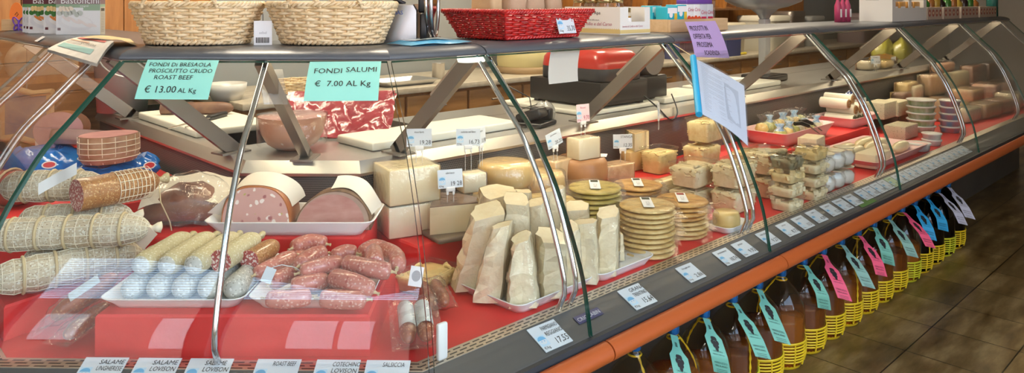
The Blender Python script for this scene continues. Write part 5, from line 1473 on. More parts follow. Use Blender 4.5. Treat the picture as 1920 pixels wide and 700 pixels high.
# tray with small bagged snacks
stp = step('display_step', [(2.80, 1.79, 0), (4.72, 1.79, 0), (4.72, 2.105, 0), (2.80, 2.105, 0)], DT, .64, 'red cloth covered step under the pink trays of bagged cheese and rolls')
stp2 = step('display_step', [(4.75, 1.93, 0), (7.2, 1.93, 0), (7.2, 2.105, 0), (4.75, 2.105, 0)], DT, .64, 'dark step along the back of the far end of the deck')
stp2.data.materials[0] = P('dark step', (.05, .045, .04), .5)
TZ = .6415
def deep_tray2(px, v, z, rot, w, d, h, label):
    o = tray_mesh(w, d, h, .03, .005, 1.16).build('pink_tray', PINKT, None, T(px, v, z), rot); return tag(o, label, 'tray', 'pink trays')
deep_tray2(1478, 1.945, TZ, 0, .60, .27, .075, 'long pink tray of bagged fresh cheeses with tongs lying across')
SN = [('yellow green salad', (.60, .52, .14), (.30, .36, .08)), ('white pieces', (.80, .74, .58), (.64, .58, .36)), ('orange pieces', (.72, .40, .10), (.74, .62, .25)), ('green pieces', (.35, .40, .12), (.66, .62, .34))]
BLUEF = P('blue striped film', (.08, .30, .58), .3, col2=(.75, .80, .84), vs=60, stretch=(6, .5, .5))
c0 = T(1478, 1.945, TZ)
rr = random.Random(77)
for k in range(20):
    x = -.22+.047*(k % 10)+rr.uniform(-.01, .01); y = (-.055, .04)[k//10]+rr.uniform(-.012, .012); z = .012+(.01 if k < 10 else .035)
    nm, a, b = SN[k % 4]
    t = thing('snack_bag', 'clear bag of %s in the long pink tray, %s in the heap' % (nm, ORD[k]), 'bag', c0+Vector((x, y, z)), rr.uniform(0, 3), 'bagged cheeses in the pink tray')
    MB().lathe([(.004, 0), (.024, .004), (.036, .026), (.026, .052), (.004, .060)], 12, wob=.10, rnd=rr).build('contents', P(nm, a, .4, col2=b, vs=45, coat=.3, bmp=.4, bs=50), t)
    f = MB().lathe([(.028, 0), (.040, .026), (.032, .056), (.012, .074), (.034, .100)], 12, wob=.12, rnd=rr, caps=False); f.build('clear_bag', BAG, t)
    if k % 3 == 0: MB().lathe([(.022, .054), (.012, .070), (.022, .090), (.003, .088)], 16, wob=.22, rnd=rr, caps=False).build('blue_top', BLUEF, t)
def tongs(loc, rot, L, label):
    mb = MB(); 
    mb.tube([(0, 0, 0), (L*.25, .004, .012), (L*.55, 0, .006)], [.011, .012, .010], 8).tube([(L*.55, 0, .006), (L, 0, -.02)], [.005, .003], 6, 1)
    o = mb.build('serving_tongs', [BLACK, STEELD], None, loc, rot); return tag(o, label, 'tongs', 'tongs')
tongs(c0+Vector((-.11, -.09, .105)), (0, .25, -.45), .17, 'black handled tongs lying across the bagged cheeses, nearer one')
tongs(c0+Vector((-.02, -.075, .105)), (0, .25, -.5), .15, 'black handled server lying behind the nearer tongs')
# standing pale cheese block
block('cheese_block', T(1522, 1.70, DT), .15, .15, .09, .155, P('grated look block', (.80, .70, .50), .6, col2=(.70, .58, .36), vs=40, bmp=.4, bs=80), CREAM2, 'big pale block of cheese standing in front of the pink snack tray', film=False)
# rolls
RT_ = 'cheese rolls'
deep_tray(1588, 1.935, TZ, 0, .40, .25, .06, 'pink tray of filled white cheese rolls')
def roll_(loc, rot, r, L, label, fill):
    t = thing('cheese_roll', label, 'cheese roll', loc, rot, RT_)
    MB().tube([(0, 0, 0), (0, L, 0)], r, 18).build('outer', P('white roll', (.84, .78, .64), .45, coat=.2), t)
    mb = MB(); pts = []
    for k in range(26):
        a = k/25*4.2*PI; q = r*.88*(1-k/25*.85); pts.append((q*math.cos(a), -.0015, q*math.sin(a)))
    mb.tube(pts, .0042, 5); mb.build('spiral_filling', fill, t); return t
F1 = P('dark herb filling', (.06, .075, .025), .5); F2 = P('brown filling', (.36, .18, .06), .5)
c1 = T(1588, 1.935, TZ)
for k, (x, y, z, f) in enumerate(((-.10, -.085, .040, F1), (-.033, -.085, .040, F1), (.033, -.085, .040, F1), (.10, -.085, .040, F2), (-.068, -.08, .096, F2), (.0, -.08, .096, F2), (.066, -.08, .096, F1), (-.12, -.06, .135, F2), (-.035, -.05, .155, F2))):
    roll_(c1+Vector((x, y, z)), rr.uniform(-.15, .1), .0325, .17, 'white cheese roll with %s spiral, %s in the pink tray' % ('dark green' if f is F1 else 'brown', ORD[k]), f)
# long mozzarella loaves on the broad pink tray
deep_tray(1632, 1.585, DT+.001, 0, .74, .35, .05, 'wide pink tray of long white cheeses near the front')
c2 = T(1632, 1.585, DT)
LOAF = P('long white cheese', (.84, .74, .48), .35, col2=(.80, .66, .38), vs=9, coat=.5, bmp=.1, bs=20)
for k, (x, y, L, r) in enumerate(((-.13, .115, .36, .030), (.19, .11, .26, .031), (-.14, .04, .30, .030), (.17, .035, .30, .032), (.02, -.04, .26, .030), (.22, -.09, .22, .030))):
    t = salami(c2+Vector((x-L/2, y*.9, .040)), c2+Vector((x+L/2, y*.9+.006, .040)), r, 'long pale cheese loaf in the wide pink tray, %s' % ('back left one', 'back right one', 'middle left one', 'middle right one', 'front left one', 'front right one')[k], LOAF, 'long cheese loaves', cat='cheese', knot=False, taper=(1.5, 1.5), seed=60+k, name='cheese_loaf')
block('cheese_block', c2+Vector((-.22, -.095, .0065)), .0, .20, .10, .07, CREAM2, P('grey rind', (.40, .38, .34), .6, col2=(.25, .24, .22), vs=40), 'flat square cheese with grey rind at the near end of the wide pink tray', film=False)
# herb blocks, cups, stacks of round tubs
HERB = spots('herb cheese', (.70, .63, .46), [((.12, .15, .05), 95, .22), ((.30, .30, .16), 70, .18)], base2=(.62, .55, .38), rough=.5, bmp=.2)
for k, (px, v) in enumerate(((1652, 1.885), (1678, 1.87), (1690, 1.69))):
    block('herb_cheese', T(px, v, DT if v < 1.75 else TZ), .0, .22, .12, .105-.012*k, HERB, HERB, 'green speckled herb cheese block, %s in the row behind the wide pink tray' % ORD[k], film=False)
def roundtub(loc, r, h, band, label, group):
    t = thing('round_tub', label, 'tub', loc, 0, group)
    MB().lathe([(.004, 0), (r*.82, 0), (r*.93, h*.8)], 20).build('cup', P(band+' band', {'green': (.20, .36, .08), 'blue': (.10, .30, .55), 'grey': (.42, .45, .50)}[band], .4, col2=(.78, .80, .76) if band != 'blue' else (.62, .12, .10), vs=16, stretch=(1, 1, .2)), t)
    MB().lathe([(r*.96, h*.76), (r*1.0, h*.80), (r*1.0, h*.95), (r*.95, h), (.003, h)], 20).build('lid', WHITE, t); return t
pg = {}
def tubstack(px, v, n, r, h, band, where):
    for k in range(n):
        loc = T(px, v, DT+k*(h+.001)); lab = '%s banded white lidded tub in the %s stack, %s from the bottom' % (band, where, ORD[k])
        if band in pg: dup(pg[band], loc, .7*k, lab)
        else: pg[band] = roundtub(loc, r, h, band, lab, 'stacked round tubs')
tubstack(1727, 1.68, 5, .088, .041, 'green', 'wide green'); tubstack(1781, 1.54, 5, .064, .041, 'blue', 'narrow blue')
tubstack(1747, 1.475, 2, .055, .035, 'grey', 'low grey')
roundtub_ = roundtub(T(1722, 1.475, DT), .066, .045, 'grey', 'single low round tub with pale lid beside the long loaves', 'stacked round tubs')
# blue printed bag of the mozzarella, piles at the back
def lump(name, loc, rot, w, d, h, m, label, group, cat, seed, film=True):
    rr = random.Random(seed); ph = [rr.uniform(0, 6) for _ in range(4)]
    t = thing(name, label, cat, loc, rot, group); rings = []
    for k in range(8):
        f = k/7; s = (1-max(0, f-.35)**2*1.6)*(.9+.1*min(1, f*5))
        if k == 7: s *= .6
        rings.append([(w/2*s*math.copysign(abs(math.cos(a))**.7, math.cos(a))*(1+.06*math.sin(3*a+ph[0]+f)), d/2*s*math.copysign(abs(math.sin(a))**.7, math.sin(a))*(1+.06*math.sin(2*a+ph[1])), h*f*(1+.08*math.sin(2*a+ph[2]))) for a in [2*PI*j/22 for j in range(22)]])
    MB().loft(rings, 0, True).build('body', m, t)
    if film: MB().loft([[(x*1.04, y*1.04, z*1.04) for x, y, z in r_] for r_ in rings], 0, True, caps=False).build('cling_film', FILM, t)
    return t
t = lump('blue_printed_bag', T(1596, 2.045, .6415), 0, .27, .10, .155, P('navy bag', (.03, .07, .30), .3, bmp=.3, bs=20), 'navy and white printed bag standing at the back behind the rolls', None, 'bag', 3)
MB().sheet(lambda u, v: (-.09+.19*u, -.058, .085+.035*v+.0), 4, 2, 0).build('white_band', PAPER, t)
YC = [P('wrapped yellow cheese', (.74, .55, .24), .45, col2=(.62, .42, .16), vs=12, coat=.3), P('wrapped tan cheese', (.60, .40, .22), .5, col2=(.48, .30, .15), vs=12, coat=.3), P('wrapped ivory cheese', (.80, .70, .48), .45, col2=(.70, .58, .36), vs=12, coat=.3),
      P('bacon slab', (.46, .22, .14), .45, col2=(.62, .42, .28), vs=9, stretch=(1, 1, 5), coat=.3), P('brown smoked slab', (.28, .15, .08), .5, col2=(.18, .09, .05), vs=12, coat=.3)]
rr = random.Random(12)
k = 0
for (px, v, z, w, d, h, m, txt) in ((1628, 2.26, WZ_, .20, .12, .07, 2, 'ivory piece on the far worktop edge'), (1655, 2.24, WZ_, .22, .12, .06, 0, 'yellow piece on the far worktop edge'), (1700, 2.05, .6415, .28, .10, .15, 0, 'yellow piece behind the green tubs'),
        (1748, 2.04, .6415, .32, .11, .17, 1, 'tan piece behind the blue tubs'), (1790, 2.04, .6415, .36, .11, .16, 2, 'ivory piece further along'), (1826, 2.04, .6415, .40, .11, .18, 3, 'bacon slab'), (1858, 2.04, .6415, .42, .11, .17, 4, 'dark smoked slab at the far end'),
        (1690, 2.03, .6415, .22, .10, .09, 4, 'small brown piece left of the green tubs'), (1712, 2.03, .6415, .24, .10, .12, 2, 'ivory piece above the green tubs'), (1712, 1.82, DT, .20, .14, .13, 0, 'yellow piece behind the last herb cheese'),
        (1762, 1.75, DT, .22, .16, .15, 1, 'tan piece between the green and blue tubs'), (1790, 1.70, DT, .24, .16, .12, 0, 'yellow piece right of the blue tubs'), (1768, 2.03, .815, .30, .09, .08, 3, 'bacon slab lying on the tan piece'),
        (1815, 1.80, DT, .30, .17, .15, 1, 'big tan piece by the last visible post'), (1806, 1.62, DT, .26, .16, .10, 2, 'small ivory piece by the last labels'), (1850, 1.78, DT, .30, .19, .16, 3, 'bacon slab beyond the tan piece'), (1843, 1.58, DT, .30, .16, .10, 1, 'low tan piece at the front of the far end'),
        (1880, 1.76, DT, .34, .18, .15, 4, 'dark smoked slab in the middle of the far end'), (1872, 1.56, DT, .30, .15, .10, 3, 'low bacon slab at the front of the far end'), (1893, 1.57, DT, .26, .18, .12, 2, 'ivory piece in the last corner of the deck')):
    o = block('wrapped_cheese' if m < 3 else 'smoked_meat', T(px, v, z+.0005), rr.uniform(-.12, .12), w, d*.92, h, YC[m], YC[(m+1) % 5], 'film wrapped '+txt, group='wrapped pieces on the far deck', bev=.022, side=False); o['category'] = 'cheese' if m < 3 else 'meat'; k += 1
pick_card(T(1642, 2.17, WZ_+.004), RC+.3, 'formaggio', '13,20', 'pale price card with yellowish print standing before the yellow pieces', up=.05, w=.085, h=.06)
# ---------------------------------------------------------------- price labels along the grey front panel
SLOPE = math.atan2(.0395, .085)
def panel_card(u, title, price, label, w=.092, h=.072, hand=False, mats=None, slide=.0, rot=0.0, group='price labels on the front panel', seg=2, unit='€/kg', r=None):
    t_ = -.372+slide; z = .5265+(t_+.410)/.085*.0395+.0020
    if seg == 2: loc = Vector((u, C1[1]+t_, z)); rz = 0
    else:
        k = u; pp = path(t_); q = pp[1].lerp(pp[2], k); loc = Vector((q.x, q.y, z)); rz = CH
    mb = card_face(MB(), w, h, title, price, hand, unit=unit)
    mb.v = [(x, y, z_-h/2) for (x, y, z_) in mb.v]
    o = mb.build('price_label', mats or CARDM, None, loc, (0, 0, 0))
    o.rotation_euler = (Matrix.Rotation(rz, 3, 'Z') @ Matrix.Rotation(SLOPE-PI/2+.0, 3, 'X') @ Matrix.Rotation(rot, 3, 'Y')).to_euler()
    return tag(o, label, 'price label', group)
def panel_u(px): return Wv(px, C1[1]-.372, .546).x
PL = [(1033, 'PARMIGIANO|REGGIANO', '17,55', True, 'hand written label below the hard cheese heap'), (1197, 'GRANA|TRENTINO', '15,64', True, 'hand written label right of the second tray of hard cheese'),
      (1297, 'frico patt. vari', '2,86', False, 'printed label reading 2,86 below the front flat breads'), (1364, 'prosciuttone', '10,74', False, 'printed label reading 10,74 below the small round cheese'),
      (1398, 'grezzo', '9,92', False, 'printed label reading 9,92 left of the second posts'), (1442, 'malga tipologia', '9,27', False, 'printed label reading 9,27 under the second glass joint'),
      (1479, 'strisce', '8,73', False, 'printed label reading 8,73 below the tubs of strips'), (1507, 'Insalatina Prist', '10,51', False, 'printed label reading 10,51 below the cube tubs'),
      (1533, 'capri', '4,30', False, 'printed label reading 4,30 below the cube tubs'), (1560, 'treccine', '15,21', False, 'printed label reading 15,21 below the faceted cups'),
      (1582, 'bufala campana', '12,21', False, 'printed label left of the green strip'), (1601, 'bufala aff.', '12,94', False, 'printed label above the green strip')]
for (px, ti, pr, hd, lab) in PL:
    panel_card(panel_u(px), ti, pr, lab, hand=hd, w=.098 if px < 1250 else .084, h=.078 if px < 1250 else .066, slide=.004, rot=.02)
gx = panel_u(1612)
o = MB().box((0, 0, 0), (.16, .030, .0008), 0).build('green_strip', P('green label strip', (.06, .17, .03), .5), None, Vector((gx, C1[1]-.400, .5325)), (SLOPE, 0, 0)); tag(o, 'plain dark green strip lying on the grey front panel', 'label')
names = ['stracchino', 'primosale', 'ricotta', 'asiago', 'caciotta', 'robiola', 'taleggio', 'fontina', 'montasio', 'scamorza', 'crescenza', 'brie', 'gorgonzola', 'speck', 'pancetta', 'lardo', 'coppa', 'bresaola']
x = panel_u(1622); k = 0
while x < 5.0 and k < len(names):
    panel_card(x, names[k], '%d,%02d' % (7+(k*3) % 9, (k*37+15) % 100), 'small printed price label, %s beyond the green strip' % (ORD[k] if k < 20 else 'last'), w=.078, h=.064, slide=.006, mats=CARDM if k != 4 else [P('pale green card', (.55, .68, .45), .5)]+CARDM[1:]); x += .086; k += 1
def panel_k(px):
    p = Wd(px, 690, 1.735); a, b = path(-.372)[1], path(-.372)[2]
    return (p.x-a.x)/(b.x-a.x)
for (px, ti, lab) in ((138, 'SALAME|UNGHERESE', 'hand written label at the left end of the chamfered front'), (239, 'SALAME|LOVISON', 'hand written salami label below the salami tray, left of its twin'), (338, 'SALAME |LOVISON', 'hand written salami label left of the middle post'),
                      (466, 'ROAST BEEF', 'hand written roast beef label right of the middle post'), (578, 'COTECHINO|LOVISON', 'hand written label below the sausages'), (672, 'SALSICCIA', 'hand written label at the right end of the chamfered front')):
    panel_card(panel_k(px), ti, '9,90', lab, w=.100, h=.070, hand=True, seg=1, slide=.040)
o = MB().box((0, 0, 0), (.10, .026, .001), 0); o.text('CRIOCABIN', .017, lambda a, b: (-.045+a, -.006+b, .0012), 1)
o = o.build('maker_badge', [P('navy badge', (.02, .03, .12), .35), P('silver print', (.55, .58, .66), .4)], None, Vector((1.555, C1[1]-.362, .5505)), (SLOPE, 0, 0)); tag(o, 'small navy maker plate on the grey front panel by the glass edge', 'badge')
# ---------------------------------------------------------------- the row of wicker-style demijohns on the floor
AMB = CLEAR('clear bottle glass', (.92, .84, .66), 1.5, .02, .02, (.5, .4, .25))
DKG = CLEAR('dark bottle glass', (.16, .13, .09), 1.5, .02, .02, (.05, .04, .03))
def liquid(name, c, t):
    m, nt, out = new_mat(name)
    a = nt.nodes.new('ShaderNodeBsdfTransparent'); a.inputs[0].default_value = rgb(t)
    b = nt.nodes.new('ShaderNodeBsdfPrincipled'); b.inputs['Base Color'].default_value = rgb(c); b.inputs['Roughness'].default_value = .25
    mx = nt.nodes.new('ShaderNodeMixShader'); mx.inputs[0].default_value = .45
    nt.links.new(a.outputs[0], mx.inputs[1]); nt.links.new(b.outputs[0], mx.inputs[2]); nt.links.new(mx.outputs[0], out.inputs[0])
    return m
LQ = {'amber': liquid('amber wine', (.50, .19, .022), (.78, .40, .08)), 'brown': liquid('brown wine', (.30, .10, .014), (.55, .22, .05)), 'dark': liquid('dark wine', (.03, .008, .006), (.10, .03, .02))}
YB = P('yellow plastic', (.78, .58, .02), .4)
YG = P('lime plastic', (.60, .62, .03), .4)
CAPB = P('blue foil cap', (.02, .16, .48), .22, .6, bmp=.2, bs=120)
TAGC = {'aqua': P('aqua card', (.16, .47, .37), .6), 'pink': P('pink card', (.56, .24, .34), .6), 'blue': P('bright blue card', (.02, .34, .66), .6), 'white': P('lavender white card', (.50, .52, .63), .6), 'teal': P('grey teal card', (.22, .43, .37), .6)}
BH, BR_ = .375, .0925
_B = {}
def bottle_mesh():
    pr = [(.010, .002), (.060, .002), (.078, .012), (.088, .04), (.0915, .10), (.0915, .200), (.0905, .222), (.084, .248), (.069, .276), (.049, .299), (.030, .318), (.0185, .334), (.0175, .352)]
    return MB().lathe(pr, 32, caps=False)
def mesh_once(key, fn, name, mats, parent):
    if key in _B:
        o = _B[key].copy(); COL.objects.link(o); o.parent = parent; return o
    o = fn().build(name, mats, parent); _B[key] = o; return o
def basket_m():
    mb = MB(); rad = lambda z: .074+.019*min(1, (z/.055))**.6
    mb.lathe([(.066, 0), (.074, .002), (.078, .024), (.0735, .024), (.070, .004)], 32, caps=False)
    for k in range(7):
        z = .034+.0115*k; r = rad(z)
        mb.lathe([(r, z-.0028), (r+.003, z-.0028), (r+.003, z+.0028), (r, z+.0028)], 32, caps=False)
    for k in range(12):
        a = 2*PI*k/12
        pts = [((rad(z)+.002)*math.cos(a), (rad(z)+.002)*math.sin(a), z) for z in (.02, .035, .05, .075, .107)]
        mb.tube(pts, [.0042, .0038, .0034, .0030, .0028], 5)
    mb.lathe([(rad(.107), .103), (rad(.107)+.004, .103), (rad(.107)+.004, .109), (rad(.107), .109)], 32, caps=False)
    return mb
def handle_m():
    mb = MB()
    mb.tube([(.021*math.cos(a), .021*math.sin(a), .323) for a in [2*PI*k/18 for k in range(18)]], .0032, 6, closed=True)
    for s in (0,):
        pts = []
        for k in range(15):
            f = k/14; z = .323-.215*f; r = .021+.073*math.sin(PI/2*min(1, f*1.55))**1.0
            a = -1.3+s*1.5; pts.append((r*math.cos(a), r*math.sin(a), z))
        for ph in (0, PI):
            mb.tube([(p[0]+.0025*math.cos(k*1.6+ph), p[1], p[2]+.0025*math.sin(k*1.6+ph)) for k, p in enumerate(pts)], .0024, 5)
    return mb
def tag_m(seed):
    def build():
        rr = random.Random(seed); L, w = .155, .064; lean = rr.uniform(.12, .42); curl = rr.uniform(.0, .05)
        def pos(x, s):
            """x across, s down the tag"""
            wide = .42+.58*min(1, max(0, (s-.028)/.016)) if s > .0 else .42
            px = .0+s*lean+x*wide*.92
            py = -.024-.085*min(1, s/.09)**.8-.012*math.sin(s*18)-.0-curl*(s/L)**2
            return Vector((px, py, .338-s*(.93-.1*lean)-x*.22*wide))
        mb = MB(); n = 14
        vs = []; fs = []
        for i in range(n+1):
            for x in (-w/2, w/2): vs.append(pos(x, L*i/n))
        for i in range(n): fs.append((2*i, 2*i+2, 2*i+3, 2*i+1))
        mb.add(vs, fs, 0, True)
        off = Vector((0, -.0012, .0003))
        P_ = lambda x, s: pos(x, s)+off
        for (cx, cs) in ((-.004, .050), (.004, .050), (-.007, .057), (0, .058), (.007, .057), (-.004, .064), (.004, .064), (0, .070)):
            mb.poly([P_(cx*1.3+.0058*math.cos(a), .062+(cs-.062)*1.3+.0058*math.sin(a)) for a in [2*PI*k/9 for k in range(9)]], 1)
        mb.poly([P_(-.010, .046), P_(.0, .040), P_(.011, .045), P_(.0, .051)], 1)
        T = lambda t, sz, s: mb.text(t, sz, lambda a, b: P_(a, s-b), 1, 'CENTER')
        T('AZIENDA AGRICOLA', .0045, .088); T('CANTINA FRIULI', .005, .080); T('VERDUZZO', .0092, .118); T('FRIULANO', .0092, .130)
        for k in range(8): mb.poly([P_(-.009+.0024*k, .014), P_(-.0078+.0024*k, .014), P_(-.0078+.0024*k, .024), P_(-.009+.0024*k, .024)], 1)
        for k in range(3): mb.poly([P_(-.02, .140+.006*k), P_(.02, .140+.006*k), P_(.02, .1412+.006*k), P_(-.02, .1412+.006*k)], 1)
        return mb
    return build
#  nearest first: liquid, tag colour, basket plastic
ROW = [('amber', 'aqua', YB), ('amber', 'aqua', YB), ('brown', 'aqua', YG), ('brown', 'aqua', YB), ('amber', None, YB), ('brown', 'aqua', YB), ('brown', 'pink', YB), ('amber', 'teal', YB), ('brown', 'pink', YB),
       ('brown', 'aqua', YB), ('brown', 'teal', YB), ('amber', 'pink', YG), ('dark', 'blue', YB), ('dark', 'blue', YB), ('dark', 'white', YG), ('dark', 'white', YB)]
def demijohn(loc, liq, tagc, bask, label, seed, front=True):
    t = thing('demijohn', label, 'bottle', loc, 0, 'demijohns along the counter base' if front else 'second row of demijohns')
    mesh_once(('g', liq == 'dark'), bottle_mesh, 'glass_body', DKG if liq == 'dark' else AMB, t)
    fl = .175 if seed % 3 else .20
    mesh_once(('l', liq, fl), lambda: MB().lathe([(.004, .004), (.058, .004), (.076, .013), (.086, .04), (.0895, .10), (.0895, fl), (.086, fl+.012), (.003, fl+.012)], 28), 'wine', LQ[liq], t)
    mesh_once(('b', bask.name), basket_m, 'basket_base', bask, t)
    h = mesh_once('h', handle_m, 'braided_handle', YB, t); h.rotation_euler = (0, 0, (.9, 2.6, -.6, 1.7, 3.4)[seed % 5])
    mesh_once('c', lambda: MB().lathe([(.0185, .336), (.0205, .339), (.0205, .362), (.0195, .372), (.012, .377), (.002, .378)], 18), 'foil_cap', CAPB, t)
    t.scale = (.955, .955, 1)
    if tagc:
        s = seed % 4
        mesh_once(('t', tagc, s), tag_m(s+3), 'neck_tag', [TAGC[tagc], INK], t).rotation_euler = (0, 0, RC-.10+.12*(seed % 3))
    return t
for k, (l, c, b) in enumerate(ROW):
    u = 4.79-.183*(15-k)
    tx = '%s demijohn with %s, %s from the near end of the front row' % ({'amber': 'amber', 'brown': 'brown', 'dark': 'near black'}[l], (c+' neck tag') if c else 'no tag', ORD[k])
    demijohn(Vector((u, 1.385, 0)), l, c, b, tx, k)
demijohn(Vector((4.79-.183*16, 1.40, 0)), 'brown', None, YB, 'demijohn at the very front of the row, only its blue cap in the picture', 17)
# ---------------------------------------------------------------- the staff side
WZ = .8805
# back counter: pine cabinet with doors, drawers and a stone top
t = thing('back_counter', 'long pine back counter with stone top along the rear wall', 'counter', (1.9, 3.62, 0))
bx0, bx1 = 1.62, 10.5
L_ = Vector((1.9, 3.62, 0))
def bpart(mb, name, m, parent=None):
    o = mb.build(name, m, parent or t)
    if parent is None: o.location = -L_
    return o
bpart(MB().box(((bx0+bx1)/2, 3.965, 0), (bx1-bx0, .67, .86)), 'cabinet_body', WOOD)
bpart(MB().box(((bx0+bx1)/2, 3.955, .86), (bx1-bx0+.04, .75, .036), 0, bev=.004), 'stone_top', MARBLE)
x = bx0+.03; k = 0
while x < bx1-.5:
    w = .46
    o = bpart(MB().box((x+w/2, 3.618, .70), (w, .022, .14), 0, bev=.004), 'drawer', WOODH); MB().tube([(x+w/2-.05, 3.595, .77), (x+w/2+.05, 3.595, .77)], .006, 6).build('handle', STEELD, o)
    o = bpart(MB().box((x+w/2, 3.618, .06), (w, .022, .62), 0, bev=.004).box((x+w/2, 3.606, .13), (w-.12, .006, .48), 0), 'door', WOOD); MB().tube([(x+w-.05, 3.597, .5), (x+w-.05, 3.597, .6)], .006, 6).build('handle', STEELD, o)
    x += w+.02; k += 1
BZ = .8965
# round ended wooden shelf with cream sack, picture frame
t2 = thing('wooden_shelf', 'dark pine shelf with a rounded end at the back behind the left glass', 'shelf', (.95, 4.16, 0))
MB().box((-.10, 0, 0), (.95, .28, .04)).build('base', WOODD, t2)
MB().box((-.10, .12, .04), (.95, .03, 1.2)).build('back', WOODD, t2)
for z in (.55, 1.02):
    pts = [(-.575, .10), (-.575, -.13), (.30, -.13)]+[(.30+.12*math.sin(a), -.01-.12*math.cos(a)) for a in [PI/2*q/6 for q in range(7)]]+[(.42, .10)]
    MB().prism(pts[::-1], z, z+.035).build('board', WOOD, t2)
MB().box((-.56, 0, .04), (.03, .26, 1.2)).build('side', WOODD, t2)
SACK = P('cream sack', (.62, .55, .43), .85, bmp=.4, bs=16, bd=.008, var=.12, vs=8)
for k, (x, w, h) in enumerate(((.54, .26, .22), (.86, .30, .20), (1.16, .20, .17))):
    lump('cloth_sack', Vector((x, 4.14, 1.0555)), .1*k, w, .18, h, SACK, 'cream cloth sack on the rounded pine shelf, %s from left' % ORD[k], 'cream sacks', 'sack', 60+k, film=False)
t3 = thing('picture_frame', 'small wooden framed blue picture with white tags behind the left glass', 'picture', Vector((.60, 3.90, 1.2737)), RC-.2)
# it hangs below the shelf line on a hook from the arm
t3.location = Vector((.74, 3.84, .90))
mb = MB(); W2, H2 = .125, .105
for s in (-1, 1):
    mb.box((s*W2, 0, -H2), (.026, .016, 2*H2)); mb.tube([(-W2-.012, 0, s*H2), (-W2*.4, 0, s*H2+.012), (W2*.3, 0, s*H2-.006), (W2+.012, 0, s*H2+.004)], .014, 8)
mb.build('frame', WOODL, t3)
MB().box((0, .006, -H2), (2*W2, .004, 2*H2)).build('picture', P('blue picture', (.12, .15, .30), .5, col2=(.40, .36, .36), vs=7), t3)
MB().box((-W2-.02, -.014, -.08), (.035, .002, .07)).box((W2*.7, -.014, -.125), (.05, .002, .028)).build('white_tag', PAPER, t3)
MB().tube([(0, .005, H2+.0), (0, .005, .335)], .002, 5).build('hanging_wire', STEELD, t3)
# bucket
t = thing('bucket', 'tall white plastic bucket at the back left of the worktop', 'bucket', Vector((1.14, 3.87, WZ)))
MB().lathe([(.003, .003), (.105, .003), (.108, 0), (.125, .285), (.130, .285), (.130, .30), (.122, .30), (.105, .01), (.003, .008)], 30, caps=False).build('body', WHITE, t)
MB().tube([(.130*math.cos(a), -.06-.10*math.sin(a)*.5-.03, .27-.10*math.sin(a)) for a in [PI*k/14 for k in range(15)]], .004, 6).build('handle', WHITE, t)
# cutting boards
def board(loc, rot, w, d, label, h=.030):
    o = MB().box((0, 0, 0), (w, d, h), 0, bev=.006).build('cutting_board', BOARD, None, loc, rot); return tag(o, label, 'cutting board', 'white cutting boards')
board(Vector((1.265, 3.22, WZ)), 0, .31, .66, 'thick white cutting board on the left worktop with a salami piece and a knife')
board(Vector((1.80, 2.325, WZ)), .0, .70, .235, 'long white cutting board on the worktop right of the mortadella')
board(Vector((3.42, 2.33, WZ)), 0, .46, .24, 'white cutting board right of the cash drawer')
board(Vector((2.86, 2.49, WZ)), 0, .56, .56, 'wide white board under the black cash drawer', .022)
board(Vector((4.10, 2.35, WZ)), 0, .70, .26, 'white board at the far worktop under the white tray')
tray('foam_tray', Vector((3.98, 2.36, WZ+.0305)), 0, .34, .18, .03, FOAM, 'empty white foam tray on the far worktop board', 'tray', 'foam trays')
o = salami(Vector((1.16, 3.40, WZ+.0305+.026)), Vector((1.39, 3.20, WZ+.0305+.026)), .027, 'dark half salami lying on the left cutting board', P('dark bresaola', (.15, .07, .05), .5, col2=(.24, .13, .08), vs=25, bmp=.3, bs=60), None, seed=71, knot=False, cut=True, name='dark_salami')
t = thing('knife', 'knife with black handle lying across the left cutting board', 'knife', Vector((1.24, 3.08, WZ+.0306)), .62)
MB().loft([[(x, -.0, .010), (x, .017*s, .011), (x, .017*s, .013), (x, -.0, .013)] for (x, s) in ((-.27, .1), (-.22, .7), (-.02, 1.4), (.0, 1.4))], 0, False).build('blade', STEEL, t)
MB().box((.065, .010, .0), (.13, .024, .022), 0, bev=.006).build('handle', BLACK, t)
# half mortadella on the worktop
p = W(535, 288, WZ)+Vector((FW[0], FW[1], 0))*.085; p.z = WZ
t = thing('mortadella_dome', 'large half mortadella with flat cut face up on the steel worktop', 'mortadella', p, .4)
MB().lathe([(.010, 0), (.055, .002), (.085, .022), (.106, .058), (.116, .098), (.1175, .118)], 36, wob=.008).build('rind', spots('printed mortadella skin', (.66, .33, .20), [((.20, .10, .07), 17, .12), ((.80, .60, .50), 22, .16)], base2=(.56, .25, .15), rough=.35, coat=.35), t)
MB().lathe([(.1165, .1185), (.114, .1195), (.003, .1200)], 36, caps=False).build('cut_face', MORT, t)
MB().lathe([(.119, .02), (.122, .08), (.121, .124), (.05, .128), (.01, .124)], 24, wob=.01, caps=False).build('cling_film', FILM, t)
# red bag on a wire basket
p = W(612, 270, WZ)+Vector((FW[0], FW[1], 0))*.20; p.z = WZ
t = thing('red_bag', 'crumpled dark red plastic bag in a steel wire rack behind the mortadella', 'bag', p, RC+.1)
def rbag(u, v):
    x = (u-.5)*.42; y = .075-.19*v; z = .150*(1-v)**1.3+.010
    n_ = .016*math.sin(13*u+5*v)+.010*math.sin(29*u-17*v)+.008*math.sin(41*v+9*u)
    return (x+n_*.4, y+n_*.5, max(.004, z+n_*min(1, 3*v)*(1 if v < 1 else .2)))
MB().sheet(rbag, 30, 18, 0).build('bag_film', P('dark red film', (.28, .025, .04), .25, col2=(.38, .06, .08), vs=9, bmp=.5, bs=24, bd=.01, coat=.3), t)
mb = MB().tube([(-.24, .09, 0), (-.24, .09, .125), (-.22, .09, .145), (.02, .085, .150), (.04, .085, .13), (.04, .085, 0)], .005, 8); mb.build('wire_rack', CHROME, t)
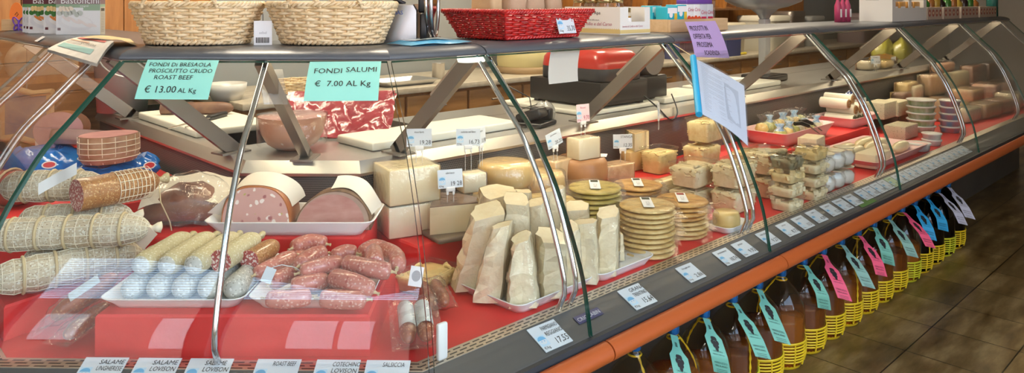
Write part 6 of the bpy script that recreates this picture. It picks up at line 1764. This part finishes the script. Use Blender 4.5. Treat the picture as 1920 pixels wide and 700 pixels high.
# plastic pocket hung from the middle arm
a = Wd(480, 128, 2.16); b = Wd(535, 196, 2.16)
o = MB().sheet(lambda u, v: Wd(484+46*u+10*v, 130+66*v, 2.16+.02*math.sin(3*u)), 4, 4, 0).build('plastic_pocket', CLEAR('grey plastic pocket', (.85, .86, .90), 1.5, .08, .30, (.62, .62, .66)), None); tag(o, 'grey plastic pocket hanging from the middle arm behind the salami sign', 'pocket')
# cash drawer with printer, terminals and cables
t = thing('cash_drawer', 'black metal cash drawer standing on the white board', 'cash drawer', Vector((2.87, 2.445, WZ+.0225)))
MB().box((0, 0, .012), (.36, .46, .108), 0, bev=.004).build('case', P('black metal', (.016, .015, .015), .45, .2), t)
MB().box((.0, -.232, .03), (.33, .004, .075), 0, bev=.001).build('drawer_front', P('black drawer front', (.025, .023, .022), .4), t)
for sx_ in (-1, 1):
    for sy_ in (-1, 1): MB().box((sx_*.15, sy_*.2, 0), (.03, .03, .0115)).build('foot', RUBBER, t)
t = thing('receipt_scale', 'rounded red and dark grey weighing scale head on top of the cash drawer', 'scale', Vector((2.86, 2.42, WZ+.0225+.1205)), 0)
def rr_loft(w, d, zs, mi=0, r=.06):
    return [[(p_[0]*s, p_[1]*s, z) for p_ in rrect(w, d, r, 5)] for (z, s) in zs]
MB().loft(rr_loft(.32, .42, ((0, .96), (.004, 1), (.055, 1.0), (.06, .995))), 0, True).build('lower_case', P('dark grey case', (.045, .048, .055), .4), t)
MB().loft(rr_loft(.32, .42, ((.0605, .995), (.065, 1.0), (.105, .97), (.135, .86), (.145, .70))), 0, True).build('red_cover', P('red cover', (.58, .035, .022), .3, coat=.4), t)
MB().poly([(-.163, -.06, .07), (-.163, .06, .07), (-.156, .05, .118), (-.156, -.02, .118)]).build('label_plate', PAPER, t)
t = thing('paper_roll_printer', 'grey metal drum of a printer at the right end of the cash drawer', 'printer', Vector((2.93, 2.31, WZ+.0225+.1205)))
t.location = Vector((3.20, 2.42, WZ+.0225))
MB().box((0, 0, 0), (.20, .30, .12), 0, bev=.01).build('base', BLACK, t)
MB().tube([(0, -.14, .205), (0, .14, .205)], .085, 24).build('drum', P('grey drum', (.33, .32, .31), .35, .5), t)
MB().box((.0, -.142, .235), (.07, .002, .025)).build('label_plate', PAPER, t)
o = MB().sheet(lambda u, v: (-.09+.18*u, -.05+.10*v, .003*math.sin(6*u)), 6, 3, 0).build('loose_receipt', PAPER, None, Vector((2.80, 2.225, WZ+.0225+.1255)), .3); 
o.location = Vector((2.75, 2.30, WZ+.0225+.1215)); bpy.data.objects.remove(o)
hp = [Wv(1033, 1.712, 1.2395), Wv(1088, 1.712, 1.2395)]
def hpf(u, v):
    p = hp[0].lerp(hp[1], u); return Vector((p.x, p.y+.012*math.sin(2.2*v), p.z-.115*v))
o = MB().sheet(hpf, 4, 6, 0).build('hanging_paper', P('thin white paper', (.82, .74, .66), .7)); tag(o, 'thin white paper hanging under the rail in front of the red scale', 'paper')
p = W(1022, 230, WZ); p.y += .07
t = thing('card_terminal', 'black card payment terminal in its cradle on the worktop', 'card terminal', Vector((2.26, 2.215, WZ)), .3)
MB().box((0, 0, 0), (.15, .13, .018), 0, bev=.006).build('cradle', BLACK, t)
MB().box((0, 0, 0), (.075, .12, .045), 0, bev=.010, M=TR((-.02, 0, .022), -.35, 0, 0)).box((0, 0, 0), (.062, .05, .003), 1, M=TR((-.02, .02, .076), -.35, 0, 0)).build('terminal', [BLACK, P('dark screen', (.03, .035, .04), .15)], t)
MB().box((.055, .0, .018), (.035, .10, .05), 0, bev=.008).build('handset', BLACK, t)
MB().tube([(.06, .05, .06), (.10, .08, .10), (.05, .16, .15), (.12, .25, .16)], .003, 6).build('cord', BLACK, t)
lump('crumpled_bag', Vector((2.40, 2.30, WZ)), .4, .14, .09, .075, P('milky film', (.62, .62, .58), .3, bmp=.8, bs=22, bd=.012, trans=.3), 'crumpled milky plastic bag beside the card terminal', None, 'bag', 91)
o = MB().tube(catmull([(2.99, 2.19, WZ+.06), (3.0, 2.12, WZ+.012), (3.06, 2.088, WZ-.05), (3.12, 2.088, WZ-.02), (3.16, 2.15, WZ+.06)], 20), .0035, 6).build('black_cable', RUBBER); tag(o, 'black cable looping over the edge below the cash drawer', 'cable')
# things on the back counter
def bowl(loc, r, h, m, label, name='bowl', cat='bowl'):
    o = MB().lathe([(.003, 0), (r*.7, 0), (r*.95, h*.6), (r, h), (r*.96, h), (r*.9, h*.6), (r*.66, .006), (.003, .006)], 28, caps=False).build(name, m, None, loc); return tag(o, label, cat)
bowl(Wv(425, 3.80, BZ), .10, .085, P('grey white ceramic', (.68, .67, .63), .3), 'white ceramic bowl on the back counter behind the bresaola sign')
t = thing('flat_basket', 'low round wicker basket on the back counter between the two blue signs', 'basket', Wv(560, 3.80, BZ))
weave(MB(), oval(.14, .11, .16, .13), 8, 22, .0045, 0, .003, .075, .0048).build('woven_side', WICK, t)
MB().lathe([(.140, .001), (.140, .005)], 30, sy=.8).build('base', WICK, t)
o = tray_mesh(.40, .26, .03).build('steel_tray', STEEL, None, Wv(752, 3.78, BZ), 0); tag(o, 'shallow steel tray on the back counter', 'tray')
o = MB().lathe([(.003, 0), (.042, .0), (.042, .10), (.046, .105), (.040, .105), (.003, .10)], 20).build('steel_beaker', STEEL, None, Wv(822, 3.88, BZ)); tag(o, 'steel beaker on the back counter behind the slanted arm', 'beaker')
t = thing('cheese_wheel_box', 'big yellow cheese form with brown lower band on the back counter', 'cheese', Wv(985, 3.82, BZ))
MB().lathe([(.003, 0), (.20, .0), (.205, .045), (.20, .046)], 36).build('wooden_band', P('brown band', (.42, .28, .14), .6), t)
MB().lathe([(.196, .046), (.205, .08), (.20, .19), (.16, .205), (.003, .207)], 36).build('yellow_form', P('pale yellow wax', (.70, .60, .28), .45, var=.08, vs=8), t)
def canister(px, v, w, d, h, m, label, cat='container', name='container', z=BZ):
    t = thing(name, label, cat, Wv(px, v, z))
    MB().loft(rr_loft(w, d, ((0, .94), (.004, .95), (h*.85, 1.0)), r=min(w, d)*.2), 0, True).build('body', m, t)
    MB().loft(rr_loft(w, d, ((h*.85, 1.04), (h*.97, 1.04), (h, .98)), r=min(w, d)*.2), 0, True).build('lid', m, t); return t
IV = P('ivory plastic', (.66, .64, .54), .4)
canister(1432, 3.85, .46, .40, .36, IV, 'large ivory lidded container on the back counter')
canister(1352, 3.85, .40, .34, .30, P('cream plastic', (.55, .50, .38), .4), 'cream container behind the purple sign')
canister(1373, 3.605, .26, .04, .17, P('navy plastic', (.04, .06, .20), .4), 'navy blue flat box on the back counter', 'box', 'navy_box')
canister(1260, 3.80, .12, .10, .20, P('navy plastic 2', (.05, .07, .20), .4), 'small navy box on the back counter beside the arm', 'box', 'navy_box')
canister(1475, 3.9, .34, .30, .40, STEELD, 'dull steel box on the back counter', 'box', 'steel_box')
canister(1510, 3.9, .40, .30, .34, P('grey plastic', (.30, .31, .30), .5), 'grey box on the back counter', 'box', 'grey_box')
canister(1608, 3.8, .55, .35, .36, P('dusty mauve card', (.30, .24, .25), .7), 'dusty mauve carton at the far end of the back counter', 'box', 'mauve_carton')
o = MB().tube([(0, 0, .012), (.16, 0, .012)], .012, 8).build('yellow_marker', P('yellow marker', (.75, .60, .03), .4), None, Wv(1385, 3.62, BZ), .1); tag(o, 'yellow marker pen on the edge of the back counter', 'pen')
# slatted bread rack on the wall above the back counter
t = thing('bread_rack', 'dark slanted wooden bread rack on the rear wall at the top of the picture', 'rack', Vector((5.6, 4.10, 1.30)))
MB().box((0, .19, .04), (3.6, .05, .5)).build('back_board', WOODD, t)
for k in range(17):
    MB().box((0, 0, 0), (.03, .34, .14), 0, M=TR((-1.75+.22*k, 0, .06), .18, 0, 0)).build('divider', WOOD if k % 2 else WOODD, t)
MB().box((0, 0, 0), (3.6, .34, .018), 0, M=TR((0, 0, .045), .18, 0, 0)).build('shelf_board', WOODD, t)
# counter scale with grey hood on a post
t = thing('hanging_scale', 'grey blue scale with wide curved hood on a pale post on the far worktop', 'scale', Vector((4.62, 2.42, WZ)))
GRB = P('grey blue enamel', (.17, .20, .23), .35, .2)
MB().box((0, 0, 0), (.26, .20, .045), 0, bev=.01).build('base', BLACK, t)
MB().box((0, 0, .045), (.07, .05, .36), 0, bev=.004).build('post', P('pale post', (.52, .54, .56), .4), t)
MB().loft([[(x*s, y*s, z) for x, y in rrect(.20, .12, .04, 4)] for (z, s) in ((.405, .35), (.43, .5), (.47, 1.0), (.50, 1.6))], 0, True).build('neck', GRB, t)
MB().loft([[(x*s-.05*(1-s), y*s, z) for x, y in rrect(.72, .34, .15, 6)] for (z, s) in ((.47, .35), (.485, .6), (.52, .9), (.56, 1.0), (.66, 1.0), (.70, .9))], 0, True).build('hood', GRB, t)
# yellow bags, packs and boards on the far worktop
for k, (px, v, w, d, h, c, txt) in enumerate(((1655, 2.60, .30, .16, .20, ((.50, .46, .03), (.62, .58, .10)), 'green yellow crumpled bag on the far worktop'), (1690, 2.50, .30, .16, .18, ((.62, .56, .08), (.45, .42, .05)), 'second yellow bag further along the far worktop'),
                                             (1655, 2.43, .46, .16, .07, ((.64, .34, .05), (.50, .24, .04)), 'orange packet with white sticker on the far worktop'))):
    tt = lump('yellow_bag' if k < 2 else 'orange_packet', Wv(px, v, WZ), .05, w, d, h, P('far bag %d' % k, c[0], .35, col2=c[1], vs=9, bmp=.5, bs=16, bd=.01, coat=.3), txt, None, 'bag' if k < 2 else 'packet', 200+k)
    if k == 2: MB().box((0, -.086, .02), (.12, .002, .035)).build('sticker', PAPER, tt)
for k, (px, v) in enumerate(((1640, 2.25), (1700, 2.25))):
    pass
board(Vector((5.15, 2.30, WZ)), .0, .9, .28, 'pale board under the orange packet on the far worktop', .03) if False else None
# ---------------------------------------------------------------- hanging signs
def sheet4(c, mi_lines, mats, label, name='paper_sign', bow=.004, seg=10, cat='sign'):
    """a sheet through four corner points: top left, top right, bottom right, bottom left; lettering in unit coordinates"""
    n = (c[1]-c[0]).cross(c[3]-c[0]).normalized()
    if n.dot(Vector((FW[0], FW[1], 0))) > 0: n = -n
    def pos(u, v, off=0.0):
        p = c[0].lerp(c[1], u).lerp(c[3].lerp(c[2], u), v); return p+n*(off+bow*math.sin(PI*v))
    mb = MB().sheet(lambda u, v: pos(u, v), 4, seg, 0)
    w = (c[1]-c[0]).length; h = (c[3]-c[0]).length
    for (tx, x, y, s, st) in mi_lines:
        mb.text(tx, 1.0, lambda a, b, x=x, y=y, s=s, st=st: pos(x+a*s*st*h/w, y-b*s, .0012), 1)
    o = mb.build(name, mats, None); return tag(o, label, cat)
CY = P('aqua paper', (.30, .74, .64), .65)
def sign_on(pts, side, off=.010): return [onglass(px, py, off, side) for (px, py) in pts]
c = [Wd(277, 112, 2.01), Wd(411, 113, 2.01), onglass(390, 187, .012, 1), onglass(252, 186, .012, 1)]
sheet4(c, [('FONDI Di BRESAOLA', .05, .19, .155, .92), ('PROSCIUTTO CRUDO', .08, .36, .155, .88), ('ROAST BEEF', .18, .53, .155, .98), ('€ 13.00', .10, .85, .225, .95), ('AL Kg', .56, .85, .155, 1.0)], [CY, INK], 'aqua paper sign on the left of the chamfered glass, reading 13.00')
c = [Wd(581, 116, 2.01), Wd(715, 115, 2.01), onglass(709, 189, .012, 1), onglass(569, 190, .012, 1)]
sheet4(c, [('FONDI', .08, .33, .19, 1.0), ('SALUMI', .52, .30, .19, 1.0), ('€  7.00 AL Kg', .12, .66, .19, 1.02)], [CY, INK], 'aqua paper sign on the right of the chamfered glass, reading 7.00')
LIL = P('lilac paper', (.50, .36, .68), .65)
c = [Wv(1284, 1.672, 1.330), Wv(1341, 1.672, 1.330), Wv(1368, 1.640, 1.165), Wv(1303, 1.640, 1.165)]
c[0].z = c[1].z = HE-(41-HZ)/FPX*dep(c[0]); c[2].z = HE-(109-HZ)/FPX*dep(c[2]); c[3].z = HE-(107-HZ)/FPX*dep(c[3])
sheet4(c, [('PRODOTTI IN', .06, .26, .20, .70), ('OFFERTA PER', .08, .49, .20, .70), ('PROSSIMA', .12, .72, .20, .80), ('SCADENZA', .28, .93, .17, .80)], [LIL, INK], 'lilac paper sign hanging over the rail in front of the wooden tray', bow=.006)
# plastic document pocket with blue spine
q = [onglass(1298, 106, .05, 2), onglass(1397, 160, .06, 2), onglass(1404, 279, .05, 2), onglass(1309, 214, .06, 2)]
t = thing('document_pocket', 'clear document pocket with blue spine and printed sheet hanging on the glass', 'folder', q[0])
O = q[0].copy(); n_ = (q[1]-q[0]).cross(q[3]-q[0]).normalized()
if n_.dot(Vector((FW[0], FW[1], 0))) > 0: n_ = -n_
def dp(u, v, off=0.0):
    p = q[0].lerp(q[1], u).lerp(q[3].lerp(q[2], u), v); return p-O+n_*(off+.012*math.sin(PI*u)*(.4+.6*v))
mb = MB().sheet(lambda u, v: dp(.05+.93*u, .02+.95*v), 8, 8, 0)
for k in range(26): mb.add([dp(.14, .10+.030*k, .0012), dp(.52 if k % 3 else .66, .10+.030*k, .0012), dp(.52 if k % 3 else .66, .108+.030*k, .0012), dp(.14, .108+.030*k, .0012)], [(0, 1, 2, 3)], 1)
mb.add([dp(.56, .2, .001), dp(.84, .2, .001), dp(.84, .80, .001), dp(.56, .80, .001)], [(0, 1, 2, 3)], 2)
mb.text('LISTINO', .016, lambda a, b: dp(.14+a*4, .07-b*3, .0014), 1)
mb.build('printed_sheet', [P('bluish sheet', (.66, .74, .84), .6), P('pale grey print', (.46, .52, .60), .6), P('table print', (.50, .57, .66), .6)], t)
MB().sheet(lambda u, v: dp(u, v, .003), 8, 8, 0).build('clear_pocket', CLEAR('pocket film', (.97, .98, 1), 1.5, .06, .10, (.8, .88, .95), .2, 8, .01), t)
MB().tube([dp(.015, 0), dp(.015, .33), dp(.015, .66), dp(.015, 1.0)], .012, 8).build('blue_spine', P('blue spine', (.02, .36, .68), .35), t)
MB().tube([dp(.02, 0), Wv(1262, 1.668, 1.236)-O], .0018, 5).build('hanging_string', STRING, t)
# ---------------------------------------------------------------- light
W_ = bpy.data.worlds.new('world'); SC.world = W_; W_.use_nodes = True
nt = W_.node_tree; nt.nodes.clear()
wo = nt.nodes.new('ShaderNodeOutputWorld'); bg = nt.nodes.new('ShaderNodeBackground')
tc = nt.nodes.new('ShaderNodeTexCoord'); sx = nt.nodes.new('ShaderNodeSeparateXYZ')
nt.links.new(tc.outputs['Generated'], sx.inputs[0])
nt.links.new(ramp(nt, sx.outputs['Z'], [(.0, (.88, .93, 1.0)), (.18, (.62, .80, 1.0)), (.9, (.40, .62, 1.0))]), bg.inputs[0])
bg.inputs[1].default_value = 7.6
nt.links.new(bg.outputs[0], wo.inputs[0])
def area(name, loc, size, power, col, rot=(0, 0, 0)):
    l = bpy.data.lights.new(name, 'AREA'); l.shape = 'RECTANGLE'; l.size, l.size_y = size; l.energy = power; l.color = col
    o = bpy.data.objects.new(name, l); COL.objects.link(o); o.location = loc; o.rotation_euler = rot
    tag(o, LIGHTLAB[name.split('.')[0]], 'light', 'shop lamps'); return o
LIGHTLAB = {'counter_lamp': 'warm fluorescent strip under the counter shelf', 'unseen_ceiling_lamp': 'unseen warm ceiling lamp over the shop floor'}
for (a, b) in ((1.56, 2.43), (2.53, 3.68), (3.78, 4.93), (5.03, 6.18), (6.28, 7.3)):
    area('counter_lamp', ((a+b)/2, C1[1]+.10, 1.248), (b-a, .03), 4.2*(b-a), (1, .80, .52))
q = path(.09)[1].lerp(path(.09)[2], .5)
area('counter_lamp', (q.x, q.y, 1.248), (.62, .03), 1.9, (1, .80, .52), (0, 0, CH))
area('counter_lamp', (C2[0]+.09, 3.1, 1.248), (.03, 1.3), 3.5, (1, .84, .62))
for (x, y) in ((1.35, 2.95), (3.9, 3.0), (6.0, 3.0)):  # unseen lamps over the staff side, strengthened to brighten its dim back-left corner
    area('unseen_ceiling_lamp', (x, y, HC-.03), (1.2, .3), 62, (1, .84, .62))
for (x, y) in ((-.6, -.6), (2.2, -.3)):
    area('unseen_ceiling_lamp', (x, y, HC-.03), (1.2, .3), 20, (1, .9, .76))
sl = bpy.data.lights.new('sun', 'SUN'); sl.energy = 36; sl.angle = .01; sl.color = (1, .95, .86)
so = bpy.data.objects.new('sun', sl); COL.objects.link(so); so.rotation_euler = Vector((-.45, -.55, -.70)).to_track_quat('-Z', 'Y').to_euler(); so.location = (8, 8, 9)
tag(so, 'sun over the street outside', 'light')
# ---------------------------------------------------------------- camera
cam = bpy.data.cameras.new('camera'); co = bpy.data.objects.new('camera', cam); COL.objects.link(co)
co.location = (0, 0, HE); co.rotation_euler = (PI/2, 0, RC)
cam.sensor_width = 36; cam.lens = FPX/1920*36; cam.shift_y = -(350-HZ)/1920; cam.clip_start = .02
SC.camera = co
SC.view_settings.view_transform = 'Standard'; SC.view_settings.look = 'None'; SC.view_settings.gamma = 1
SC.view_settings.use_curve_mapping = False; SC.view_settings.exposure = 0.0
cy = SC.cycles
cy.transparent_max_bounces = 48; cy.max_bounces = 10; cy.use_denoising = True; cy.caustics_reflective = False; cy.caustics_refractive = False
cy.sample_clamp_indirect = 4.0
